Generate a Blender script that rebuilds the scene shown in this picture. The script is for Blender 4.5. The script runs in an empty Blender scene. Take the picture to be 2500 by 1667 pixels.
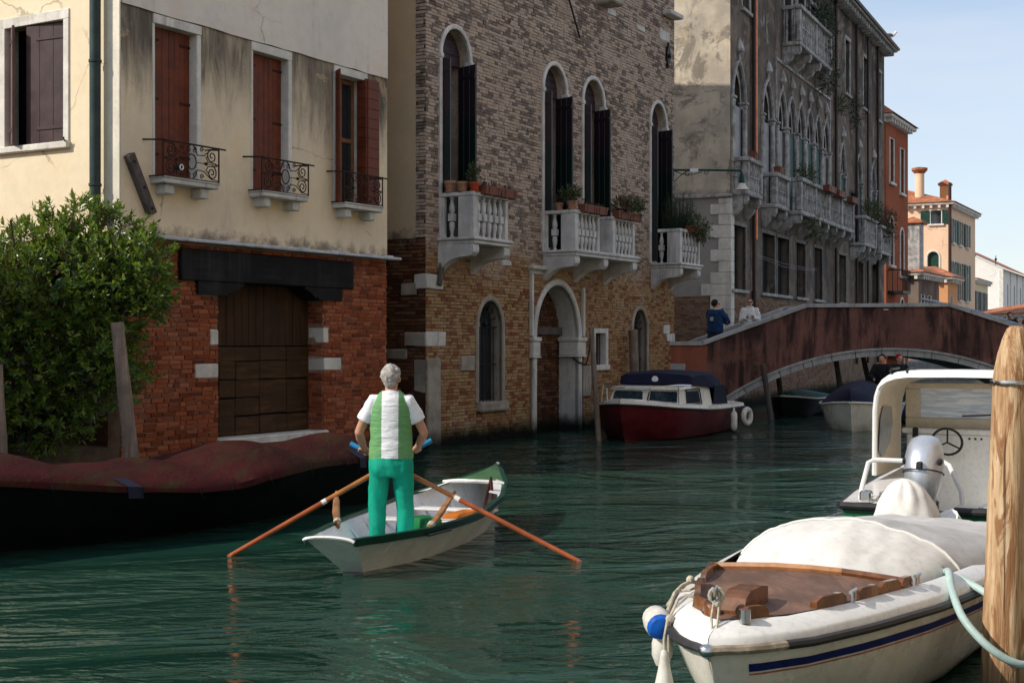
import bpy, bmesh, math, random
from mathutils import Vector, Matrix
R = math.radians
rnd = random.Random(7)
scene = bpy.context.scene
COL = scene.collection

# ------------------------------------------------------------------ camera, sky, sun, exposure
EYE = 1.9
cam_d = bpy.data.cameras.new('camera')
cam_d.sensor_width = 36.0
cam_d.sensor_fit = 'HORIZONTAL'
cam_d.lens = 3340.0 / 2500.0 * 36.0
cam_d.clip_start = 0.1
cam_d.clip_end = 3000.0
cam = bpy.data.objects.new('camera', cam_d)
cam.location = (0, 0, EYE)
cam.rotation_euler = (R(90), 0, 0)
COL.objects.link(cam)
scene.camera = cam

SUN_DIR = Vector((-1.22, -0.40, 0.92)).normalized()      # from the place towards the sun
sun_d = bpy.data.lights.new('sun', 'SUN')
sun_d.energy = 3.3
sun_d.angle = R(0.53)
sun_d.color = (1.0, 0.93, 0.82)
sun = bpy.data.objects.new('sun', sun_d)
sun.rotation_euler = (-SUN_DIR).to_track_quat('-Z', 'Y').to_euler()
sun.location = SUN_DIR * 200
COL.objects.link(sun)

world = bpy.data.worlds.new('World')
scene.world = world
world.use_nodes = True
wn = world.node_tree
wn.nodes.clear()
w_out = wn.nodes.new('ShaderNodeOutputWorld')
w_bg = wn.nodes.new('ShaderNodeBackground')
w_sky = wn.nodes.new('ShaderNodeTexSky')
w_sky.sky_type = 'NISHITA'
w_sky.sun_disc = False
w_sky.sun_elevation = math.asin(SUN_DIR.z)
w_sky.sun_rotation = math.atan2(SUN_DIR.x, SUN_DIR.y)
w_sky.altitude = 0
w_sky.air_density = 1.0
w_sky.dust_density = 0.4
w_sky.ozone_density = 1.6
# thin high cloud spread over the whole sky
w_tc = wn.nodes.new('ShaderNodeTexCoord')
w_map = wn.nodes.new('ShaderNodeMapping')
w_map.inputs['Scale'].default_value = (1.1, 1.1, 7.5)
w_map.inputs['Rotation'].default_value = (0.1, 0.25, 0.3)
w_no = wn.nodes.new('ShaderNodeTexNoise')
w_no.inputs['Scale'].default_value = 1.7
w_no.inputs['Detail'].default_value = 5
w_no.inputs['Roughness'].default_value = 0.55
w_rp = wn.nodes.new('ShaderNodeMapRange')
w_rp.inputs['From Min'].default_value = 0.36
w_rp.inputs['From Max'].default_value = 0.70
w_rp.inputs['To Min'].default_value = 0.34
w_rp.inputs['To Max'].default_value = 0.85
w_mix = wn.nodes.new('ShaderNodeMix')
w_mix.data_type = 'RGBA'
w_mix.inputs[7].default_value = (4.9, 5.2, 5.8, 1)
wn.links.new(w_tc.outputs['Generated'], w_map.inputs['Vector'])
wn.links.new(w_map.outputs[0], w_no.inputs['Vector'])
wn.links.new(w_no.outputs[0], w_rp.inputs['Value'])
wn.links.new(w_rp.outputs[0], w_mix.inputs[0])
wn.links.new(w_sky.outputs[0], w_mix.inputs[6])
wn.links.new(w_mix.outputs[2], w_bg.inputs['Color'])
w_bg.inputs['Strength'].default_value = 0.118
wn.links.new(w_bg.outputs[0], w_out.inputs['Surface'])

scene.view_settings.view_transform = 'Standard'
scene.view_settings.look = 'None'
scene.view_settings.exposure = 0.45
scene.view_settings.gamma = 1.0
scene.view_settings.use_curve_mapping = False
scene.render.engine = 'CYCLES'
scene.cycles.max_bounces = 8
scene.cycles.diffuse_bounces = 3
scene.cycles.glossy_bounces = 4
scene.cycles.transmission_bounces = 6
scene.cycles.caustics_reflective = False
scene.cycles.caustics_refractive = False
scene.cycles.sample_clamp_indirect = 6.0
scene.cycles.use_denoising = True

# ------------------------------------------------------------------ node helpers
def nd(nt, typ, ins=None, **props):
    n = nt.nodes.new('ShaderNode' + typ)
    for k, v in props.items():
        setattr(n, k, v)
    for k, v in (ins or {}).items():
        s = n.inputs[k]
        if isinstance(v, bpy.types.NodeSocket):
            nt.links.new(v, s)
        else:
            if hasattr(s.default_value, '__len__') and hasattr(v, '__len__') and len(s.default_value) == 4 and len(v) == 3:
                v = (*v, 1)
            s.default_value = v
    return n

def mixc(nt, f, a, b, blend='MIX'):
    return nd(nt, 'Mix', {0: f, 6: a, 7: b}, data_type='RGBA', blend_type=blend, clamp_factor=True).outputs[2]

def mth(nt, op, a, b=0.0, clamp=False):
    return nd(nt, 'Math', {0: a, 1: b}, operation=op, use_clamp=clamp).outputs[0]

def noise(nt, vec, scale, detail=4, rough=0.55, dist=0.0):
    return nd(nt, 'TexNoise', {'Vector': vec, 'Scale': scale, 'Detail': detail, 'Roughness': rough, 'Distortion': dist}).outputs[0]

def rng(nt, v, a, b, c=0.0, d=1.0):
    return nd(nt, 'MapRange', {'Value': v, 'From Min': a, 'From Max': b, 'To Min': c, 'To Max': d}, interpolation_type='SMOOTHSTEP').outputs[0]

def ramp(nt, f, stops, interp='LINEAR'):
    n = nd(nt, 'ValToRGB', {'Fac': f})
    cr = n.color_ramp
    cr.interpolation = interp
    while len(cr.elements) < len(stops):
        cr.elements.new(0.5)
    for e, (p, c) in zip(cr.elements, stops):
        e.position = p
        e.color = (*c, 1)
    return n.outputs[0]

def wpos(nt):
    return nd(nt, 'NewGeometry').outputs['Position']

def vmul(nt, v, s):
    return nd(nt, 'VectorMath', {0: v, 1: s}, operation='MULTIPLY').outputs[0]

def zof(nt, v):
    return nd(nt, 'SeparateXYZ', {0: v}).outputs[2]

def newmat(name):
    m = bpy.data.materials.new(name)
    m.use_nodes = True
    nt = m.node_tree
    b = nt.nodes['Principled BSDF']
    return m, nt, b

def bump(nt, b, h, strength=0.3, dist=0.02):
    n = nd(nt, 'Bump', {'Height': h, 'Strength': strength, 'Distance': dist})
    nt.links.new(n.outputs[0], b.inputs['Normal'])

def setin(nt, b, **kw):
    for k, v in kw.items():
        s = b.inputs[k.replace('_', ' ')]
        if isinstance(v, bpy.types.NodeSocket):
            nt.links.new(v, s)
        else:
            s.default_value = (*v, 1) if hasattr(v, '__len__') and len(v) == 3 else v

def objpos(nt):
    return nd(nt, 'TexCoord').outputs['Object']

def pmat(name, col, rough=0.6, metal=0.0, spec=0.2, var=0.25, vs=6.0, streak=0.0, scol=(0.05, 0.045, 0.04), ss=3.0, bmp=0.0, bs=40.0,
         local=False, coat=0.0, trans=0.0, grain=None):
    """plain painted / stone / wood surface: patchy tone, fine speckle, run-down streaks, fine relief"""
    m, nt, b = newmat(name)
    p = objpos(nt) if local else wpos(nt)
    n1 = noise(nt, p, vs, 5, 0.6)
    dark = tuple(c * (1 - var) for c in col)
    lite = tuple(min(1, c * (1 + var * 0.6)) for c in col)
    c = mixc(nt, rng(nt, n1, 0.3, 0.7), dark, lite)
    if grain:
        g = noise(nt, vmul(nt, p, grain), 1.0, 4, 0.6, 0.4)
        c = mixc(nt, rng(nt, g, 0.35, 0.7), c, tuple(x * 0.55 for x in col))
    n2 = noise(nt, p, vs * 9, 3, 0.6)
    c = mixc(nt, rng(nt, n2, 0.45, 0.75, 0, 0.35), c, tuple(x * 0.6 for x in col))
    if streak:
        s = noise(nt, vmul(nt, p, (ss, ss, ss * 0.09)), 1.6, 5, 0.65)
        s2 = noise(nt, p, 0.6, 3, 0.5)
        f = mth(nt, 'MULTIPLY', rng(nt, s, 0.46, 0.72), rng(nt, s2, 0.35, 0.65))
        c = mixc(nt, mth(nt, 'MULTIPLY', f, streak, True), c, scol)
    setin(nt, b, Base_Color=c, Metallic=metal, Specular_IOR_Level=spec, Coat_Weight=coat)
    setin(nt, b, Roughness=rng(nt, n1, 0.25, 0.75, max(0.02, rough * 0.85), min(1, rough * 1.12)))
    if trans:
        setin(nt, b, Transmission_Weight=trans)
    if bmp:
        bump(nt, b, noise(nt, p, bs, 5, 0.65), bmp, 0.02)
    return m

# ------------------------------------------------------------------ mesh builder
class MB:
    def __init__(s):
        s.v = []
        s.f = []

    def add(s, vs, fs):
        o = len(s.v)
        s.v += [tuple(p) for p in vs]
        s.f += [tuple(i + o for i in f) for f in fs]
        return s

    def box(s, x0, x1, y0, y1, z0, z1, M=None, j=0.0):
        vs = [(x0, y0, z0), (x1, y0, z0), (x1, y1, z0), (x0, y1, z0), (x0, y0, z1), (x1, y0, z1), (x1, y1, z1), (x0, y1, z1)]
        if j:
            vs = [tuple(c + rnd.uniform(-j, j) for c in p) for p in vs]
        if M is not None:
            vs = [M @ Vector(p) for p in vs]
        return s.add(vs, [(0, 3, 2, 1), (4, 5, 6, 7), (0, 1, 5, 4), (1, 2, 6, 5), (2, 3, 7, 6), (3, 0, 4, 7)])

    def cbox(s, x0, x1, y0, y1, z0, z1, c=0.01, M=None, j=0.0):
        """box whose vertical and horizontal edges are chamfered by c"""
        o = len(s.v)
        vs = []
        for z, k in ((z0, 1), (z0 + c, 0), (z1 - c, 0), (z1, 1)):
            a = c if k else 0
            for (x, y, dx, dy) in ((x0 + a, y0 + a, 1, 0), (x1 - a, y0 + a, 0, 1), (x1 - a, y1 - a, -1, 0), (x0 + a, y1 - a, 0, -1)):
                # two points for each corner
                if (dx, dy) == (1, 0): pts = [(x, y + c), (x + c, y)]
                elif (dx, dy) == (0, 1): pts = [(x - c, y), (x, y + c)]
                elif (dx, dy) == (-1, 0): pts = [(x, y - c), (x - c, y)]
                else: pts = [(x + c, y), (x, y - c)]
                for q in pts:
                    vs.append((q[0], q[1], z))
        if j:
            vs = [tuple(t + rnd.uniform(-j, j) for t in p) for p in vs]
        if M is not None:
            vs = [tuple(M @ Vector(p)) for p in vs]
        s.v += vs
        for r in range(3):
            for i in range(8):
                a = o + r * 8 + i
                b2 = o + r * 8 + (i + 1) % 8
                s.f.append((a, b2, b2 + 8, a + 8))
        s.f.append(tuple(o + i for i in reversed(range(8))))
        s.f.append(tuple(o + 24 + i for i in range(8)))
        return s

    def rings(s, rings, closed=True, cap0=True, cap1=True, wrap=False):
        o = len(s.v)
        n = len(rings[0])
        for r in rings:
            s.v += [tuple(p) for p in r]
        m = len(rings)
        for i in range(m if wrap else m - 1):
            for k in range(n if closed else n - 1):
                a = o + i * n + k
                b = o + i * n + (k + 1) % n
                i2 = (i + 1) % m
                c = o + i2 * n + (k + 1) % n
                d = o + i2 * n + k
                s.f.append((a, b, c, d))
        if not wrap:
            if cap0: s.f.append(tuple(o + k for k in reversed(range(n))))
            if cap1: s.f.append(tuple(o + (m - 1) * n + k for k in range(n)))
        return s

    def tube(s, pts, r, n=8, cap=True, flat=None):
        pts = [Vector(p) for p in pts]
        m = len(pts)
        rr = r if hasattr(r, '__len__') else [r] * m
        up = None
        rings = []
        for i, p in enumerate(pts):
            t = (pts[min(i + 1, m - 1)] - pts[max(i - 1, 0)])
            t = t.normalized() if t.length > 1e-9 else Vector((0, 0, 1))
            if up is None:
                a = Vector((0, 0, 1)) if abs(t.z) < 0.9 else Vector((1, 0, 0))
                up = t.cross(a).normalized()
            up = (up - t * up.dot(t)).normalized()
            bi = t.cross(up)
            q = rr[i]
            qa, qb = q if hasattr(q, '__len__') else (q, q)
            rings.append([p + up * math.cos(2 * math.pi * k / n) * qa + bi * math.sin(2 * math.pi * k / n) * qb for k in range(n)])
        return s.rings(rings, True, cap, cap)

    def lathe(s, prof, n=12, c=(0, 0, 0), M=None):
        rings = []
        for r, z in prof:
            ring = [Vector((c[0] + r * math.cos(2 * math.pi * k / n), c[1] + r * math.sin(2 * math.pi * k / n), c[2] + z)) for k in range(n)]
            if M is not None:
                ring = [M @ p for p in ring]
            rings.append(ring)
        return s.rings(rings)

    def prism(s, poly, y0, y1, f=None):
        """poly: (x, z) points, extruded along y; f maps a point"""
        f = f or (lambda p: p)
        n = len(poly)
        vs = [f((x, y0, z)) for x, z in poly] + [f((x, y1, z)) for x, z in poly]
        fs = [tuple(range(n)), tuple(reversed(range(n, 2 * n)))]
        fs += [(i, i + n, (i + 1) % n + n, (i + 1) % n) for i in range(n)]
        return s.add(vs, fs)

    def sphere(s, c, r, n=10, m=7, M=None):
        rx, ry, rz = r if hasattr(r, '__len__') else (r, r, r)
        rings = []
        for i in range(m + 1):
            a = -math.pi / 2 + math.pi * i / m
            q = max(math.cos(a), 0.02)
            ring = [Vector((c[0] + rx * q * math.cos(2 * math.pi * k / n), c[1] + ry * q * math.sin(2 * math.pi * k / n), c[2] + rz * math.sin(a))) for k in range(n)]
            if M is not None:
                ring = [M @ p for p in ring]
            rings.append(ring)
        return s.rings(rings)

    def torus(s, c, Rr, r, n=24, m=8, M=None):
        rings = []
        for i in range(n):
            a = 2 * math.pi * i / n
            ring = []
            for k in range(m):
                b = 2 * math.pi * k / m
                p = Vector(((Rr + r * math.cos(b)) * math.cos(a), (Rr + r * math.cos(b)) * math.sin(a), r * math.sin(b)))
                if M is not None:
                    p = M @ p
                ring.append(Vector(c) + p)
            rings.append(ring)
        return s.rings(rings, True, wrap=True)

    def band(s, line, w, y0, y1, tap=0.0):
        """solid moulding along an open (x, z) line, width w outwards (to the left of travel), from y0 (front) to y1"""
        L = [Vector((a, b)) for a, b in line]
        out = []
        for i, p in enumerate(L):
            t = (L[min(i + 1, len(L) - 1)] - L[max(i - 1, 0)]).normalized()
            nrm = Vector((-t.y, t.x))
            out.append(p + nrm * w)
        rings = []
        for p, q in zip(L, out):
            rings.append([(p.x, y1, p.y), (p.x, y0 + tap, p.y), ((p.x * .75 + q.x * .25), y0, (p.y * .75 + q.y * .25)), ((p.x * .3 + q.x * .7), y0, (p.y * .3 + q.y * .7)), (q.x, y0 + tap, q.y), (q.x, y1, q.y)])
        return s.rings(rings)

    def build(s, name, mat, parent=None, smooth=False, ang=40):
        me = bpy.data.meshes.new(name)
        me.from_pydata(s.v, [], s.f)
        me.validate()
        if mat is not None:
            me.materials.append(mat)
        if smooth:
            me.shade_smooth()
            me.set_sharp_from_angle(angle=R(ang))
        o = bpy.data.objects.new(name, me)
        COL.objects.link(o)
        if parent is not None:
            o.parent = parent
        return o

def fixnormals(o):
    bm = bmesh.new()
    bm.from_mesh(o.data)
    bmesh.ops.recalc_face_normals(bm, faces=bm.faces)
    bm.to_mesh(o.data)
    bm.free()
    return o

def inst(src, name, parent=None, loc=(0, 0, 0), rot=(0, 0, 0), sc=(1, 1, 1)):
    o = bpy.data.objects.new(name, src.data if hasattr(src, 'data') else src)
    COL.objects.link(o)
    o.parent = parent
    o.location = loc
    o.rotation_euler = rot
    o.scale = sc
    return o

def tag(o, label, cat, group=None):
    o['label'] = label
    o['category'] = cat
    if group:
        o['group'] = group
    return o

def thing(name, label, cat, loc=(0, 0, 0), rz=0.0, group=None):
    o = bpy.data.objects.new(name, None)
    o.empty_display_size = 0.2
    COL.objects.link(o)
    o.location = loc
    o.rotation_euler = (0, 0, rz)
    return tag(o, label, cat, group)

def struct(o, kind='structure'):
    o['kind'] = kind
    return o

def place(fr, u, v, z):
    """point given in a wall's frame (along, inland, up) -> world"""
    ox, oy, a = fr
    return (ox + u * math.cos(a) - v * math.sin(a), oy + u * math.sin(a) + v * math.cos(a), z)

def parent_keep(o, root):
    o.parent = root
    o.matrix_parent_inverse = root.matrix_basis.inverted()
    return o

# walls with openings: each hole is (x0, x1, bottom(x), top(x))
def rect_hole(x0, x1, z0, z1):
    return dict(x0=x0, x1=x1, b=lambda x: z0, t=lambda x: z1, n=1, z0=z0, zs=z1)

def arch_hole(x0, x1, z0, zs, h=None, pointed=False, n=12):
    xc, r = (x0 + x1) / 2, (x1 - x0) / 2
    hh = h or r
    if pointed:
        def t(x):
            d = min(r, abs(x - xc))
            return zs + hh / (r * 1.7320508) * math.sqrt(max(0, (2 * r) ** 2 - (d + r) ** 2))
    else:
        def t(x):
            return zs + hh * math.sqrt(max(0.0, 1 - ((x - xc) / r) ** 2))
    return dict(x0=x0, x1=x1, b=lambda x: z0, t=t, n=n, z0=z0, zs=zs)

def hole_xs(h):
    if h['n'] == 1:
        return [h['x0'], h['x1']]
    xc, r = (h['x0'] + h['x1']) / 2, (h['x1'] - h['x0']) / 2
    return [xc - r * math.cos(math.pi * i / h['n']) for i in range(h['n'] + 1)]

def outline(h, g=0.0):
    """open line: left foot, up and over, right foot"""
    L = [(h['x0'], h['z0'])]
    xs = hole_xs(h)
    L += [(x, h['t'](x)) for x in xs]
    L += [(h['x1'], h['z0'])]
    out = []
    for p in L:
        if not out or (abs(p[0] - out[-1][0]) + abs(p[1] - out[-1][1])) > 1e-4:
            out.append(p)
    return out

def wall_sheet(mb, x0, x1, z0, z1, holes, y, flip=False):
    xs = {round(x0, 4), round(x1, 4)}
    for h in holes:
        for x in hole_xs(h):
            if x0 < x < x1:
                xs.add(round(x, 4))
    n = max(1, int((x1 - x0) / 2))
    xs = sorted(xs)
    for a, b in zip(xs, xs[1:]):
        if b - a < 1e-4:
            continue
        mid = (a + b) / 2
        act = sorted([h for h in holes if h['x0'] - 1e-4 <= mid <= h['x1'] + 1e-4], key=lambda h: h['z0'])
        lo_a = lo_b = z0
        segs = []
        for h in act:
            ba, bb = max(z0, h['b'](a)), max(z0, h['b'](b))
            if ba > lo_a + 1e-5:
                segs.append((lo_a, lo_b, ba, bb))
            lo_a, lo_b = min(z1, h['t'](a)), min(z1, h['t'](b))
        segs.append((lo_a, lo_b, z1, z1))
        for (la, lb, ha, hb) in segs:
            if ha - la < 1e-5 and hb - lb < 1e-5:
                continue
            q = [(a, y, la), (b, y, lb), (b, y, hb), (a, y, ha)]
            mb.add(q, [(0, 1, 2, 3)])
    return mb

def reveal(mb, h, y0, y1):
    L = outline(h)
    for p, q in zip(L, L[1:]):
        mb.add([(p[0], y0, p[1]), (q[0], y0, q[1]), (q[0], y1, q[1]), (p[0], y1, p[1])], [(0, 1, 2, 3)])
    p, q = L[-1], L[0]
    mb.add([(p[0], y0, p[1]), (q[0], y0, q[1]), (q[0], y1, q[1]), (p[0], y1, p[1])], [(0, 1, 2, 3)])
    return mb

# bricks
_units = []
def unit_bricks():
    if not _units:
        for k in range(6):
            mb = MB()
            c = 0.06
            j = lambda a=0.035: rnd.uniform(-a, a)
            f = [(c * .5 + j(.02), -1 + j(.1), c + j()), (1 - c * .5 + j(.02), -1 + j(.1), c + j()), (1 - c * .5 + j(.02), -1 + j(.1), 1 - c + j()), (c * .5 + j(.02), -1 + j(.1), 1 - c + j())]
            g = [(0, -.7, 0), (1, -.7, 0), (1, -.7, 1), (0, -.7, 1)]
            h = [(0, 0, 0), (1, 0, 0), (1, 0, 1), (0, 0, 1)]
            fs = [(0, 1, 2, 3)]
            for o in (0, 4):
                for i in range(4):
                    fs.append((o + i, o + 4 + i, o + 4 + (i + 1) % 4, o + (i + 1) % 4))
            mb.add(f + g + h, fs)
            me = bpy.data.meshes.new('brick')
            me.from_pydata(mb.v, [], mb.f)
            _units.append(me)
    return _units

def brick_field(x0, x1, z0, z1, course, blen, holes, joint=0.011, margin=0.0, extra=None):
    out = []
    z = z0
    row = 0
    while z < z1 - course * 0.5:
        zt = min(z + course - joint, z1)
        zm = (z + zt) / 2
        cuts = []
        for h in holes:
            if h['z0'] - margin <= zm:
                xs = hole_xs(h)
                ins = [x for x in [h['x0'] + (h['x1'] - h['x0']) * i / 40 for i in range(41)] if h['t'](x) >= zm]
                if ins:
                    cuts.append((min(ins) - margin, max(ins) + margin))
        for e in (extra or []):
            if e[2] <= zm <= e[3]:
                cuts.append((e[0], e[1]))
        free = [(x0, x1)]
        for a, b in cuts:
            nf = []
            for p, q in free:
                if b <= p or a >= q:
                    nf.append((p, q))
                else:
                    if a > p: nf.append((p, a))
                    if b < q: nf.append((b, q))
            free = nf
        x = x0 - (blen / 2 if row % 2 else 0) - rnd.uniform(0, .05)
        k = 0
        while x < x1:
            L = blen * (rnd.choice((1, 1, .5, 1)) + rnd.uniform(-.06, .06))
            xa, xb = x, x + L - joint
            for p, q in free:
                a, b = max(xa, p), min(xb, q)
                if b - a > 0.035:
                    out.append((a, b, z + rnd.uniform(-.003, .003), zt + rnd.uniform(-.003, .003)))
            x += L
        z += course * (1 + rnd.uniform(-.03, .03))
        row += 1
    return out

def add_bricks(root, part, bricks, mat, single, score, proud=(0.004, 0.014), y=0.012):
    """the `single` bricks with the highest score become objects under `part`, the rest one mesh under root"""
    order = sorted(bricks, key=score, reverse=True)
    U = unit_bricks()
    for m_ in U:
        pass
    key = mat.name
    meshes = []
    for u in U:
        me = u.copy()
        me.materials.append(mat)
        meshes.append(me)
    for (a, b, z, zt) in order[:single]:
        o = bpy.data.objects.new('brick', rnd.choice(meshes))
        COL.objects.link(o)
        o.parent = part
        o.location = (a, y, z)
        o.scale = (b - a, y + rnd.uniform(*proud), zt - z)
    mb = MB()
    tri = []
    for (a, b, z, zt) in order[single:]:
        u = rnd.choice(U)
        d = y + rnd.uniform(*proud)
        w, h = b - a, zt - z
        vs = [(a + p.co.x * w, y + p.co.y * d, z + p.co.z * h) for p in u.vertices]
        mb.add(vs, [tuple(p.vertices) for p in u.polygons])
    if mb.v:
        o = mb.build('bricks', mat, root)
        o['kind'] = 'stuff'

# ------------------------------------------------------------------ materials
def brand(nt):
    g = nd(nt, 'NewGeometry').outputs['Random Per Island']
    o = nd(nt, 'ObjectInfo').outputs['Random']
    return mth(nt, 'FRACT', mth(nt, 'ADD', g, mth(nt, 'MULTIPLY', o, 7.13)))

def algae(nt, p, c, top=0.32, col=(0.02, 0.026, 0.012), dark=(0.008, 0.009, 0.008)):
    z = zof(nt, p)
    n = noise(nt, p, 3.5, 4, 0.6)
    zz = mth(nt, 'ADD', z, mth(nt, 'MULTIPLY', n, 0.30))
    c = mixc(nt, rng(nt, zz, top + .26, top + .02, 0, 0.85), c, col)
    return mixc(nt, rng(nt, zz, top + .08, top - .06, 0, 0.95), c, dark)

def brickmat(name, stops, upper=None, zsplit=(3.2, 3.6), soot=0.0, efflo=0.0, sootcol=(0.04, 0.035, 0.035), patch=None, water=True, pale=(0.42, 0.33, 0.27)):
    m, nt, b = newmat(name)
    p = wpos(nt)
    r = brand(nt)
    c = ramp(nt, r, stops)
    if upper:
        c2 = ramp(nt, r, upper)
        zz = mth(nt, 'ADD', zof(nt, p), mth(nt, 'MULTIPLY', mth(nt, 'SUBTRACT', noise(nt, p, 0.7, 4, .6), .5), 2.2))
        f = rng(nt, zz, *zsplit)
        c = mixc(nt, f, c, c2)
    n = noise(nt, p, 30, 4, 0.65)
    c = mixc(nt, rng(nt, n, 0.3, 0.75, 0, 0.5), c, mixc(nt, 0.55, c, (0.05, 0.03, 0.02)))
    if patch:
        c = mixc(nt, rng(nt, noise(nt, p, 0.8, 4, .6), 0.5, 0.66, 0, patch[1]), c, patch[0])
    if soot:
        wash = mth(nt, 'MULTIPLY', rng(nt, noise(nt, p, 7, 6, .75), .36, .60), rng(nt, noise(nt, p, 1.3, 4, .6), .30, .62, .25, .95))
        c = mixc(nt, mth(nt, 'MULTIPLY', wash, f) if upper else wash, c, (.47, .375, .305))
        s = noise(nt, vmul(nt, p, (1.0, 1.0, 1.3)), 0.9, 6, 0.68)
        s2 = mth(nt, 'ADD', s, mth(nt, 'MULTIPLY', mth(nt, 'SUBTRACT', r, 0.5), 0.40))
        fs = mth(nt, 'MULTIPLY', rng(nt, s2, 0.50, 0.64, 0, soot), rng(nt, noise(nt, p, 16, 5, .75), .28, .55, .35, 1))
        if upper:
            fs = mth(nt, 'MULTIPLY', fs, f)
        c = mixc(nt, fs, c, sootcol)
    if efflo:
        e = noise(nt, p, 0.9, 5, 0.6, 0.3)
        e2 = noise(nt, p, 14, 4, 0.7)
        c = mixc(nt, mth(nt, 'MULTIPLY', rng(nt, e, 0.50, 0.72), rng(nt, e2, 0.40, 0.62, 0, efflo)), c, pale)
    if water:
        c = algae(nt, p, c)
    setin(nt, b, Base_Color=c, Roughness=0.9, Specular_IOR_Level=0.1)
    bump(nt, b, noise(nt, p, 55, 4, 0.7), 0.5, 0.008)
    return m

def mortarmat(name, col, col2, water=True, upper=None, zs=(2.8, 3.6)):
    m, nt, b = newmat(name)
    p = wpos(nt)
    c = mixc(nt, rng(nt, noise(nt, p, 2.2, 5, .65), .35, .65), col, col2)
    if upper:
        zz = mth(nt, 'ADD', zof(nt, p), mth(nt, 'MULTIPLY', mth(nt, 'SUBTRACT', noise(nt, p, 0.7, 4, .6), .5), 2.2))
        c = mixc(nt, rng(nt, zz, *zs), c, mixc(nt, rng(nt, noise(nt, p, 1.5, 5, .65), .35, .65), upper, tuple(x * .6 for x in upper)))
    c = mixc(nt, rng(nt, noise(nt, p, 40, 3, .6), .4, .7, 0, .5), c, tuple(x * .6 for x in col))
    if water:
        c = algae(nt, p, c)
    setin(nt, b, Base_Color=c, Roughness=0.95, Specular_IOR_Level=0.08)
    bump(nt, b, noise(nt, p, 60, 4, .7), .6, .01)
    return m

def stuccomat(name, col, col2, stain=0.0, zl=6.3, fall=1.9, low=0.0, zlow=3.3, streak=0.25, sc=(0.055, 0.05, 0.045), patch=None):
    m, nt, b = newmat(name)
    p = wpos(nt)
    c = mixc(nt, rng(nt, noise(nt, p, 0.9, 5, .6), .35, .65), col, col2)
    c = mixc(nt, rng(nt, noise(nt, p, 6, 5, .65), .42, .7, 0, .22), c, tuple(x * .72 for x in col))
    z = zof(nt, p)
    st = noise(nt, vmul(nt, p, (2.6, 2.6, .42)), 1.5, 9, .72, .6)
    st2 = noise(nt, vmul(nt, p, (1.0, 1.0, .55)), 1.3, 6, .65)
    if streak:
        c = mixc(nt, mth(nt, 'MULTIPLY', rng(nt, st, .5, .75), rng(nt, st2, .45, .65, 0, streak)), c, tuple(x * .28 for x in col))
    if stain:
        h = rng(nt, z, zl - fall, zl, 0, 1)
        a = mth(nt, 'ADD', mth(nt, 'MULTIPLY', h, .62), mth(nt, 'MULTIPLY', st, .85))
        a = mth(nt, 'ADD', a, mth(nt, 'MULTIPLY', st2, .35))
        c = mixc(nt, rng(nt, a, .82, 1.36, 0, stain), c, sc)
    if low:
        h = rng(nt, z, zlow + .5, zlow, 0, 1)
        a = mth(nt, 'ADD', mth(nt, 'MULTIPLY', h, .6), noise(nt, p, 3.5, 5, .7))
        c = mixc(nt, rng(nt, a, .88, 1.2, 0, low), c, sc)
    wv = nd(nt, 'VectorMath', {0: p, 1: vmul(nt, nd(nt, 'TexNoise', {'Vector': p, 'Scale': 1.6, 'Detail': 5}).outputs['Color'], (.7, .7, .7))}, operation='ADD').outputs[0]
    cr = nd(nt, 'TexVoronoi', {'Vector': wv, 'Scale': .55}, feature='DISTANCE_TO_EDGE').outputs[0]
    c = mixc(nt, mth(nt, 'MULTIPLY', rng(nt, cr, .010, .002), rng(nt, noise(nt, p, .8, 3, .5), .48, .62, 0, .55)), c, tuple(x * .30 for x in col))
    pt = noise(nt, p, 1.1, 6, .7, .9)
    if patch:
        c = mixc(nt, rng(nt, noise(nt, p, .7, 7, .72, .6), .53, .60, 0, patch[1]), c, patch[0])
        c = mixc(nt, rng(nt, noise(nt, vmul(nt, p, (1, 1, .4)), 2.2, 6, .7, .4), .58, .66, 0, patch[1]), c, (.40, .36, .32))
    c = mixc(nt, rng(nt, pt, .585, .60, 0, .30), c, tuple(min(1, x * k) for x, k in zip(col, (.98, .86, .70))))
    setin(nt, b, Base_Color=c, Roughness=.93, Specular_IOR_Level=.08)
    bump(nt, b, mth(nt, 'ADD', noise(nt, p, 3, 4, .6), mth(nt, 'MULTIPLY', noise(nt, p, 70, 3, .6), .25)), .35, .02)
    return m

def waterstone(name, col, streak=.7, var=.25):
    m, nt, b = newmat(name)
    p = wpos(nt)
    c = mixc(nt, rng(nt, noise(nt, p, 2.5, 5, .65), .3, .7), tuple(x * (1 - var) for x in col), col)
    s = noise(nt, vmul(nt, p, (5, 5, .7)), 1.4, 5, .7)
    c = mixc(nt, rng(nt, s, .52, .78, 0, streak), c, (.055, .05, .045))
    c = mixc(nt, rng(nt, noise(nt, p, 26, 4, .7), .48, .72, 0, .35), c, tuple(x * .45 for x in col))
    c = algae(nt, p, c, .30)
    setin(nt, b, Base_Color=c, Roughness=.8, Specular_IOR_Level=.2)
    bump(nt, b, noise(nt, p, 38, 5, .7), .4, .012)
    return m

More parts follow.
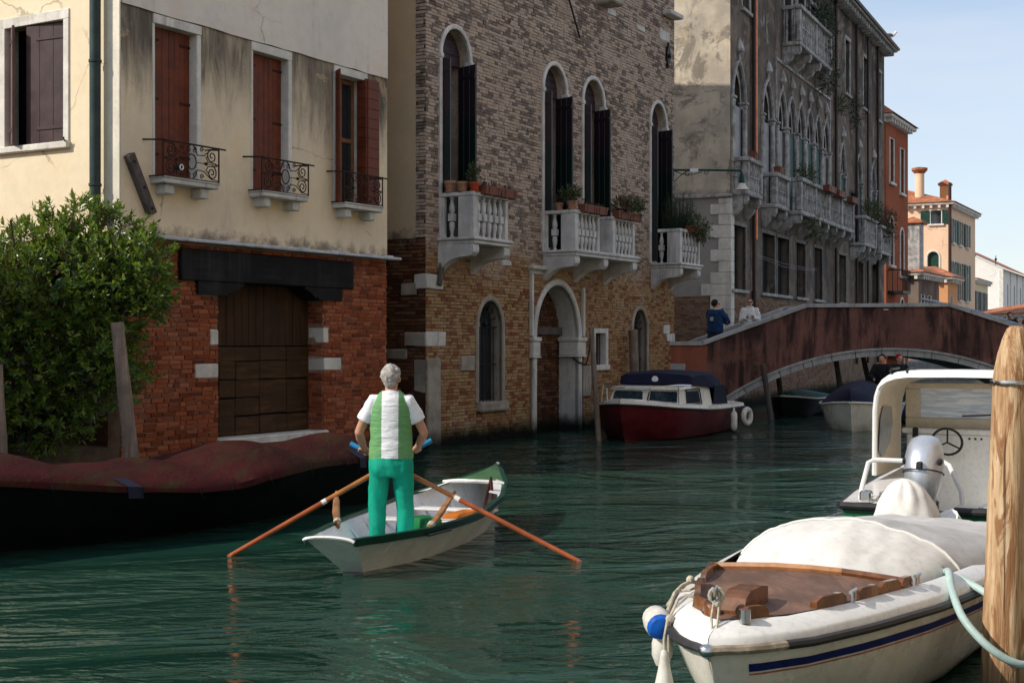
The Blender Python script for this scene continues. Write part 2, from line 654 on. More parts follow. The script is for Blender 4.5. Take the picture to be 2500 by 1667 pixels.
M = {}
M['brick_red'] = brickmat('brick_red', [(0, (.14, .034, .016)), (.3, (.27, .062, .025)), (.6, (.34, .085, .035)), (.85, (.42, .13, .06)), (1, (.20, .06, .035))],
                          efflo=.75, pale=(.36, .24, .19))
M['mortar_red'] = mortarmat('mortar_red', (.46, .33, .25), (.26, .14, .09))
_och = [(0, (.32, .19, .09)), (.25, (.40, .26, .13)), (.5, (.37, .22, .11)), (.74, (.29, .16, .08)), (.90, (.24, .09, .045)), (1, (.22, .07, .04))]
_upp = [(0, (.42, .31, .24)), (.4, (.46, .35, .27)), (.75, (.38, .28, .22)), (.965, (.32, .23, .18)), (1, (.38, .12, .06))]
M['brick_ochre'] = brickmat('brick_ochre', _och, upper=_upp, zsplit=(3.1, 4.0), soot=.80, efflo=.5, pale=(.42, .34, .28), sootcol=(.085, .070, .066))
M['mortar_ochre'] = mortarmat('mortar_ochre', (.20, .13, .075), (.11, .075, .045), upper=(.58, .46, .37))
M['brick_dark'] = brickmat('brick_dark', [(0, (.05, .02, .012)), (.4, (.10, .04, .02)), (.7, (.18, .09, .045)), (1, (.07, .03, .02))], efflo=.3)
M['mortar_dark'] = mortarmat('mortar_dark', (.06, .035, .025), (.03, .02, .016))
M['stucco_weathered'] = stuccomat('stucco_weathered', (.80, .65, .45), (.72, .59, .43), stain=.92, zl=6.25, fall=2.3, low=.7, zlow=3.3, streak=.35)
M['stucco_upper'] = stuccomat('stucco_upper', (.76, .68, .59), (.66, .60, .53), streak=.85)
M['stucco_sunny'] = stuccomat('stucco_sunny', (.82, .70, .50), (.78, .65, .45), streak=.14)  # same stucco on the less weathered side, cleaner
M['stucco_beige'] = stuccomat('stucco_beige', (.56, .44, .30), (.50, .40, .28), low=.8, zlow=3.7, streak=.2)
M['istria'] = waterstone('istrian_stone', (.62, .59, .54))
M['istria_clean'] = pmat('istrian_stone_clean', (.68, .64, .57), .7, var=.18, vs=3, streak=.45, bmp=.2)
M['stone_rough'] = waterstone('rough_stone', (.38, .33, .27), .5, .4)
M['lead'] = pmat('lead_flashing', (.50, .50, .52), .55, var=.2, vs=5, streak=.3)
M['paint_maroon'] = pmat('paint_maroon', (.155, .040, .018), .6, var=.3, vs=4, streak=.25, scol=(.04, .02, .015), bmp=.1)
M['paint_plum'] = pmat('paint_plum', (.060, .036, .036), .5, var=.25, vs=5, bmp=.1)  # darker copy for the shaded leaf, shade put into the colour
M['paint_plum_sun'] = pmat('paint_plum_worn', (.155, .085, .072), .6, var=.3, vs=5, streak=.5, scol=(.05, .03, .03), bmp=.15)  # lighter copy for the leaf turned sunward, sunlight put into the colour
M['iron_rust'] = pmat('rusty_iron', (.045, .022, .015), .65, metal=.3, var=.4, vs=20)
M['iron_black'] = pmat('black_iron', (.02, .02, .02), .5, metal=.4, var=.3, vs=20)
M['wood_black'] = pmat('charred_beam', (.018, .016, .016), .8, spec=.12, streak=.9, scol=(.075, .072, .070), ss=1.1, var=.75, vs=2, grain=(1.2, 1.2, 14), bmp=.25, bs=25)
M['wood_brown'] = pmat('door_boards', (.070, .036, .017), .8, spec=.12, var=.4, vs=2.5, grain=(9, 9, 1.2), bmp=.3, bs=20)
M['wood_brown_h'] = pmat('door_panels', (.076, .040, .019), .8, spec=.12, var=.4, vs=2.5, grain=(1.5, 1.5, 12), bmp=.3, bs=20)
M['wood_grey'] = pmat('weathered_timber', (.26, .20, .16), .85, var=.4, vs=4, grain=(14, 14, .9), bmp=.4, bs=25)
M['wood_darkgrey'] = pmat('dark_timber', (.12, .10, .09), .85, var=.4, vs=4, grain=(14, 14, .9), bmp=.4, bs=25)
M['wood_frame'] = pmat('window_wood', (.20, .10, .05), .6, var=.25, vs=8)
M['pipe_green'] = pmat('green_downpipe', (.035, .055, .050), .45, metal=.2, var=.25, vs=5)
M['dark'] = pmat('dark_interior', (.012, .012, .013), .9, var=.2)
M['glass_dark'] = pmat('dark_glass', (.02, .025, .03), .06, var=.1, spec=.8)
M['rooftile'] = pmat('clay_tiles', (.40, .15, .075), .85, var=.45, vs=3, bmp=.5, bs=12)
M['soil'] = pmat('soil', (.10, .07, .045), .95, var=.4, vs=5, bmp=.6, bs=10)
M['pave'] = pmat('trachyte_paving', (.22, .21, .20), .85, var=.25, vs=3, bmp=.2)
M['grey_plaster'] = stuccomat('grey_plaster', (.36, .33, .30), (.26, .24, .22), stain=.5, zl=11, fall=6, streak=.5)

# water: dark green murky body under a rippled surface
m, nt, b = newmat('canal_water')
p = wpos(nt)
w1 = noise(nt, vmul(nt, p, (.8, 1.35, 1)), 1.0, 2, .45, .5)
w2 = noise(nt, vmul(nt, p, (1.1, 2.1, 1)), 3.4, 3, .5, .8)
w3 = noise(nt, vmul(nt, p, (1.2, 1.5, 1)), 12.0, 3, .55)
calm = rng(nt, noise(nt, vmul(nt, p, (1, 1.6, 1)), .34, 4, .6, .8), .40, .62, .28, 1.15)
h = mth(nt, 'ADD', mth(nt, 'MULTIPLY', w1, 1.0), mth(nt, 'MULTIPLY', w2, .42))
h = mth(nt, 'ADD', h, mth(nt, 'MULTIPLY', w3, .03))
h = mth(nt, 'MULTIPLY', h, calm)
body = mixc(nt, rng(nt, noise(nt, p, .25, 4, .6), .35, .65), (.010, .040, .028), (.016, .050, .035))
setin(nt, b, Base_Color=body, Roughness=.035, IOR=1.29, Specular_IOR_Level=.5)
bump(nt, b, h, 1.0, .085)
M['water'] = m

# ------------------------------------------------------------------ water, land
WALL = R(59.85)
FA = (-5.113, 17.877, WALL)
FC = (-1.514, 24.078, WALL)
FD = (6.201, 38.864, R(65.1))

mb = MB()
N_ = 24
mb.add([(-700, -60, 0), (700, -60, 0), (700, 1600, 0), (-700, 1600, 0)], [(0, 1, 2, 3)])
struct(mb.build('canal_water', M['water']))

def land(name, pts, top, bottom, mat):
    mb = MB()
    n = len(pts)
    mb.add([(x, y, bottom) for x, y in pts] + [(x, y, top) for x, y in pts], [tuple(range(n, 2 * n))] + [(i, (i + 1) % n, n + (i + 1) % n, n + i) for i in range(n)])
    return struct(fixnormals(mb.build(name, mat)))

g0 = place(FA, -14.5, 0.02, 0)
land('garden_ground', [place(FA, -14.5, 0.0, 0)[:2], place(FA, -0.02, 0.0, 0)[:2], place(FA, -0.02, 9, 0)[:2], place(FA, -14.5, 9, 0)[:2]], .52, -1, M['soil'])
# paved street between the brick palazzo and the gothic palazzo
land('street_ground', [place(FC, 10.95, 0.3, 0)[:2], (4.9, 34.2), (6.1, 38.7), place(FD, 0.0, 7, 0)[:2], place(FC, 10.95, 9, 0)[:2]], 1.22, -1, M['pave'])
# quay on the photographer's side
land('quay', [(-.75, -3), (3.6, 8.6), (8.2, 19.0), (14.6, 33.6), (17.0, 40), (40, 120), (70, 120), (40, 20), (20, -8), (-.75, -8)], .42, -1, M['pave'])

# ------------------------------------------------------------------ cream house with the boat door
house = thing('canal_house', 'cream stucco house over red brick with maroon shutters, boat door and green downpipe', 'house', (FA[0], FA[1], 0), WALL)
HL, HD, HT = 5.97, 9.0, 9.3
door = rect_hole(1.847, 4.259, .50, 2.80)
wins = [(.609, 1.414), (2.594, 3.396), (4.56, 5.33)]
WZ0, WZ1 = 4.10, 6.18
wh = [rect_hole(a, b, WZ0, WZ1) for a, b in wins]

# ground floor
mb = MB()
wall_sheet(mb, 0, HL, -1, 3.30, [door], .012)
reveal(mb, door, .012, .33)
mb.add([(HL, .012, -1), (HL, 1.2, -1), (HL, 1.2, 3.3), (HL, .012, 3.3)], [(0, 1, 2, 3)])
gw = mb.build('ground_wall', M['mortar_red'], house)
stones = [(1.681, 1.847, 1.85, 2.067), (1.373, 1.847, 1.381, 1.586), (4.259, 4.371, 1.879, 2.121), (4.259, 4.712, 1.444, 1.637)]
beams = [(1.044, 4.964, 2.745, 3.187), (1.387, 1.86, 2.551, 2.745), (4.25, 4.674, 2.551, 2.745)]
br = brick_field(0, HL, .05, 3.28, .064, .225, [door], .012, 0, stones + beams)
def scoreA(q):
    a, b_, z, zt = q
    hid = (a < .75) or z < .72 or (a < 1.3 and z > 2.0)
    return (-1 if hid else 0) + (b_ - a) * 10 / (17.88 + a * .865) ** 2 * 10
add_bricks(house, gw, br, M['brick_red'], 300, scoreA)
# bricks on the right reveal of the door and on the house end
mb = MB()
U = unit_bricks()
for zc in range(40):
    z = .52 + zc * .064
    if z > 2.5: break
    if any(s[0] <= 4.30 <= s[1] and s[2] - .03 < z < s[3] for s in stones): continue
    y = .02 if zc % 2 else .02
    segs = [(.02, .13), (.14, .30)] if zc % 2 else [(.02, .22), (.23, .32)]
    for a, b_ in segs:
        u = rnd.choice(U)
        vs = [(4.262 - (-p.co.y) * .012, a + (b_ - a) * p.co.x, z + p.co.z * .054) for p in u.vertices]
        mb.add(vs, [tuple(p.vertices) for p in u.polygons])
o = mb.build('reveal_bricks', M['brick_red'], house)
o['kind'] = 'stuff'
for a, b_, z, zt in stones:
    mb = MB().cbox(a, b_, -.016, .30 if a > 4 else .2, z, zt, .012, j=.006)
    mb.build('quoin_stone', M['istria_clean'], house)
# lintel beam and carved corbels
mb = MB()
mb.cbox(1.044, 4.964, -.075, .30, 2.745, 3.187, .012, j=.003)
mb.build('lintel_beam', M['wood_black'], house)
for side in (0, 1):
    if side == 0:
        poly = [(1.387, 2.745), (1.387, 2.555), (2.00, 2.551), (2.02, 2.59), (2.08, 2.575), (2.15, 2.60), (2.20, 2.65), (2.27, 2.67), (2.30, 2.70), (2.341, 2.70), (2.341, 2.745)]
    else:
        poly = [(3.74, 2.745), (3.74, 2.70), (3.79, 2.70), (3.82, 2.67), (3.9, 2.65), (3.95, 2.60), (4.01, 2.575), (4.06, 2.585), (4.09, 2.551), (4.674, 2.546), (4.674, 2.745)]
    mb = MB().prism(list(reversed(poly)), -.06, .28)
    fixnormals(mb.build('corbel', M['wood_black'], house))
# boat door: upright boards above, stacked panels below
dg = MB().box(1.80, 4.30, .36, .38, .4, 2.8).build('door', M['dark'], house)
cols = [1.85, 2.18, 2.536, 3.074, 3.709, 4.259]
ucols = [1.85, 2.01, 2.174, 2.35, 2.52, 2.68, 2.84, 3.008, 3.18, 3.35, 3.52, 3.691, 3.87, 4.06, 4.259]
for a, b_ in zip(ucols, ucols[1:]):
    MB().cbox(a + .003, b_ - .003, .300 + rnd.uniform(-.004, .004), .355, 1.835, 2.76, .005, j=.0015).build('board', M['wood_brown'], dg)
zr = [.515, .795, 1.061, 1.327, 1.604, 1.822]
for i, (z, zt) in enumerate(zip(zr, zr[1:])):
    cc = cols if i < 4 else [1.85, 3.074, 3.709, 4.259]
    for a, b_ in zip(cc, cc[1:]):
        s = rnd.uniform(-.012, .012)
        MB().cbox(a + .005, b_ - .005, .285 + rnd.uniform(-.006, .006), .355, z + .004 + s * (i > 0), zt - .004 + s * (i < 4), .010, j=.002).build('panel', M['wood_brown_h'], dg)
MB().cbox(1.82, 4.34, -.06, .34, .38, .505, .015, j=.006).build('threshold', M['istria_clean'], house)

# stucco storey, thicker upper coat
mb = MB()
wall_sheet(mb, 0, HL + .02, 3.30, 6.34, wh, 0)
mb.build('stucco_wall', M['stucco_weathered'], house)
mb = MB()
for h_ in wh: reveal(mb, h_, 0, .20)
mb.build('window_reveal', M['istria_clean'], house)
mb = MB()
ed = [(x / 20 * HL, 6.318 + rnd.uniform(-.010, .010)) for x in range(21)]
for (xa, za), (xb, zb) in zip(ed, ed[1:]):
    mb.add([(xa, -.028, za), (xb, -.028, zb), (xb, -.028, HT), (xa, -.028, HT)], [(0, 1, 2, 3)])
    mb.add([(xa, -.028, za), (xa, .0, za + .01), (xb, .0, zb + .01), (xb, -.028, zb)], [(0, 1, 2, 3)])
mb.add([(HL, -.028, 6.32), (HL, .3, 6.32), (HL, .3, HT), (HL, -.028, HT)], [(0, 1, 2, 3)])
mb.build('upper_wall', M['stucco_upper'], house)
mb = MB()
mb.add([(HL + .02, 0, 3.3), (HL + .02, HD, 3.3), (HL + .02, HD, HT), (HL + .02, 0, HT)], [(0, 1, 2, 3)])
mb.add([(HL + .02, HD, 0), (0, HD, 0), (0, HD, HT), (HL + .02, HD, HT)], [(0, 1, 2, 3)])
mb.add([(HL, 1.2, -1), (HL, HD, -1), (HL, HD, 3.3), (HL, 1.2, 3.3)], [(0, 1, 2, 3)])
mb.build('end_wall', M['stucco_beige'], house)
# lead-capped ledge over the brick
mb = MB()
xs = [-.12, 1.0, 2.3, 3.45, 4.4, 5.5, 6.13]
for a, b_ in zip(xs, xs[1:]):
    MB().cbox(a + .002, b_ - .002, -.215 + rnd.uniform(-.004, .004), .01, 3.262, 3.312 + rnd.uniform(-.004, .004), .012, j=.003).build('ledge_cap', M['lead'], house)
for x in (.55, 1.9, 3.5, 4.3, 5.3, 5.75):
    MB().cbox(x, x + .26, -.13, .0, 3.312, 3.336, .008, j=.004).build('flashing_clip', M['lead'], house)

# window dressings, shutters, sills, railings
def scroll(mb, pts, r=.008):
    mb.tube(pts, r, 5)
def spiral(cx, cz, r0, turns, a0, sgn, y, n=16):
    out = []
    for i in range(n + 1):
        t = i / n
        rr = r0 * (1 - .82 * t)
        a = a0 + sgn * turns * 2 * math.pi * t
        out.append((cx + rr * math.cos(a), y, cz + rr * math.sin(a)))
    return out
def railing(x0, x1, xl, open_side=False):
    y = -.255
    z0, z1 = 4.112, 4.585
    rt = MB()
    rt.tube([(xl, .03, z1 + .005), (x0 - .05, -.1, z1 + .005), (x0, y, z1), (x1 + .135, y, z1)], .013, 6)
    rt.tube([(x0, y, z0), (x1, y, z0)], .011, 6)
    rt.tube([(x0, .03, z0), (x0, y, z0)], .011, 6)
    rt.tube([(x1, .03, z0), (x1, y, z0)], .011, 6)
    rt.tube([(x1, .03, z1), (x1, y, z1)], .011, 6)
    for x in (x0, x1):
        rt.tube([(x, y, z0 - .02), (x, y, z1 + .015)], .012, 6)
    ro = rt.build('railing', M['iron_rust'], house, True)
    cx, cz = (x0 + x1) / 2, (z0 + z1) / 2
    w = (x1 - x0) / 2
    for sx in (-1, 1):
        mb = MB()
        for sz in (-1, 1):
            mb.tube(spiral(cx + sx * w * .74, cz + sz * .115, .10, 1.6, math.pi * (0.5 if sx > 0 else .5), sx * sz, y), .009, 5)
            mb.tube([(cx + sx * w * .97, y, cz), (cx + sx * w * .85, y, cz + sz * .02), (cx + sx * w * .6, y, cz + sz * .03), (cx + sx * w * .52, y, cz + sz * .09), (cx + sx * w * .6, y, cz + sz * .12)], .008, 5)
            P = [(cx + sx * w * .97, y, cz + sz * .215), (cx + sx * w * .7, y, cz + sz * .20), (cx + sx * w * .45, y, cz + sz * .11), (cx + sx * w * .2, y, cz + sz * .10), (cx + sx * .08, y, cz + sz * .18), (cx + sx * .03, y, cz + sz * .22)]
            mb.tube(P, .008, 5)
            mb.tube(spiral(cx + sx * w * .36, cz + sz * .185, .04, 1.3, 0, sx, y, 10), .007, 5)
            mb.tube(spiral(cx + sx * w * .10, cz + sz * .165, .045, 1.3, 1.5, -sx, y, 10), .007, 5)
        mb.tube([(cx + sx * .09, y, cz), (cx + sx * w * .95, y, cz)], .006, 5)
        mb.lathe([(.001, 0), (.028, .01), (.002, .085)], 6, M=Matrix.Translation((cx + sx * .30, y, cz)) @ Matrix.Rotation(-sx * math.pi / 2, 4, 'Y'))
        mb.build('scrollwork', M['iron_rust'], ro, True)
    mb = MB()
    ring = [(cx + .085 * math.cos(a * math.pi / 8), y, cz + .105 * math.sin(a * math.pi / 8)) for a in range(17)]
    mb.tube(ring, .009, 5)
    mb.build('ring', M['iron_rust'], ro, True)
    return ro

for i, (a, b_) in enumerate(wins):
    MB().cbox(a - .04, b_ + .085, -.02, .145, 6.178, 6.308, .008, j=.003).build('lintel', M['istria_clean'], house)
    MB().cbox(b_, b_ + .082, -.012, .145, WZ0, 6.178, .008, j=.003).build('jamb', M['istria_clean'], house)
    MB().cbox(a - .045, a, -.012, .145, WZ0, 6.178, .008, j=.003).build('jamb', M['istria_clean'], house)
    sx0, sx1 = a - .09, b_ + .16
    MB().cbox(sx0, sx1, -.27, .02, 4.015, 4.085, .012, j=.006).build('sill', M['istria'], house)
    MB().cbox(sx0 - .012, sx1 + .012, -.285, .018, 4.085, 4.105, .006, j=.004).build('sill_top', M['istria'], house)
    for bx in (sx0 + .10, sx1 - .28):
        MB().cbox(bx, bx + .16, -.20, .02, 3.875, 4.015, .012, j=.006).build('sill_bracket', M['istria'], house)
    railing(a - .10, b_ + .17, a - .235)
    if i < 2:
        mid = (a + b_) / 2 - .0
        for k, (p, q) in enumerate(((a + .004, mid - .004), (mid + .004, b_ - .004))):
            sh = MB().box(p, q, .155, .163, WZ0 + .01, WZ1 - .005).build('shutter', M['paint_maroon'], house)
            n = 4 if k else 3
            for j in range(n):
                xa, xb = p + (q - p) * j / n, p + (q - p) * (j + 1) / n
                MB().cbox(xa + .0015, xb - .0015, .132 + rnd.uniform(-.002, .002), .156, WZ0 + .012, WZ1 - .008, .003).build('plank', M['paint_maroon'], sh)
            for z in (4.45, 5.2, 6.0):
                xs_ = (q - .2, q + .01) if k else (p - .01, p + .2)
                MB().cbox(xs_[0], xs_[1], .122, .133, z - .018, z + .018, .003).build('strap', M['iron_rust'], sh)
    else:
        # open bi-fold shutters with boards laid across, casement behind
        def leaf(P, Q, zs=(WZ0 + .0, WZ1 + .03), n=13, th=.03):
            P, Q = Vector(P), Vector(Q)
            d = (Q - P); L = d.length; ang = math.atan2(d.y, d.x)
            Mx = Matrix.Translation((P.x, P.y, 0)) @ Matrix.Rotation(ang, 4, 'Z')
            sh = MB().box(0, L, -th * .25, th * .25, zs[0], zs[1], Mx).build('shutter', M['paint_maroon'], house)
            for j in range(n):
                z = zs[0] + (zs[1] - zs[0]) * j / n
                MB().cbox(.004, L - .004, -th / 2, th / 2, z + .004, z + (zs[1] - zs[0]) / n - .003, .008, Mx).build('louvre', M['paint_maroon'], sh)
            return sh
        leaf((a - .01, -.03, 0), (a - .13, -.20, 0))
        leaf((b_ - .005, .13, 0), (b_ + .0, -.06, 0))
        leaf((b_ + .02, -.06, 0), (b_ + .36, -.045, 0))
        cs = MB()
        for xx in (a + .005, (a + b_) / 2 - .06, (a + b_) / 2 + .0, b_ - .065):
            cs.cbox(xx, xx + .06, .20, .25, WZ0, WZ1, .006)
        for z in (WZ0, 5.15, WZ1 - .08):
            cs.cbox(a, b_, .205, .245, z, z + .07, .006)
        cso = cs.build('casement', M['wood_frame'], house)
        MB().box(a, b_, .224, .228, WZ0, WZ1).build('pane', M['glass_dark'], cso)
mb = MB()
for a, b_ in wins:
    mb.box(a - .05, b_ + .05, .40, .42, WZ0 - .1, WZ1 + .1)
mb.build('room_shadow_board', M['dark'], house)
# slanting iron-strapped board left on the wall
mb = MB()
Pb, Qb = Vector((.10, -.035, 4.35)), Vector((.51, -.03, 3.60))
d = (Qb - Pb).normalized()
nrm = Vector((d.z, 0, -d.x)) * .062
mb.add([Pb + nrm, Pb - nrm, Qb - nrm, Qb + nrm], [(0, 1, 2, 3)])
mb2 = MB()
Ybk = Vector((0, .05, 0)); Yf = Vector((0, -.06, 0))
vs = [Pb + nrm + Yf, Pb - nrm + Yf, Qb - nrm + Yf, Qb + nrm + Yf, Pb + nrm + Ybk, Pb - nrm + Ybk, Qb - nrm + Ybk, Qb + nrm + Ybk]
mb2.add(vs, [(0, 1, 2, 3), (7, 6, 5, 4), (0, 4, 5, 1), (1, 5, 6, 2), (2, 6, 7, 3), (3, 7, 4, 0)])
bo = fixnormals(mb2.build('tie_board', M['wood_darkgrey'], house))
mb = MB()
for t in (.12, .55, .9):
    q = Pb.lerp(Qb, t)
    mb.sphere((q.x, -.10, q.z), .018, 8, 5)
mb.build('bolt', M['iron_rust'], bo, True)

# sunny side wall (turned a quarter: x runs towards the canal)
SIDE = -math.pi / 2
def side(o):
    o.rotation_euler.z = SIDE
    return o
sw = rect_hole(-2.215, -1.054, 4.585, 6.232)
mb = MB()
wall_sheet(mb, -HD, -.235, 3.28, HT, [sw], 0)
side(mb.build('side_wall', M['stucco_sunny'], house))
mb = MB(); wall_sheet(mb, -HD, -.235, -.5, 3.28, [], .01)
side(mb.build('side_base', M['brick_dark'], house))
mb = MB().cbox(-.235, -.002, -.014, .02, 3.32, HT, .008, j=.002)
side(mb.build('corner_strip', pmat('corner_paint', (.74, .68, .56), .8, var=.15, vs=2, streak=.3), house))
mb = MB().box(-.235, 0, 0, .02, -.5, 3.32)
side(mb.build('corner_base', M['mortar_red'], house))
mb = MB(); reveal(mb, sw, 0, .22)
side(mb.build('side_reveal', M['istria_clean'], house))
for (x0, x1, z0, z1) in ((-2.335, -2.215, 4.585, 6.232), (-1.054, -.948, 4.585, 6.232), (-2.335, -.948, 6.232, 6.368)):
    side(MB().cbox(x0, x1, -.022, .15, z0, z1, .006, j=.003).build('window_stone', M['istria_clean'], house))
side(MB().cbox(-2.40, -.93, -.075, .15, 4.49, 4.585, .012, j=.004).build('side_sill', M['istria_clean'], house))
def bleaf(P, Q, mat, n, front):
    P, Q = Vector(P), Vector(Q)
    d = Q - P; L = d.length
    Mx = Matrix.Translation((P.x, P.y, 0)) @ Matrix.Rotation(math.atan2(d.y, d.x), 4, 'Z')
    sh = side(MB().box(0, L, .0, .012, 4.605, 6.215, Mx).build('shutter', mat, house))
    for j in range(n):
        pl = MB().cbox(L * j / n + .0015, L * (j + 1) / n - .0015, -.022, .001, 4.607, 6.213, .003, Mx).build('plank', mat, sh)
    for z in (4.80, 6.02):
        MB().cbox(L * .25 if front else .0, L if front else L * .75, -.034, -.02, z - .02, z + .02, .003, Mx).build('strap', mat, sh)
    return sh
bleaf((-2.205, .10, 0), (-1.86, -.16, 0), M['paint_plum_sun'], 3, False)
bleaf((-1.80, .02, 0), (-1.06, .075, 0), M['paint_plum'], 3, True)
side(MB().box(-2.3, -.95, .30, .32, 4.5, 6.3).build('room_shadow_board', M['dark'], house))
mb = MB().tube([(-.955, .02, 4.58), (-.955, -.09, 4.585), (-.955, -.10, 4.63)], .012, 6)
side(mb.build('shutter_hook', M['iron_black'], house, True))
# downpipe
px = -.33
mb = MB()
mb.tube([(px, -.13, HT), (px, -.13, 3.75), (px + .01, -.135, 3.62), (px + .04, -.16, 3.52), (px + .02, -.22, 3.42)], .074, 12)
dp = side(mb.build('downpipe', M['pipe_green'], house, True))
for z in (5.57, 3.95, 7.6):
    MB().lathe([(.08, z - .02), (.085, z - .015), (.085, z + .015), (.08, z + .02)], 14, (px, -.13, 0)).build('pipe_collar', M['pipe_green'], dp, True)
# roof
mb = MB()
ov = .45
e0, e1, f0, f1 = -ov, HL + ov, -ov, HD + ov
mb.add([(e0, f0, HT), (e1, f0, HT), (e1, f1, HT), (e0, f1, HT), ((e0 + e1) / 2, f0 + 3, HT + 1.3), ((e0 + e1) / 2, f1 - 3, HT + 1.3)],
       [(0, 1, 4), (1, 2, 5, 4), (2, 3, 5), (3, 0, 4, 5), (3, 2, 1, 0)])
mb.build('roof', M['rooftile'], house)

# ------------------------------------------------------------------ brick palazzo
M['shutter_green'] = None
m, nt, b = newmat('shutter_paint_two_tone')
p = wpos(nt)
f = rng(nt, mth(nt, 'ADD', zof(nt, p), mth(nt, 'MULTIPLY', noise(nt, p, 5, 4, .6), .25)), 6.02, 6.16)
c = mixc(nt, f, (.008, .018, .016), (.028, .018, .024))
c = mixc(nt, rng(nt, noise(nt, p, 22, 4, .7), .55, .75, 0, .35), c, (.05, .045, .045))
setin(nt, b, Base_Color=c, Roughness=.42)
M['shutter_green'] = m
M['paint_purple'] = pmat('lunette_boards', (.065, .040, .052), .6, var=.25, vs=6, grain=(2, 2, 25))
M['stone_frame'] = pmat('window_stone', (.62, .58, .54), .7, var=.2, vs=4, streak=.3, bmp=.2)
M['balcony_stone'] = pmat('balcony_stone', (.58, .56, .54), .72, var=.22, vs=3, streak=.55, scol=(.07, .065, .06), ss=4, bmp=.25)
M['terracotta'] = pmat('terracotta', (.30, .115, .06), .8, var=.25, vs=12, bmp=.1)
M['terracotta_pale'] = pmat('terracotta_pale', (.38, .20, .125), .85, var=.25, vs=12, bmp=.1)
M['plastic_red'] = pmat('red_plastic_pot', (.40, .06, .025), .5, var=.15)
M['plastic_brown'] = pmat('brown_planter', (.20, .065, .04), .6, var=.2)

pal = thing('brick_palazzo', 'old brick palazzo with stone balconies, tall round-arched windows and arched water door', 'palazzo', (FC[0], FC[1], 0), WALL)
CL, CT = 10.93, 14.2
CW = [(.49, 1.43), (4.29, 5.24), (6.05, 7.02), (9.53, 10.40)]
cw = [arch_hole(a, b_, 3.74, 7.03, .55) for a, b_ in CW]
L1 = arch_hole(1.76, 2.62, .76, 2.17, .50)
L2 = arch_hole(8.56, 9.30, .76, 2.20, .44)
port = arch_hole(3.95, 5.80, -1, 1.99, 1.07, n=18)
sq = rect_hole(6.60, 7.10, 1.385, 2.08)
holes = cw + [L1, L2, port, sq]
mb = MB()
wall_sheet(mb, 0, CL, -1, 10.25, holes, .012)
for h_ in cw: reveal(mb, h_, .012, .42)
pw = mb.build('front_wall', M['mortar_ochre'], pal)
mb = MB()
mb.add([(0, 0, 10.25), (CL, 0, 10.25), (CL, 0, CT), (0, 0, CT)], [(0, 1, 2, 3)])
mb.build('attic_wall', M['mortar_ochre'], pal)
cstones = [(1.135, 1.605, 1.36, 1.635), (0, .62, 1.815, 2.065), (.10, .45, -.5, 1.60), (0, .54, 2.83, 3.09), (6.0, 6.38, .73, 1.38), (7.18, 7.62, 9.165, 9.29),
           (8.757, 9.186, 9.12, 9.225), (10.044, 10.617, 9.15, 9.395), (10.25, 10.62, 2.08, 2.30), (10.45, 10.93, 1.90, 2.08), (3.70, 4.30, 3.25, 3.40), (2.6, 2.95, 3.36, 3.46)]
extra = list(cstones) + [(6.51, 7.22, 1.28, 2.19), (1.70, 2.75, .54, .76), (3.70, 3.83, -1, 3.3), (5.93, 6.06, -1, 3.0), (3.70, 4.05, 1.56, 2.0), (5.7, 6.08, 1.56, 2.0)]
br = brick_field(0, CL, .0, 10.2, .0615, .205, holes, .010, .085, extra)
def scoreC(q):
    a, b_, z, zt = q
    return (0 if z > .3 and z < 10 else -9) + (b_ - a) * 100 / (24.1 + a * .865) ** 2
add_bricks(pal, pw, br, M['brick_ochre'], 300, scoreC, (-0.006, 0.013))
for k, (a, b_, z, zt) in enumerate(cstones):
    mt = M['stone_rough'] if k in (0, 2, 4) else M['istria']
    MB().cbox(a if a > 0 else -.012, b_, -.02 - rnd.uniform(0, .012), .25, z, zt, .012, j=.008).build('stone_block', mt, pal)
MB().cbox(.02, .13, -.045, .27, -.6, 1.60, .02, j=.012).build('stone_pier', M['stone_rough'], pal)
# niche in the relief slab
MB().prism([(6.09, .80), (6.29, .80), (6.29, 1.15), (6.19, 1.30), (6.09, 1.15)], -.040, -.02).build('relief_panel', M['stone_rough'], pal)

def stone_arch(h_, w, y0, y1, mat, name='stone_frame', tap=.012):
    return fixnormals(MB().band(outline(h_), w, y0, y1, tap).build(name, mat, pal, True, 30))

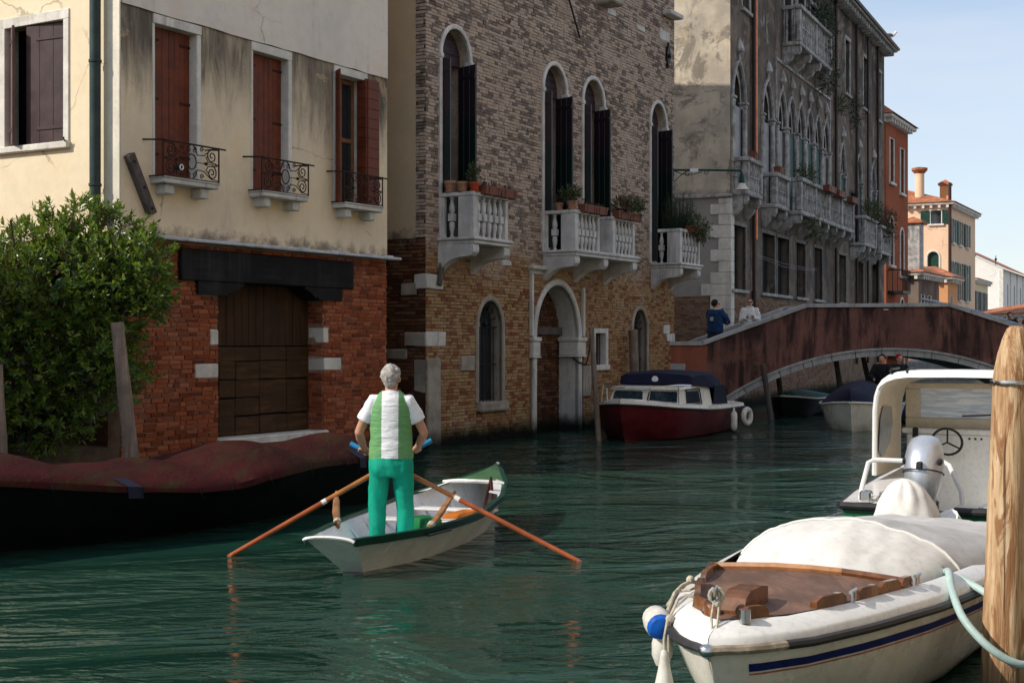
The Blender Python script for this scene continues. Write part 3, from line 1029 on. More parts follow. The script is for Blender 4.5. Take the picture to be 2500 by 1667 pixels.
for (a, b_), h_ in zip(CW, cw):
    stone_arch(h_, .085, -.045, .05, M['stone_frame'])
    for x in (a - .095, b_ - .012):
        MB().cbox(x, x + .107, -.062, .10, 6.97, 7.06, .012).build('impost', M['stone_frame'], pal)
    # lunette of boards
    zs = [7.03 - .06, 7.16, 7.30, 7.43, 7.60]
    for z0, z1 in zip(zs, zs[1:]):
        xc, r_ = (a + b_) / 2, (b_ - a) / 2
        pts = []
        for i in range(9):
            z = z0 + (z1 - .006 - z0) * i / 8
            q = 1 - max(0, (z - 7.03) / .55) ** 2
            if q < 0: break
            pts.append((r_ * math.sqrt(q), z))
        poly = [(xc - q, z) for q, z in pts] + [(xc + q, z) for q, z in reversed(pts)]
        fixnormals(MB().prism(poly, .195 + rnd.uniform(-.003, .003), .22).build('lunette_board', M['paint_purple'], pal))
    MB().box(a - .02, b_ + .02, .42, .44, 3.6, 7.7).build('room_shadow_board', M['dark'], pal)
    # opened shutter leaves
    for (P, Q) in (((a + .035, .27), (a + .05, -.17)), ((b_ - .03, .20), (b_ - .17, -.26))):
        d = Vector((Q[0] - P[0], Q[1] - P[1])); L_ = d.length
        Mx = Matrix.Translation((P[0], P[1], 0)) @ Matrix.Rotation(math.atan2(d.y, d.x), 4, 'Z')
        sh = MB().box(0, L_, -.010, .010, 3.80, 6.97, Mx).build('shutter', M['shutter_green'], pal)
        for j in range(3):
            MB().cbox(L_ * j / 3 + .002, L_ * (j + 1) / 3 - .002, -.02, .02, 3.802, 6.968, .004, Mx).build('plank', M['shutter_green'], sh)
        MB().cbox(.01, L_ - .01, -.032, .032, 6.72, 6.80, .004, Mx).build('batten', M['shutter_green'], sh)
# barred low windows
def bars(h_, y, name, fan=True):
    mb = MB()
    n = 7
    w = h_['x1'] - h_['x0']
    for i in range(1, n):
        x = h_['x0'] + w * i / n
        mb.tube([(x, y, h_['z0']), (x, y, h_['zs'] if fan else h_['t'](x))], .011, 5)
    mb.tube([(h_['x0'], y, h_['zs']), (h_['x1'], y, h_['zs'])], .014, 5)
    mb.tube([(h_['x0'], y, (h_['z0'] + h_['zs']) / 2), (h_['x1'], y, (h_['z0'] + h_['zs']) / 2)], .010, 5)
    if fan:
        xc = (h_['x0'] + h_['x1']) / 2
        for i in range(1, 8):
            a = math.pi * i / 8
            x = xc + math.cos(a) * w / 2
            mb.tube([(xc + .06 * math.cos(a), y, h_['zs'] + .05 + .04 * math.sin(a)), (x, y, h_['t'](min(h_['x1'], max(h_['x0'], x))))], .009, 5)
        mb.sphere((xc, y, h_['zs'] + .06), .05, 8, 5)
    return mb.build(name, M['iron_black'], pal, True)
for h_ in (L1, L2):
    stone_arch(h_, .10, -.035, .06, M['stone_rough'], tap=.02)
    mb = MB(); reveal(mb, h_, -.0, .24)
    mb.build('window_reveal', M['stone_rough'], pal)
    MB().box(h_['x0'] - .02, h_['x1'] + .02, .235, .25, h_['z0'] - .1, 2.75).build('pane', M['glass_dark'], pal)
    bars(h_, .12, 'window_bars')
MB().cbox(1.70, 2.76, -.10, .22, .58, .76, .02, j=.012).build('window_sill', M['stone_rough'], pal)
mb = MB()
mb.cbox(6.51, 6.60, -.03, .2, 1.28, 2.19, .008); mb.cbox(7.10, 7.22, -.03, .2, 1.28, 2.19, .008)
mb.cbox(6.60, 7.10, -.03, .2, 2.08, 2.19, .008); mb.cbox(6.48, 7.25, -.06, .2, 1.27, 1.385, .01)
mb.build('small_window_frame', M['stone_frame'], pal)
MB().box(6.58, 7.12, .19, .21, 1.3, 2.1).build('pane', M['glass_dark'], pal)
mb = MB()
for i in range(1, 6): mb.tube([(6.60 + .5 * i / 6, .09, 1.38), (6.60 + .5 * i / 6, .09, 2.08)], .010, 5)
mb.build('window_bars', M['iron_black'], pal, True)
# water door: moulded arch, deep stone reveal, bricked back
stone_arch(port, .13, -.055, .06, M['istria'], 'portal_arch', .025)
mb = MB(); reveal(mb, port, 0, .46)
mb.build('portal_reveal', M['istria'], pal)
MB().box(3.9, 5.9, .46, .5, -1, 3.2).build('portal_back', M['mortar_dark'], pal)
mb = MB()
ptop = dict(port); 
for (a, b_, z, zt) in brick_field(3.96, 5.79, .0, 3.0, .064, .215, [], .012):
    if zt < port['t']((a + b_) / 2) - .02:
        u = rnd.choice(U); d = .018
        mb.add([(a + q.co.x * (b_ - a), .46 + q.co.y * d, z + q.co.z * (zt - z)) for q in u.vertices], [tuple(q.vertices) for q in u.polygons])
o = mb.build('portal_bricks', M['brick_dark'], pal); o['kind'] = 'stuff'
MB().cbox(3.96, 5.79, .36, .46, 2.04, 2.20, .01).build('portal_beam', M['wood_darkgrey'], pal)
for (x0, x1) in ((3.715, 4.06), (5.66, 6.07)):
    MB().cbox(x0 + .02, x1 - .02, -.075, .40, 1.60, 1.90, .02).build('capital', M['istria'], pal)
    MB().cbox(x0, x1, -.10, .42, 1.90, 1.985, .015).build('abacus', M['istria'], pal)
    MB().cbox(x0 + .005, x1 - .005, -.088, .41, 1.57, 1.605, .01).build('necking', M['istria'], pal)
for x in (3.71, 5.96):
    MB().cbox(x, x + .075, -.07, .02, 2.0, 3.25 if x < 5 else 3.05, .015).build('shaft', M['istria'], pal)
mb = MB().cbox(3.66, 4.36, -.12, .02, 3.34, 3.42, .015)
mb.build('cornice_block', M['istria'], pal)
# iron fixings
mb = MB().tube([(4.85, -.06, 9.68), (5.265, -.07, 9.045), (5.74, -.08, 8.33)], .022, 6)
mb.build('tie_rod', M['iron_black'], pal, True)
fixnormals(MB().prism([(10.45, 8.50), (10.58, 8.72), (10.60, 8.86), (10.50, 9.13), (10.38, 8.86), (10.40, 8.70)], -.06, .0).build('tie_plate', M['iron_black'], pal))
MB().sphere((10.49, -.06, 8.80), .06, 8, 6).build('tie_plate_boss', M['iron_black'], pal, True)
MB().cbox(6.67, 7.18, -.45, .1, 9.25, 9.5, .03).build('upper_corbel', M['stone_rough'], pal)
MB().cbox(10.2, 10.95, -.25, .0, 9.75, 9.86, .02).build('upper_ledge', M['istria'], pal)
# slanting board by the corner
Mx = Matrix.Translation((.43, -.05, 3.25)) @ Matrix.Rotation(R(13), 4, 'Y')
MB().cbox(-.06, .06, -.03, .03, -.36, .36, .006, Mx).build('tie_board', M['wood_darkgrey'], pal)

# flank towards the cream house
def flank(o):
    o.rotation_euler.z = SIDE
    return o
mb = MB()
wall_sheet(mb, -9, -.21, 3.72, CT, [], .0)
flank(mb.build('side_plaster', M['stucco_beige'], pal))
mb = MB()
wall_sheet(mb, -9, 0, -1, 3.74, [], .014); wall_sheet(mb, -.22, 0, 3.74, CT, [], .014)
flank(mb.build('side_wall', M['mortar_dark'], pal))
mb = MB()
for (a, b_, z, zt) in brick_field(-1.3, -.005, .0, 3.70, .064, .215, [], .011, 0, [(-.44, 0, 1.815, 2.065), (-.27, 0, -1, 1.6), (-.55, -.15, 2.72, 2.95)]):
    u = rnd.choice(U); d = .014 + rnd.uniform(.001, .012)
    mb.add([(a + q.co.x * (b_ - a), .014 + q.co.y * d, z + q.co.z * (zt - z)) for q in u.vertices], [tuple(q.vertices) for q in u.polygons])
o = flank(mb.build('side_bricks', M['brick_dark'], pal)); o['kind'] = 'stuff'
mb = MB()
for (a, b_, z, zt) in brick_field(-.215, -.004, 3.74, 10.2, .0615, .205, [], .010):
    u = rnd.choice(U); d = .014 + rnd.uniform(.001, .012)
    mb.add([(a + q.co.x * (b_ - a), .014 + q.co.y * d, z + q.co.z * (zt - z)) for q in u.vertices], [tuple(q.vertices) for q in u.polygons])
o = flank(mb.build('quoin_bricks', M['brick_ochre'], pal)); o['kind'] = 'stuff'
for (v0, v1, z, zt) in ((.0, .44, 1.82, 2.06), (.2, .52, 2.72, 2.94), (.40, 1.1, 1.60, 1.76)):
    flank(MB().cbox(-v1, -v0 - .002, -.03, .1, z, zt, .012, j=.008).build('stone_block', M['stone_rough'], pal))
mb = MB()
mb.add([(CL, 0, -1), (CL, 9, -1), (CL, 9, CT), (CL, 0, CT)], [(0, 1, 2, 3)])
mb.add([(0, 9, -1), (CL, 9, -1), (CL, 9, CT), (0, 9, CT)], [(0, 1, 2, 3)])
mb.build('end_wall', M['mortar_ochre'], pal)
ov = .5
mb = MB().add([(-ov, -ov, CT), (CL + ov, -ov, CT), (CL + ov, 9 + ov, CT), (-ov, 9 + ov, CT), (3.5, 4.5, CT + 1.9), (CL - 3.5, 4.5, CT + 1.9)], [(0, 1, 5, 4), (1, 2, 5), (2, 3, 4, 5), (3, 0, 4), (3, 2, 1, 0)])
mb.build('roof', M['rooftile'], pal)

# balconies
bal_prof = [(.030, 0), (.040, .012), (.040, .03), (.026, .045), (.030, .09), (.046, .15), (.054, .21), (.050, .26), (.034, .295), (.036, .30)]
bal_top = [(.036, .43), (.034, .435), (.050, .47), (.054, .52), (.046, .58), (.030, .64), (.026, .685), (.040, .70), (.040, .72), (.030, .735)]
mb = MB().lathe(bal_prof, 10).lathe(bal_top, 10)
mb.cbox(-.056, .056, -.056, .056, .297, .433, .006)
balus = mb.build('baluster', M['balcony_stone'], None, True, 35)
balmesh = balus.data
bpy.data.objects.remove(balus)

def slab(u0, u1, dep, brs, zt=3.745):
    s = MB().cbox(u0 - .01, u1 + .01, -dep - .02, .02, zt - .055, zt, .015, j=.004).build('balcony', M['balcony_stone'], pal)
    MB().cbox(u0 + .025, u1 - .025, -dep + .015, .02, zt - .125, zt - .056, .015, j=.004).build('slab', M['balcony_stone'], s)
    for x in brs:
        prof = [(0, zt - .126), (-dep + .05, zt - .126), (-dep + .035, zt - .20), (-dep + .045, zt - .27), (-dep + .10, zt - .33), (-dep + .20, zt - .345), (-dep + .34, zt - .35), (-dep + .5, zt - .39), (-dep + .6, zt - .45), (-.06, zt - .54), (0, zt - .60)]
        mb = MB()
        n = len(prof)
        mb.add([(x, y, z) for y, z in prof] + [(x + .2, y, z) for y, z in prof], [tuple(range(n)), tuple(reversed(range(n, 2 * n)))] + [(i, i + n, (i + 1) % n + n, (i + 1) % n) for i in range(n)])
        fixnormals(mb.build('bracket', M['balcony_stone'], s, True, 30))
    return s

def balustrade(s, u0, u1, dep, nb, zt=3.745, H_=.80):
    zb = zt
    rail = MB()
    rw = .16
    MB().cbox(u0, u1, -dep, -dep + rw, zb + H_ - .075, zb + H_, .012, j=.003).build('rail', M['balcony_stone'], s)
    for x in (u0, u1 - rw):
        MB().cbox(x, x + rw, -dep + rw, .0, zb + H_ - .074, zb + H_ - .001, .012, j=.003).build('rail', M['balcony_stone'], s)
    for x, w in ((u0 + .01, .14), (u1 - .10, .09)):
        MB().cbox(x, x + w, -dep + .01, -dep + .34, zb + .001, zb + H_ - .075, .010, j=.003).build('pier', M['balcony_stone'], s)
    MB().cbox(u0 + .02, u0 + .12, -.10, .0, zb, zb + H_ - .075, .008).build('pier', M['balcony_stone'], s)
    for i in range(nb):
        x = u0 + .15 + (u1 - u0 - .25) * (i + .5) / nb
        o = inst(balmesh, 'baluster', s, (x, -dep + .08, zb), (0, 0, 0), (1, 1, (H_ - .075) / .735))
    for x in (u0 + .08, u1 - .08):
        inst(balmesh, 'baluster', s, (x, -.25 * dep - .05, zb), (0, 0, 0), (1, 1, (H_ - .075) / .735))

s1 = slab(.36, 1.70, .78, (.38, 1.46)); balustrade(s1, .40, 1.62, .745, 5)
s2 = slab(4.22, 7.22, .78, (4.26, 5.56, 6.98)); balustrade(s2, 4.26, 5.38, .745, 5); balustrade(s2, 5.98, 7.10, .745, 5)
s4 = slab(9.50, 10.86, .78, (9.54, 10.62)); balustrade(s4, 9.56, 10.80, .745, 5)

# ------------------------------------------------------------------ gothic palazzo
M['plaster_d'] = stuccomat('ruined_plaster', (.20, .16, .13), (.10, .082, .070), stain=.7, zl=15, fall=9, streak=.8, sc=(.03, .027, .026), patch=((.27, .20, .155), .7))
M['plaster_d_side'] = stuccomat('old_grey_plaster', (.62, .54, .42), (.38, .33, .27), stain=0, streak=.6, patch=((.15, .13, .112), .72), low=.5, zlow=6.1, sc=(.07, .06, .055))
M['plaster_low'] = stuccomat('low_grey_plaster', (.34, .32, .30), (.28, .265, .25), streak=.2)
M['gothic_stone'] = pmat('gothic_stone', (.40, .38, .36), .8, var=.45, vs=5, streak=.9, scol=(.05, .045, .045), ss=5, bmp=.3)
M['gothic_dark'] = pmat('sooty_stone', (.22, .20, .185), .85, var=.4, vs=5, streak=.8, bmp=.3)
M['panel_pale'] = pmat('pale_boards', (.36, .35, .35), .7, var=.2, vs=4, streak=.4)
M['shutter_teal'] = pmat('green_shutter', (.012, .048, .036), .5, var=.3, vs=6)
M['shutter_dk'] = pmat('dark_shutter', (.012, .018, .018), .55, var=.3, vs=6)
M['shutter_blue'] = pmat('blue_shutter', (.035, .055, .075), .6, var=.2)
M['pipe_brown'] = pmat('brown_downpipe', (.050, .025, .022), .45, metal=.2, var=.25)
M['copper'] = pmat('copper_downpipe', (.52, .19, .09), .35, metal=.7, var=.25, vs=5)
M['brick_pale'] = brickmat('brick_pale', [(0, (.24, .15, .10)), (.4, (.30, .20, .14)), (.7, (.22, .13, .09)), (1, (.16, .08, .05))], efflo=.4)
M['mortar_pale'] = mortarmat('mortar_pale', (.26, .18, .13), (.16, .11, .08))

got = thing('gothic_palazzo', 'dark grey gothic palazzo with pointed windows, carved balconies and copper downpipe', 'palazzo', (FD[0], FD[1], 0), FD[2])
DL, DT = 25.1, 14.9
LOW = [(.18, 1.60), (3.50, 5.10), (5.42, 7.02), (8.0, 9.4), (10.75, 12.1), (15.05, 16.45), (18.6, 20.1), (22.0, 23.4)]
lw = [rect_hole(a, b_, 3.40, 5.24) for a, b_ in LOW]
GOT = [(.17, 1.48), (3.47, 4.78)] + [(5.36 + i * 1.335, 6.55 + i * 1.335) for i in range(6)] + [(15.1, 16.2), (18.4, 19.6), (21.6, 22.8)]
gh = [arch_hole(a, b_, 6.05, 8.85 if i < 8 else 8.4, 1.15, True) for i, (a, b_) in enumerate(GOT)]
UPP = [(1.2, 2.0), (6.3, 7.3), (8.2, 9.2), (10.1, 11.1), (16.2, 17.1), (20.0, 20.9), (23.2, 24.1)]
uh = [rect_hole(a, b_, 11.65, 13.75) for a, b_ in UPP]
mb = MB()
wall_sheet(mb, 0, DL, 3.2, DT, lw + gh + uh, 0)
for h_ in lw + gh + uh: reveal(mb, h_, 0, .30)
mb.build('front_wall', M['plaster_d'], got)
mb = MB(); wall_sheet(mb, 0, DL, -1, 3.2, [], .012)
fw = mb.build('base_wall', M['mortar_pale'], got)
br = [q for q in brick_field(0, 14, .02, 3.19, .064, .21, [], .011)]
add_bricks(got, fw, br, M['brick_pale'], 0, lambda q: 0)
for (a, b_), h_ in zip(LOW, lw):
    MB().box(a, b_, .26, .28, 3.38, 5.26).build('shutter', M['shutter_dk'], got)
    mb = MB()
    mb.cbox(a - .09, a, -.02, .10, 3.40, 5.24, .01); mb.cbox(b_, b_ + .10, -.02, .10, 3.40, 5.24, .01)
    mb.cbox(a - .10, b_ + .11, -.03, .1, 5.24, 5.36, .01)
    mb.build('window_frame', M['gothic_dark'], got)
    MB().cbox(a - .15, b_ + .15, -.10, .1, 3.30, 3.40, .015).build('window_sill', M['gothic_stone'], got)
    mb = MB()
    n = 3
    for i in range(1, n):
        mb.tube([(a + (b_ - a) * i / n, .10, 3.4), (a + (b_ - a) * i / n, .10, 5.24)], .007, 4)
    mb.build('window_bars', M['iron_black'], got)
for i, ((a, b_), h_) in enumerate(zip(GOT, gh)):
    pale = i in (0, 1, 2, 7)
    zs = h_['zs']
    xc = (a + b_) / 2
    if pale:
        for k in range(2):
            w = (b_ - a - .1) / 2
            MB().cbox(a + .05 + k * w + .004, a + .05 + (k + 1) * w - .004, .09, .13, 6.05, zs - .1, .01).build('shutter', M['panel_pale'], got)
    else:
        for k in range(3):
            w = (b_ - a - .06) / 3
            MB().cbox(a + .03 + k * w + .004, a + .03 + (k + 1) * w - .004, .02, .06, 6.05, zs - .02, .01).build('shutter', M['shutter_teal'], got)
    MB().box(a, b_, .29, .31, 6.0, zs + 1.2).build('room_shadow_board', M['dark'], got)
    # traceried head: pointed band, inner cusped band, finial
    fixnormals(MB().band(outline(h_), .075, -.075, .05, .02).build('arch_moulding', M['gothic_stone'], got, True, 30))
    inner = arch_hole(a + .22, b_ - .22, zs - .05, zs + .30, .52, True)
    mb = MB()
    wall_sheet(mb, a, b_, zs - .02, zs + 1.2, [dict(inner, z0=zs - .02, b=lambda x, z=zs: z - .02)], .07)
    L = outline(h_)
    # keep the tracery inside the pointed head
    keep = MB()
    for f in mb.f:
        pts = [mb.v[j] for j in f]
        pts = [(x, y, min(z, max(zs, h_['t'](min(b_, max(a, x)))))) for x, y, z in pts]
        keep.add(pts, [tuple(range(len(pts)))])
    keep.build('tracery', M['gothic_stone'], got)
    tip = h_['t'](xc)
    mb = MB()
    mb.lathe([(.03, 0), (.05, .06), (.03, .12), (.05, .17), (.14, .26), (.13, .36), (.07, .52), (.005, .68)], 8, (xc, -.05, tip + .02))
    mb.build('finial', M['gothic_stone'], got, True)
    if i in (0, 1) or i > 7:
        xs = (a - .06, b_ - .10)
    else:
        xs = (a - .10, b_ - .05)
    for x in xs:
        mb = MB().cbox(x, x + .16, -.10, .16, zs - .16, zs - .02, .03).cbox(x - .03, x + .19, -.13, .18, zs - .02, zs + .06, .02)
        mb.build('capital', M['gothic_stone'], got)
        if i < 8:
            mb = MB().tube([(x + .08, -.02, 6.05), (x + .08, -.02, zs - .15)], [.085, .075], 10)
            mb.build('column', M['gothic_stone'], got, True)
mb = MB()
mb.cbox(5.18, 13.40, -.05, .02, 10.86, 10.96, .01); mb.cbox(5.18, 5.25, -.05, .02, 9.0, 10.86, .01); mb.cbox(13.33, 13.40, -.05, .02, 9.0, 10.86, .01)
mb.build('window_label_moulding', M['gothic_stone'], got)
for i, ((a, b_), h_) in enumerate(zip(UPP, uh)):
    MB().box(a, b_, .20, .22, 11.6, 13.8).build('shutter', M['shutter_blue'] if i in (5,) else M['panel_pale'] if i in (4,) else M['shutter_dk'], got)
    mb = MB()
    mb.cbox(a - .12, a, -.04, .1, 11.65, 13.75, .01); mb.cbox(b_, b_ + .12, -.04, .1, 11.65, 13.75, .01); mb.cbox(a - .14, b_ + .14, -.06, .1, 13.75, 13.9, .01)
    mb.cbox(a - .14, b_ + .14, -.10, .1, 11.54, 11.65, .01)
    mb.build('window_frame', M['gothic_stone'], got)

def gbalcony(u0, u1, dep, z0, z1, nb, brs):
    s = MB().cbox(u0, u1, -dep, .02, z0, z0 + .14, .03, j=.006).build('balcony', M['gothic_stone'], got)
    MB().cbox(u0 - .04, u1 + .04, -dep - .05, -dep + .16, z1 - .13, z1, .02, j=.006).build('rail', M['gothic_stone'], s)
    for x in (u0 - .04, u1 - .12):
        MB().cbox(x, x + .16, -dep + .16, .0, z1 - .129, z1 - .001, .02, j=.006).build('rail', M['gothic_stone'], s)
    npier = max(1, round((u1 - u0) / 2.2))
    for i in range(npier + 1):
        x = u0 + (u1 - u0 - .18) * i / npier
        MB().cbox(x, x + .18, -dep + .0, -dep + .16, z0 + .14, z1 - .13, .02).build('pier', M['gothic_stone'], s)
    mb = MB()
    H_ = z1 - .13 - z0 - .14
    for i in range(nb):
        x = u0 + .2 + (u1 - u0 - .4) * (i + .5) / nb
        mb.lathe([(.05, 0), (.035, H_ * .08), (.06, H_ * .25), (.035, H_ * .45), (.065, H_ * .5), (.035, H_ * .55), (.06, H_ * .78), (.035, H_ * .94), (.05, H_)], 7, (x, -dep + .08, z0 + .14))
    for i in range(2):
        y = -dep * (i + .6) / 2.4
        for x in (u0 + .06, u1 - .06):
            mb.lathe([(.05, 0), (.035, H_ * .08), (.06, H_ * .25), (.035, H_ * .45), (.065, H_ * .5), (.035, H_ * .55), (.06, H_ * .78), (.035, H_ * .94), (.05, H_)], 7, (x, y, z0 + .14))
    o = mb.build('balusters', M['gothic_stone'], s, True)
    o['kind'] = 'stuff'
    for x in brs:
        prof = [(0, z0), (-dep + .04, z0), (-dep + .03, z0 - .14), (-dep + .10, z0 - .26), (-dep * .6, z0 - .28), (-dep * .5, z0 - .40), (-.1, z0 - .55), (0, z0 - .55)]
        n = len(prof)
        mb = MB().add([(x, y, z) for y, z in prof] + [(x + .22, y, z) for y, z in prof], [tuple(range(n)), tuple(reversed(range(n, 2 * n)))] + [(i, i + n, (i + 1) % n + n, (i + 1) % n) for i in range(n)])
        fixnormals(mb.build('bracket', M['gothic_stone'], s))
    return s
gbalcony(.08, 1.72, .50, 6.05, 7.14, 6, (.12, 1.45))
gbalcony(3.36, 5.0, .50, 5.98, 7.06, 6, (3.40, 4.7))
gbalcony(5.28, 13.9, .82, 5.92, 7.10, 34, [5.35 + i * 1.36 for i in range(7)])
gbalcony(17.2, 19.9, .6, 5.7, 6.9, 9, (17.3, 18.5, 19.6))
gbalcony(20.9, 23.4, .6, 5.6, 6.8, 9, (21.0, 23.1))
gbalcony(6.0, 10.9, .62, 11.45, 12.75, 18, (6.1, 7.6, 9.1, 10.6))
# pipes
for u, mt, r_, z0 in ((2.22, 'pipe_brown', .055, 3.3), (2.42, 'copper', .06, 4.95), (14.1, 'pipe_brown', .06, 1), (18.15, 'pipe_brown', .06, 1), (20.6, 'pipe_brown', .05, 1), (22.95, 'pipe_brown', .06, 1)):
    MB().tube([(u, -.10, DT), (u, -.10, z0)], r_, 8).build('downpipe', M[mt], got, True)
mb = MB().tube([(2.2, -.10, 3.4), (2.2, -.10, 1.1)], .075, 8).build('downpipe', M['pipe_brown'], got, True)
# eaves
MB().cbox(-.3, DL + .3, -.55, .1, DT, DT + .16, .03).build('cornice', M['gothic_stone'], got)
mb = MB()
for i in range(52):
    x = -.1 + i * .49
    mb.cbox(x, x + .16, -.45, .0, DT - .22, DT - .002, .03)
o = mb.build('dentils', M['gothic_stone'], got); o['kind'] = 'stuff'
MB().tube([(-.3, -.58, DT + .14), (DL + .3, -.58, DT + .14)], .08, 6).build('gutter', M['pipe_brown'], got)
mb = MB().add([(-.5, -.6, DT + .2), (DL + .4, -.6, DT + .2), (DL + .4, 9, DT + .2), (-.5, 9, DT + .2), (3.5, 4.2, DT + 1.9), (DL - 3.5, 4.2, DT + 1.9)], [(0, 1, 5, 4), (1, 2, 5), (2, 3, 4, 5), (3, 0, 4), (3, 2, 1, 0)])
mb.build('roof', M['rooftile'], got)
MB().cbox(16.6, 17.5, .25, 1.0, DT + .2, DT + 2.1, .03).build('chimney', M['plaster_low'], got)
# side wall towards the street
mb = MB(); wall_sheet(mb, -8, 0, 6.02, DT, [], 0)
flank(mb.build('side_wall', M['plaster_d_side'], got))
mb = MB(); wall_sheet(mb, -8, 0, 3.2, 6.02, [], .0)
flank(mb.build('side_plaster', M['plaster_low'], got))
mb = MB(); wall_sheet(mb, -8, 0, -1, 3.2, [], .012)
flank(mb.build('side_base', M['mortar_pale'], got))
for (a, b_, z, zt) in brick_field(-2.6, -.35, 1.24, 3.19, .066, .22, [], .012):
    o = bpy.data.objects.new('brick', rnd.choice(U)); 
    COL.objects.link(o); o.parent = got
    o.rotation_euler.z = SIDE
    o.location = (0.012, -a, z) if False else (.012, -a, z)
    o.scale = (b_ - a, .012 + rnd.uniform(.002, .012), zt - z)
    if not o.data.materials: o.data.materials.append(M['brick_pale'])
flank(MB().cbox(-2.4, .06, -.10, .05, 6.0, 6.10, .02).build('string_course', M['gothic_stone'], got))
z = 1.24
k = 0
while z < 5.95:
    h_ = rnd.uniform(.30, .42)
    w = .34 if k % 2 else .58
    if z > 3.0 and z < 3.4: w = .85
    MB().cbox(-.04, .30, -w, -.0 + .0, 0, 0, 0) if False else None
    flank(MB().cbox(-w, .035, -.035, .3, z + .004, min(5.98, z + h_) - .004, .012, j=.005).build('quoin_stone', M['istria_clean'], got))
    z += h_; k += 1

# ------------------------------------------------------------------ bridge
def bridgemat(name, col, col2, streak):
    m, nt, b = newmat(name)
    p = wpos(nt)
    c = mixc(nt, rng(nt, noise(nt, p, .9, 5, .65), .35, .65), col, col2)
    s = noise(nt, vmul(nt, p, (1.7, 1.7, .22)), 1.2, 7, .68, .4)
    c = mixc(nt, rng(nt, s, .42, .58, 0, streak), c, (.032, .019, .017))
    c = mixc(nt, rng(nt, noise(nt, p, 12, 4, .7), .5, .75, 0, .35), c, tuple(x * .45 for x in col))
    e = mth(nt, 'MULTIPLY', rng(nt, noise(nt, p, 1.7, 5, .65), .5, .68), rng(nt, zof(nt, p), 2.2, 1.3, 0, .55))
    c = mixc(nt, e, c, (.25, .115, .085))
    c = algae(nt, p, c, .3)
    setin(nt, b, Base_Color=c, Roughness=.9, Specular_IOR_Level=.2)
    bump(nt, b, noise(nt, p, 20, 5, .7), .4, .02)
    return m
M['bridge'] = bridgemat('bridge_plaster', (.22, .098, .075), (.125, .060, .048), .97)
M['bridge_new'] = bridgemat('bridge_plaster_patch', (.30, .10, .06), (.27, .09, .055), .2)
M['bridge_stone'] = waterstone('bridge_stone', (.46, .45, .44), .8, .35)
brg = thing('stone_bridge', 'reddish plastered arched footbridge with white stone arch ring across the canal', 'bridge', (9.22, 33.34, 0), 0)
BX, BR, BZ = 9.22, 7.27, 1.56 - 7.27
PAR = [(3.76, 1.90), (4.64, 1.90), (7.18, 2.82), (10.64, 2.84), (14.8, 1.50), (19.0, 1.40)]
def ptop(x):
    for (a, za), (b_, zb) in zip(PAR, PAR[1:]):
        if a <= x <= b_:
            return za + (zb - za) * (x - a) / (b_ - a)
    return PAR[-1][1]
def arc(x, r):
    d = r * r - (x - BX) ** 2
    return BZ + math.sqrt(d) if d > 0 else -1
xs = sorted(set([3.76, 4.64, 7.18, 10.64, 14.8, 19.0, 5.2, 13.24] + [5.2 + i * .24 for i in range(34)]))
WB = 2.7
mb = MB()
for y0, y1 in ((0, .30), (WB - .30, WB)):
    for a, b_ in zip(xs, xs[1:]):
        bot = lambda x: max(-1, arc(x, BR + .15)) if 5.2 <= x <= 13.24 else -1
        za, zb = bot(a + 1e-4), bot(b_ - 1e-4)
        ta, tb = ptop(a) - .09, ptop(b_) - .09
        for y, fl in ((y0, 0), (y1, 1)):
            q = [(a - BX, y, za), (b_ - BX, y, zb), (b_ - BX, y, tb), (a - BX, y, ta)]
            mb.add(q, [(0, 1, 2, 3) if not fl else (3, 2, 1, 0)])
        mb.add([(a - BX, y0, ta), (b_ - BX, y0, tb), (b_ - BX, y1, tb), (a - BX, y1, ta)], [(0, 1, 2, 3)])
for y in (0,):
    mb.add([(3.76 - BX, 0, -1), (3.76 - BX, WB, -1), (3.76 - BX, WB, 1.8), (3.76 - BX, 0, 1.8)], [(0, 1, 2, 3)])
mb.build('parapet_wall', M['bridge'], brg)
mb = MB()
mb.box(3.76 - BX, 4.75 - BX, -.004, .01, -.5, 1.80)
mb.build('abutment_plaster', M['bridge_new'], brg)
MB().cbox(3.78 - BX, 4.22 - BX, -.02, .05, 1.17, 1.36, .012, j=.006).build('stone_block', M['bridge_stone'], brg)
# soffit and deck
mb = MB()
N_ = 28
for i in range(N_):
    a, b_ = 5.2 + 8.04 * i / N_, 5.2 + 8.04 * (i + 1) / N_
    mb.add([(a - BX, .02, arc(a, BR)), (b_ - BX, .02, arc(b_, BR)), (b_ - BX, WB - .02, arc(b_, BR)), (a - BX, WB - .02, arc(a, BR))], [(3, 2, 1, 0)])
for a in (5.2, 13.24):
    mb.add([(a - BX, .02, -1), (a - BX, .02, arc(a, BR)), (a - BX, WB - .02, arc(a, BR)), (a - BX, WB - .02, -1)], [(0, 1, 2, 3)])
mb.build('soffit', M['bridge_stone'], brg)
mb = MB()
st = 0
x = 3.8
while x < 18.8:
    x2 = x + .34
    z = max(1.22, ptop(x) - .80)
    mb.box(x - BX, x2 - BX - .0, .30, WB - .30, z - .18, z)
    x = x2
o = mb.build('deck_steps', M['pave'], brg)
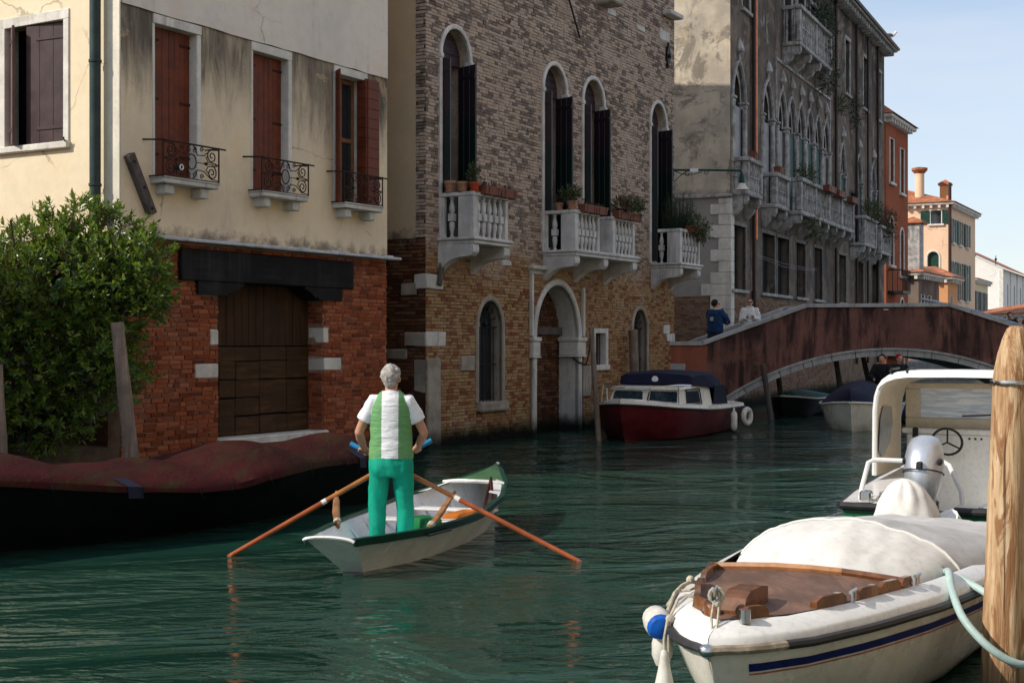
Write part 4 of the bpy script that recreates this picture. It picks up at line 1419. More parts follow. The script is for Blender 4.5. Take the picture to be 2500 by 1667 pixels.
# arch ring stones and the hood moulding over them
a0, a1 = math.asin((5.02 - BX) / (BR + .1)), math.asin((13.42 - BX) / (BR + .1))
t = a0
while t < a1 - .02:
    w = rnd.uniform(.060, .095) if rnd.random() < .75 else .03
    t2 = min(a1, t + w)
    for (r0, r1, yy, nm, gap) in ((BR - .01, BR + .135, -.035, 'voussoir', .0012), (BR + .137, BR + .185, -.075, 'hood_moulding', .0006)):
        ring = []
        for k in range(4):
            tt = t + gap + (t2 - t - 2 * gap) * k / 3
            s_, c_ = math.sin(tt), math.cos(tt)
            j = rnd.uniform(-.006, .006)
            ring.append([(r0 * s_, yy + j, BZ + r0 * c_), (r1 * s_, yy + j, BZ + r1 * c_), (r1 * s_, .25, BZ + r1 * c_), (r0 * s_, .25, BZ + r0 * c_)])
        fixnormals(MB().rings(ring).build(nm, M['bridge_stone'], brg))
    t = t2
# coping
for y0, y1 in ((-.06, .36), (WB - .36, WB + .06)):
    for (a, za), (b_, zb) in zip(PAR, PAR[1:]):
        n = max(1, round((b_ - a) / 1.15))
        for k in range(n):
            xa, xb = a + (b_ - a) * k / n, a + (b_ - a) * (k + 1) / n
            z0, z1 = za + (zb - za) * k / n, za + (zb - za) * (k + 1) / n
            g = .004
            j = rnd.uniform(-.004, .004)
            poly = [(xa + g - BX, z0 - .092), (xb - g - BX, z1 - .092), (xb - g - BX, z1 + j), (xa + g - BX, z0 + j)]
            fixnormals(MB().prism(poly, y0 + j, y1).build('coping_stone', M['bridge_stone'], brg))
mb = MB().tube([(10.9 - BX, WB + .35, 3.02), (12.09 - BX, WB + .35, 2.78), (16.5 - BX, WB + .35, 1.40)], .035, 8)
mb.tube([(10.9 - BX, WB + .35, 2.85), (12.09 - BX, WB + .35, 2.61), (16.5 - BX, WB + .35, 1.25)], .025, 8)
mb.build('handrail', pmat('grey_rail', (.30, .33, .38), .4, metal=.6), brg, True)
mb = MB().cbox(9.05 - BX, 9.17 - BX, -.01, .01, 2.66, 2.69, .004)
mb.build('chipped_spot', M['istria_clean'], brg)

# ------------------------------------------------------------------ houses further along the canal
def far_house(name, label, fr, L, Dp, T, mat, wins=(), swins=(), roof='hip', sh='shutter_dk', frame='istria_clean', rise=1.6, ov=.45, roofmat='rooftile', sidemat=None, z0=-1):
    h = thing(name, label, 'house', (fr[0], fr[1], 0), fr[2])
    for (ws, LL, isside) in ((wins, L, False), (swins, Dp, True)):
        hs = []
        for (x0, x1, za, zb, ar, op) in ws:
            hs.append(arch_hole(x0, x1, za, zb - (x1 - x0) / 2, n=8) if ar else rect_hole(x0, x1, za, zb))
        mb = MB()
        wall_sheet(mb, *((0, L) if not isside else (-Dp, 0)), z0, T, hs, 0)
        for q in hs: reveal(mb, q, 0, .2)
        w = mb.build('side_wall' if isside else 'front_wall', (sidemat or mat) if isside else mat, h)
        if isside: flank(w)
        for (x0, x1, za, zb, ar, op), q in zip(ws, hs):
            o = MB().box(x0, x1, .16, .18, za, zb).build('window', M['glass_dark'] if op else M[sh], h)
            f = fixnormals(MB().band(outline(q), .11, -.05, .05, .01).build('frame', M[frame], h))
            s = MB().cbox(x0 - .18, x1 + .18, -.13, .05, za - .12, za, .01).build('sill', M[frame], h)
            L_ = [o, f, s]
            if op:
                for (p0, p1) in ((x0 - .62, x0 - .06), (x1 + .06, x1 + .62)):
                    L_.append(MB().cbox(p0, p1, -.09, -.03, za, zb, .01).build('shutter', M[op], h))
            if isside:
                for q_ in L_: flank(q_)
    mb = MB()
    mb.add([(L, 0, z0), (L, Dp, z0), (L, Dp, T), (L, 0, T)], [(0, 1, 2, 3)])
    mb.add([(0, Dp, z0), (L, Dp, z0), (L, Dp, T), (0, Dp, T)], [(3, 2, 1, 0)])
    mb.build('back_wall', mat, h)
    e0, e1, f0, f1 = -ov, L + ov, -ov, Dp + ov
    mb = MB()
    if roof == 'hip':
        k = min(L, Dp) * .45
        if L >= Dp:
            A_, B_ = (e0 + k, Dp / 2, T + rise), (e1 - k, Dp / 2, T + rise)
            mb.add([(e0, f0, T), (e1, f0, T), (e1, f1, T), (e0, f1, T), A_, B_], [(0, 1, 5, 4), (1, 2, 5), (2, 3, 4, 5), (3, 0, 4), (3, 2, 1, 0)])
        else:
            A_, B_ = (L / 2, f0 + k, T + rise), (L / 2, f1 - k, T + rise)
            mb.add([(e0, f0, T), (e1, f0, T), (e1, f1, T), (e0, f1, T), A_, B_], [(0, 1, 4), (1, 2, 5, 4), (2, 3, 5), (3, 0, 4, 5), (3, 2, 1, 0)])
    r = mb.build('roof', M[roofmat], h)
    mb = MB()
    mb.cbox(e0 + .1, e1 - .1, f0 + .1, f1 - .1, T - .18, T - .003, .04)
    mb.build('cornice', M[frame], h)
    mb = MB()
    n = max(2, int(L / .5)); n2 = max(2, int(Dp / .5))
    for i in range(n): mb.box(L * i / n, L * i / n + .16, -.30, -.002, T - .36, T - .182)
    for i in range(n2): mb.box(-.30, -.002, Dp * i / n2, Dp * i / n2 + .16, T - .36, T - .182)
    o = mb.build('dentils', M[frame], h); o['kind'] = 'stuff'
    # clay tile ridges on the slopes seen
    return h

def chimney(h, x, y, z0, z1, w, mat, round_=False, flare=True):
    c = MB()
    if round_:
        c.tube([(x, y, z0), (x, y, z1)], w, 12)
    else:
        c.cbox(x - w, x + w, y - w, y + w, z0, z1, .03)
    co = c.build('chimney', mat, h, round_)
    mb = MB()
    if round_:
        mb.lathe([(w, 0), (w * 1.7, .22), (w * 1.7, .36), (w * .3, .44)], 12, (x, y, z1))
    else:
        mb.cbox(x - w * 1.35, x + w * 1.35, y - w * 1.35, y + w * 1.35, z1, z1 + .14, .03)
        mb.add([(x - w * 1.3, y - w * 1.3, z1 + .14), (x + w * 1.3, y - w * 1.3, z1 + .14), (x + w * 1.3, y + w * 1.3, z1 + .14), (x - w * 1.3, y + w * 1.3, z1 + .14), (x, y, z1 + .42)], [(0, 1, 4), (1, 2, 4), (2, 3, 4), (3, 0, 4)])
    mb.build('chimney_cap', M['rooftile'], co, round_)
    return co

M['orange'] = stuccomat('orange_stucco', (.36, .105, .052), (.28, .085, .045), streak=.7)
M['peach'] = stuccomat('peach_stucco', (.80, .56, .38), (.76, .52, .35), streak=.12)
M['peach2'] = stuccomat('orange_peach_stucco', (.68, .33, .15), (.62, .30, .14), streak=.15)
M['cream'] = stuccomat('cream_stucco', (.72, .60, .38), (.68, .56, .36), streak=.15)
M['whitewall'] = stuccomat('church_plaster', (.80, .76, .70), (.74, .71, .66), streak=.12)
M['oldgrey'] = stuccomat('old_dark_stucco', (.20, .15, .12), (.12, .085, .07), stain=.5, zl=7, fall=5, streak=.7)
M['yellowwall'] = stuccomat('pale_yellow_stucco', (.76, .66, .44), (.72, .62, .42), streak=.1)

RE = R(62)
hE = far_house('orange_house', 'tall orange-red house with white window surrounds and square brick chimney', (16.95, 62.0, RE), 4.65, 7, 12.2, M['orange'],
    [(.7, 1.45, 9.2, 11.2, 0, 0), (2.9, 3.65, 8.9, 11.0, 0, 0), (.7, 1.4, 5.4, 7.6, 1, 0), (2.9, 3.6, 5.0, 7.2, 1, 0), (2.9, 3.6, 2.2, 3.9, 1, 0), (.7, 1.4, 1.6, 3.2, 0, 0), (2.9, 3.6, .4, 1.7, 0, 0)])
chimney(hE, 1.8, 1.2, 12.2, 14.3, .38, M['peach2'])
mb = MB()
for (u0, u1, z) in ((.3, 1.9, 4.2), (.3, 2.2, 1.3)):
    mb = MB()
    mb.box(u0, u1, -.7, 0, z - .12, z)
    for i in range(10):
        x = u0 + (u1 - u0) * i / 9
        mb.tube([(x, -.68, z), (x, -.68, z + .95)], .015, 4)
    mb.tube([(u0, -.68, z + .95), (u1, -.68, z + .95)], .025, 4)
    for i in range(4): mb.tube([(u0, -.68 * i / 3, z), (u0, -.68 * i / 3, z + .95)], .015, 4)
    mb.tube([(u0, 0, z + .95), (u0, -.68, z + .95)], .025, 4)
    mb.build('iron_balcony', M['iron_black'], hE)
pass

RF = R(62)
hF = far_house('peach_house', 'sunlit peach house with tiled roof, round chimney and dark green shutters', (27.63, 86.4, RF), 9.5, 9, 10.7, M['peach'],
    [(.8, 1.6, 8.2, 9.7, 0, 'shutter_teal'), (3.2, 4.0, 8.2, 9.7, 0, 'shutter_teal'), (5.8, 6.6, 8.2, 9.7, 0, 'shutter_teal'), (.8, 1.7, 4.6, 7.0, 1, 'shutter_teal'), (3.2, 4.1, 4.6, 7.0, 1, 'shutter_teal'), (5.8, 6.7, 4.6, 7.0, 1, 'shutter_teal'), (.8, 1.6, 1.8, 3.4, 0, 'shutter_teal'), (3.2, 4.0, 1.8, 3.4, 0, 'shutter_teal')],
    [(-1.15, -.35 - .15, 9.35, 10.2, 0, 'shutter_teal'), (-1.35, -.65, 5.6, 7.6, 1, 0)], sh='shutter_teal')
chimney(hF, 1.0, 2.05, 10.7, 12.7, .30, M['peach'], True)
chimney(hF, 2.4, .7, 10.8, 12.0, .30, M['peach2'])
MB().tube([(-.15, -.05, 11.9), (-.15, -.05, 1)], .10, 8).build('downpipe', M['pipe_brown'], hF, True)

hI = far_house('old_low_house', 'low dark weathered house with fat square chimney beside the orange house', (21.75, 73.2, R(61)), 5.2, 6, 5.6, M['oldgrey'],
    [(.6, 1.3, 1.6, 4.4, 0, 0), (2.2, 2.9, 1.6, 4.4, 0, 0), (3.8, 4.4, 1.6, 4.2, 0, 0)], [(-1.2, -.6, 1.6, 3.6, 0, 0)], sidemat=M['oldgrey'], rise=1.2)
chimney(hI, .35, .35, 5.6, 8.2, .45, M['gothic_stone'])
far_house('ochre_annexe', 'small bright orange annexe in front of the peach house', (25.55, 80.2, R(62)), 3.2, 5, 5.7, M['peach2'], [(.8, 1.3, 3.2, 4.6, 0, 0)], [], rise=.7)
far_house('cream_house', 'cream house with two chimneys standing before the white church', (37.3, 110.5, R(64)), 9, 7, 7.0, M['cream'],
    [(1.2, 2.2, 4.2, 6.0, 0, 'shutter_dk'), (4.0, 5.0, 4.2, 6.0, 0, 'shutter_dk'), (6.6, 7.6, 4.2, 6.0, 0, 'shutter_dk')], [(-1.9, -1.1, 3.4, 5.0, 0, 'shutter_dk')], rise=.8)
hG = bpy.data.objects['cream_house']
chimney(hG, .8, 1.6, 7.0, 8.7, .32, M['cream'])
chimney(hG, 3.8, .9, 7.0, 8.4, .32, M['peach2'])

# white church: gable end to the camera, long side towards the canal
ch = thing('white_church', 'white plastered church with long tiled roof far down the canal', 'church', (50.2, 140.0, 0), R(63))
CLn, CD, CE, CR_ = 30, 13, 9.35, 12.6
lh = [arch_hole(3.5 + i * 5.5, 4.6 + i * 5.5, 4.6, 7.4, .55, n=8) for i in range(5)]
mb = MB(); wall_sheet(mb, 0, CLn, -1, CE, lh, 0)
for q in lh: reveal(mb, q, 0, .3)
mb.build('front_wall', M['whitewall'], ch)
for q in lh: MB().box(q['x0'], q['x1'], .25, .27, q['z0'], q['zs'] + .6).build('window', M['glass_dark'], ch)
fixnormals(MB().prism([(0, -1), (CD, -1), (CD, CE), (CD / 2, CR_), (0, CE)], 0, .3, lambda p: (p[1], p[0], p[2])).build('gable_wall', M['whitewall'], ch))
mb = MB().add([(-.4, -.5, CE - .1), (CLn, -.5, CE - .1), (CLn, CD / 2, CR_ + .15), (-.4, CD / 2, CR_ + .15), (CLn, CD + .5, CE - .1), (-.4, CD + .5, CE - .1)], [(0, 1, 2, 3), (3, 2, 4, 5)])
mb.build('roof', M['rooftile'], ch)
MB().cbox(-.1, .4, -.12, .35, -1, CE - .1, .04).build('corner_pilaster', M['istria_clean'], ch)
for x in (5.9, 11.4, 16.9): MB().cbox(x, x + .3, -.10, .0, -1, CE - .12, .03).build('pilaster', M['istria_clean'], ch)
mb = MB().tube([(2.6, 1.0, CE + .5), (2.6, 1.0, CE + 1.5)], .04, 5).sphere((2.6, 1.0, CE + 1.1), .14, 8, 6)
mb.build('roof_finial', M['iron_black'], ch, True)

hK = far_house('low_tiled_house', 'low pale yellow house with red hipped tile roof at the far end of the bridge', (26.2, 70.0, R(12)), 9.0, 6, 3.35, M['yellowwall'], [(1.5, 2.3, 1.6, 2.6, 0, 0)], [], rise=.65, ov=.3)
chimney(hK, 3.4, 1.6, 3.4, 4.35, .25, M['cream'])
land('far_bank', [(14.4, 36.2), (19.4, 37), (48, 140), (60, 200), (120, 200), (60, 30), (30, 30)], 1.2, -1, M['pave'])
land('far_shore', [place(FD, 25.5, 1.0, 0)[:2], (26, 74), (35, 92), (60, 150), (80, 220), (-20, 220), (-20, 60)], .9, -1, M['pave'])
# ------------------------------------------------------------------ houses on the photographer's bank (they throw warm light back)
RO = R(59.85 + 180)
for k, (u, L, T, mt, nm, lb) in enumerate(((0, 13, 10.5, 'cream', 'quay_house', 'sunny cream house on the near quay behind the photographer'), (13.4, 11, 12, 'peach', 'quay_house', 'sunny peach house on the near quay beyond the cream one'), (24.8, 12, 9.5, 'yellowwall', 'quay_house', 'pale yellow quayside house facing the brick palazzo'))):
    ox, oy = 17.5 - u * .0, 0
    dx, dy = math.cos(WALL), math.sin(WALL)
    x0, y0 = 5.2 + dx * (u - 8), 1.0 + dy * (u - 8)
    fr = (x0 + dx * L, y0 + dy * L, RO)
    ws = []
    for zz in (1.2, 4.4, 7.4):
        for i in range(int(L / 3)):
            if zz + 1.8 < T - .4:
                ws.append((1.0 + i * 3, 2.0 + i * 3, zz, zz + 1.8, 0, 'shutter_teal'))
    far_house(nm, lb, fr, L, 8, T, M[mt], ws, [], rise=1.5, z0=-.5)
# unseen low house left of the cream house, added to shade the barge
fr = place(FA, -14.4, 1.2, 0)
far_house('garden_house', 'low ochre house beside the garden at the canal edge', (fr[0], fr[1], WALL), 10.2, 7.5, 4.9, M['peach2'], [(1.5, 2.4, 1.2, 2.8, 0, 'shutter_teal'), (5.0, 5.9, 1.2, 2.8, 0, 'shutter_teal')], [], rise=.9, ov=.35)

# ------------------------------------------------------------------ boats
M['gel_white'] = pmat('white_gelcoat', (.74, .69, .60), .28, var=.10, vs=2.5, streak=.28, scol=(.30, .24, .16), ss=2, spec=.5)
M['gel_bright'] = pmat('white_deck_gelcoat', (.78, .77, .74), .25, var=.07, vs=3, streak=.2, scol=(.4, .36, .3))
M['row_white'] = pmat('rowboat_white', (.86, .84, .78), .35, var=.12, vs=3, streak=.15, scol=(.35, .32, .26))
M['row_inner'] = pmat('rowboat_inside', (.80, .82, .86), .5, var=.12, vs=4, streak=.2)
M['row_green'] = pmat('rowboat_green', (.008, .045, .030), .35, var=.2)
M['deck_green'] = pmat('foredeck_green', (.055, .13, .055), .5, var=.25, vs=5)
M['anti_dark'] = pmat('antifouling_dark', (.006, .022, .016), .6, var=.3)
M['anti_red'] = pmat('antifouling_red', (.16, .03, .02), .6, var=.3)
M['oar'] = pmat('varnished_oar', (.42, .155, .040), .35, var=.3, vs=6, coat=.3)
M['oar_dark'] = pmat('varnished_oar_red', (.36, .085, .022), .35, var=.3, vs=6, coat=.3)
M['forcola'] = pmat('walnut_crutch', (.28, .13, .055), .5, var=.4, vs=10)
M['rope'] = pmat('rope', (.48, .43, .33), .9, var=.3, vs=30)
M['teak'] = pmat('worn_teak', (.20, .112, .078), .6, var=.4, vs=3, grain=(12, 3, 1), bmp=.15)
M['varnish'] = pmat('varnished_teak', (.20, .075, .026), .3, var=.4, vs=10, grain=(16, 16, 3), coat=.5)
M['varnish_lt'] = pmat('varnished_rim', (.42, .19, .075), .35, var=.3, vs=10, coat=.4)
M['rubber'] = pmat('dark_rubber', (.035, .034, .036), .5, var=.3, vs=8)
M['rubber_worn'] = pmat('worn_rubrail', (.33, .27, .20), .55, var=.5, vs=12)
M['steel'] = pmat('stainless', (.6, .6, .6), .22, metal=1, var=.1)
M['canvas_white'] = pmat('white_boat_cover', (.70, .68, .64), .75, var=.10, vs=2.0, streak=.2, scol=(.4, .37, .32), bmp=.25, bs=5)
M['canvas_grey'] = pmat('grey_boat_cover', (.52, .51, .50), .75, var=.12, vs=2.0, bmp=.3, bs=5)
M['canvas_navy'] = pmat('navy_canvas', (.012, .014, .038), .8, var=.3, vs=3, bmp=.2, bs=8)
M['canvas_beige'] = pmat('beige_canvas', (.62, .54, .42), .8, var=.12, vs=3, bmp=.15, bs=8)
M['clear'] = pmat('clear_vinyl', (.30, .33, .36), .12, var=.1, spec=.8)
M['hull_red'] = pmat('maroon_hull', (.11, .012, .016), .4, var=.35, vs=3, streak=.4, scol=(.05, .02, .02))
M['hull_green'] = pmat('green_hull', (.010, .105, .045), .3, var=.2)
M['hull_black'] = pmat('black_hull', (.006, .0065, .0075), .45, var=.4, vs=4)
M['blue_stripe'] = pmat('navy_stripe', (.012, .018, .12), .35, var=.3, vs=20)
M['red_stripe'] = pmat('faded_red_stripe', (.42, .14, .12), .5, var=.4, vs=30)
M['buoy_blue'] = pmat('blue_buoy', (.012, .11, .50), .4, var=.3, vs=20)
M['buoy_white'] = pmat('old_white_fender', (.66, .63, .56), .5, var=.2, vs=10, streak=.4, scol=(.15, .13, .1), ss=8)
M['hose'] = pmat('pale_hose', (.42, .55, .52), .4, var=.15)
M['silver'] = pmat('silver_cowling', (.55, .58, .63), .34, metal=.6, var=.08)
M['teal_canvas'] = pmat('teal_cover', (.010, .10, .105), .7, var=.25)
M['win_blue'] = pmat('blue_tinted_glass', (.010, .028, .045), .05, var=.1, spec=.9)

# tarpaulin: maroon with mossy, worn patches
m, nt, b = newmat('maroon_tarpaulin')
p = wpos(nt)
c = mixc(nt, rng(nt, noise(nt, p, 1.2, 5, .6), .35, .65), (.046, .0085, .0085), (.028, .0065, .0065))
c = mixc(nt, rng(nt, noise(nt, vmul(nt, p, (3, 1.2, 1)), 1.3, 6, .7, .5), .46, .68, 0, .75), c, (.032, .023, .008))
c = mixc(nt, rng(nt, noise(nt, p, 30, 3, .6), .68, .8, 0, .7), c, (.07, .05, .04))
setin(nt, b, Base_Color=c, Roughness=.85, Specular_IOR_Level=.08)
bump(nt, b, noise(nt, vmul(nt, p, (1.6, .8, 1)), 4, 7, .68, 1.2), .65, .035)
M['tarp'] = m

def interp(tab, x):
    if x <= tab[0][0]: return tab[0][1]
    for (a, va), (b_, vb) in zip(tab, tab[1:]):
        if x <= b_:
            t = (x - a) / (b_ - a)
            t2 = t * t * (3 - 2 * t) * .35 + t * .65
            return va + (vb - va) * t2
    return tab[-1][1]

def hull_rings(xs, half):
    """half(x) -> list of (y, z) from gunwale down to keel"""
    out = []
    for x in xs:
        h = half(x)
        out.append([(hx, y, z) for (hx, y, z) in [(x if len(q) == 2 else q[2], q[0], q[1]) for q in h]] + [(hx, -y, z) for (hx, y, z) in reversed([(x if len(q) == 2 else q[2], q[0], q[1]) for q in h])])
    return out

def strip(a, b_, th=0.0):
    """ribbon between two equally long point lists"""
    mb = MB()
    mb.rings([[p, q] for p, q in zip(a, b_)], closed=False, cap0=False, cap1=False)
    return mb

# ---- rowing boat
RB = thing('rowing_boat', 'small white rowing boat with dark green gunwale under the standing rower', 'boat', (-1.45, 10.85, 0), math.atan2(4.15, 1.29))
RBL = 4.35
rb_b = [(0, .22), (.5, .36), (1, .465), (1.6, .54), (2.2, .565), (3, .49), (3.7, .31), (4.1, .15), (4.35, .025)]
rb_z = [(0, .335), (1, .305), (2, .305), (3, .365), (3.8, .445), (4.35, .53)]
rb_w = [(0, .07), (.5, .16), (1, .25), (1.6, .31), (2.3, .33), (3, .27), (3.7, .13), (4.1, .045), (4.35, .008)]
xs = [RBL * i / 26 for i in range(27)]
def rb_half(x):
    b_, z, w = interp(rb_b, x), interp(rb_z, x), interp(rb_w, x)
    xb = x + (.52 * max(0, 1 - x / 1.2)) - (.16 * max(0, (x - 3.6) / .75))     # raked transom and stem
    return [(b_, z), ((b_ * .62 + w * .38), z * .55, x * .55 + xb * .45), (w, -.04, xb), (w * .9, -.12, xb), (0.0, -.13, xb)]
mb = MB().rings(hull_rings(xs, rb_half), closed=False, cap0=True, cap1=False)
ho = fixnormals(mb.build('hull', M['row_white'], RB, True, 50))
ho.data.materials.append(M['anti_dark'])
for pl in ho.data.polygons:
    if pl.center.z < .012: pl.material_index = 1
# inner skin
def rb_in(x):
    b_, z, w = interp(rb_b, x) - .022, interp(rb_z, x), interp(rb_w, x) - .03
    b_ = max(b_, .004); w = max(w, .003)
    xb = x + (.52 * max(0, 1 - x / 1.2))
    return [(b_, z - .002, x), (b_ * .62 + w * .38, z * .55, x * .6 + xb * .4), (w, .0, xb), (0, .0, xb)]
xi = [.03 + (RBL - .35) * i / 22 for i in range(23)]
mb = MB().rings(hull_rings(xi, rb_in), closed=False, cap0=True, cap1=False)
o = mb.build('inner_skin', M['row_inner'], RB, True, 50)
for sg in (1, -1):
    top = [(x, sg * (interp(rb_b, x) + .012), interp(rb_z, x) + .008) for x in xs]
    low = [(x, sg * (interp(rb_b, x) + .006 - .012), interp(rb_z, x) - .055) for x in xs]
    mb = MB()
    rings = []
    for (x, y, z), (x2, y2, z2) in zip(top, low):
        rings.append([(x, y, z), (x, y - sg * .05, z + .002), (x, y - sg * .05, z - .018), (x2, y2 + sg * .004, z2)] if sg > 0 else [(x2, y2 + sg * .004, z2), (x, y - sg * .05, z - .018), (x, y - sg * .05, z + .002), (x, y, z)])
    mb.rings(rings)
    fixnormals(mb.build('gunwale', M['row_green'], RB, True, 30))
mb = MB()
for i in range(7):
    a = -1 + 2 * i / 6
mb.tube([(-.01, .22 * math.sin(a), .335 + .035 * math.cos(a * 1.0) - .02) for a in [R(-88 + 176 * i / 10) for i in range(11)]], .014, 6)
mb.build('transom_cap', M['gel_bright'], RB, True)
# ribs, thwart, post, side decks, foredeck
for i in range(8):
    x = .55 + i * .42
    for sg in (1, -1):
        b_, z, w = interp(rb_b, x) - .03, interp(rb_z, x), interp(rb_w, x) - .03
        w *= .9
        mb = MB().tube([(x, sg * b_, z - .03), (x, sg * (b_ * .6 + w * .4 - .01), z * .5), (x, sg * w * .9, .02)], .012, 4)
        mb.build('rib', M['row_inner'], RB)
for x in (1.9, 2.75):
    w = interp(rb_b, x) - .04
    MB().cbox(x, x + .17, -w, w, .225, .25, .006).build('thwart', M['gel_bright'], RB)
    MB().cbox(x + .06, x + .10, -.02, .02, .0, .225, .004).build('thwart_post', M['gel_bright'], RB)
MB().cbox(.55, 1.0, -.17, .17, .07, .095, .006).build('stern_board', M['row_inner'], RB)
fx = [3.05 + 1.25 * i / 10 for i in range(11)]
a_ = [(x, -interp(rb_b, x) + .03, interp(rb_z, x) + .004) for x in fx]
c_ = [(x, 0, interp(rb_z, x) + .05) for x in fx]
b__ = [(x, interp(rb_b, x) - .03, interp(rb_z, x) + .004) for x in fx]
mb = MB().rings([[p, q, r] for p, q, r in zip(a_[4:], c_[4:], b__[4:])], closed=False, cap0=False, cap1=False)
fixnormals(mb.build('foredeck', M['deck_green'], RB, True))
for P_, C_ in ((a_, c_), (b__, c_)):
    side_ = [Vector(p).lerp(Vector(q), .28) for p, q in zip(P_, C_)]
    up = [(v.x, v.y, v.z + .01) for v in side_]
    mb = strip(P_[:6], up[:6])
    mb.build('side_deck', M['gel_bright'], RB, True)
mb = MB()
arcp = [(3.54 - .10 * math.cos(t) * 0 - .12 * (1 - abs(t) / 1.3), interp(rb_b, 3.5) * .93 * t / 1.3, interp(rb_z, 3.5) + .045 - .03 * (t / 1.3) ** 2) for t in [-1.3 + 2.6 * i / 10 for i in range(11)]]
mb.tube(arcp, .022, 6)
mb.build('coaming', M['gel_bright'], RB, True)
MB().tube([(.95, -.475, .255), (1.35, -.535, .255)], .012, 6).build('rub_strip', M['rubber'], RB)
MB().tube([(4.34, 0, .55), (4.36, 0, .57)], .02, 8).build('stem_knob', M['steel'], RB, True)
# a small green bag, folded orange cloth and a dark red crutch lie in the boat
def in_boat(root, x, y, z):
    c_, s_ = math.cos(root.rotation_euler.z), math.sin(root.rotation_euler.z)
    return (root.location.x + x * c_ - y * s_, root.location.y + x * s_ + y * c_, z)
def soft_box(name, label, cat, loc, dims, mat, rz=0, group=None, wob=.25):
    bm = bmesh.new()
    bmesh.ops.create_cube(bm, size=1)
    bmesh.ops.subdivide_edges(bm, edges=bm.edges, cuts=5, use_grid_fill=True)
    r2 = random.Random(hash(name) % 999)
    for v in bm.verts:
        q = v.co.normalized() * .62
        v.co = v.co.lerp(q, .35)
        k = .5 + .5 * math.sin(v.co.x * 9 + 1) * math.sin(v.co.y * 7 + v.co.z * 8)
        v.co *= 1 - wob * .25 * k
        v.co.z += .5
        v.co = Vector((v.co.x * dims[0], v.co.y * dims[1], v.co.z * dims[2]))
    me = bpy.data.meshes.new(name)
    bm.to_mesh(me); bm.free()
    me.materials.append(mat)
    me.shade_smooth()
    o = bpy.data.objects.new(name, me)
    COL.objects.link(o)
    o.location = loc
    o.rotation_euler.z = rz
    return tag(o, label, cat, group)
M['bag_green'] = pmat('green_bag', (.010, .17, .05), .55, var=.3, vs=8)
M['cloth_orange'] = pmat('orange_cloth', (.50, .15, .02), .8, var=.35, vs=10)
M['bag_teal'] = pmat('teal_lid', (.02, .22, .33), .4, var=.2)
soft_box('tote_bag', 'bright green bag standing at the rower\'s feet', 'bag', in_boat(RB, 1.80, -.13, .0), (.20, .36, .30), M['bag_green'], .5)
soft_box('flask', 'teal and white flask beside the green bag in the rowing boat', 'flask', in_boat(RB, 1.78, .10, .0), (.10, .10, .24), M['bag_teal'], .1, wob=.05)
soft_box('folded_cloth', 'crumpled orange cloth lying in the bow of the rowing boat', 'cloth', in_boat(RB, 2.62, -.20, .06), (.60, .20, .20), M['cloth_orange'], math.atan2(4.15, 1.29) - .12, wob=.6)
M['dkred_wood'] = pmat('dark_red_wood', (.07, .018, .018), .5, var=.3)
ts = MB().tube([(0, -.06, 0), (.03, 0, .40), (.02, .09, .02)], .022, 6).build('oar_crutch', M['dkred_wood'], None, True)
ts.location = in_boat(RB, 3.15, -.30, .12); ts.rotation_euler.z = 1.0
tag(ts, 'dark red wooden crutch leaning in the rowing boat\'s bow', 'crutch')

# oars and their crutches
def oar(grip, tip, label, band_t):
    G, T = Vector(grip), Vector(tip)
    d = (T - G)
    G = G - d.normalized() * .07; grip = tuple(G); d = T - G
    t = thing('oar', label, 'oar', grip, 0, 'oars of the rowing boat')
    L_ = lambda k: d * k
    MB().tube([L_(.0), L_(.075)], [.023, .021], 8).build('grip', pmat('blue_grip', (.02, .20, .42), .45, var=.2), t, True)
    MB().tube([L_(.075), L_(.2), L_(band_t)], [.019, .022, .023], 8).build('loom', M['oar'], t, True)
    MB().tube([L_(band_t), L_(band_t + .022)], [.0245, .0245], 8).build('band', M['gel_bright'], t, True)
    MB().tube([L_(band_t + .022), L_(.75), L_(1.0)], [.023, .022, .020], 8).build('shaft', M['oar_dark'], t, True)
    MB().tube([L_(.985), L_(1.06), L_(1.22)], [(.02, .02), (.06, .012), (.075, .008)], 8).build('blade', M['oar_dark'], t, True)
    return t
oar((-1.42, 12.54, .935), (.58, 11.87, -.005), 'varnished oar reaching right from the rower to the water', .47)
oar((-.80, 12.56, .96), (-2.51, 12.17, -.005), 'varnished oar reaching left from the rower towards the covered barge', .53)
def crutch(base, top, label, sgn):
    B, T = Vector(base), Vector(top)
    t = thing('forcola', label, 'oarlock', base, 0, 'oarlocks of the rowing boat')
    d = T - B
    mid = d * .5 + Vector((sgn * .008, 0, 0))
    MB().tube([(0, 0, 0), d * .15, mid, d * .9, d * 1.0], [(.020, .018), (.028, .020), (.034, .022), (.030, .020), (.02, .016)], 8).build('post', M['forcola'], t, True)
    MB().tube([d * .90, d * 1.06 + Vector((0, .035, .0)), d * 1.2 + Vector((0, .03, 0))], [.020, .018, .013], 8).build('horn', M['forcola'], t, True)
    MB().tube([d * .16, d * .24], .034, 8).build('lashing', M['rope'], t, True)
    return t
crutch((-.735, 11.72, .27), (-.55, 12.22, .50), 'dark wooden oar crutch on the right gunwale of the rowing boat', 1)
crutch((-1.53, 12.0, .27), (-1.587, 12.36, .49), 'pale wooden oar crutch on the left gunwale of the rowing boat', -1)

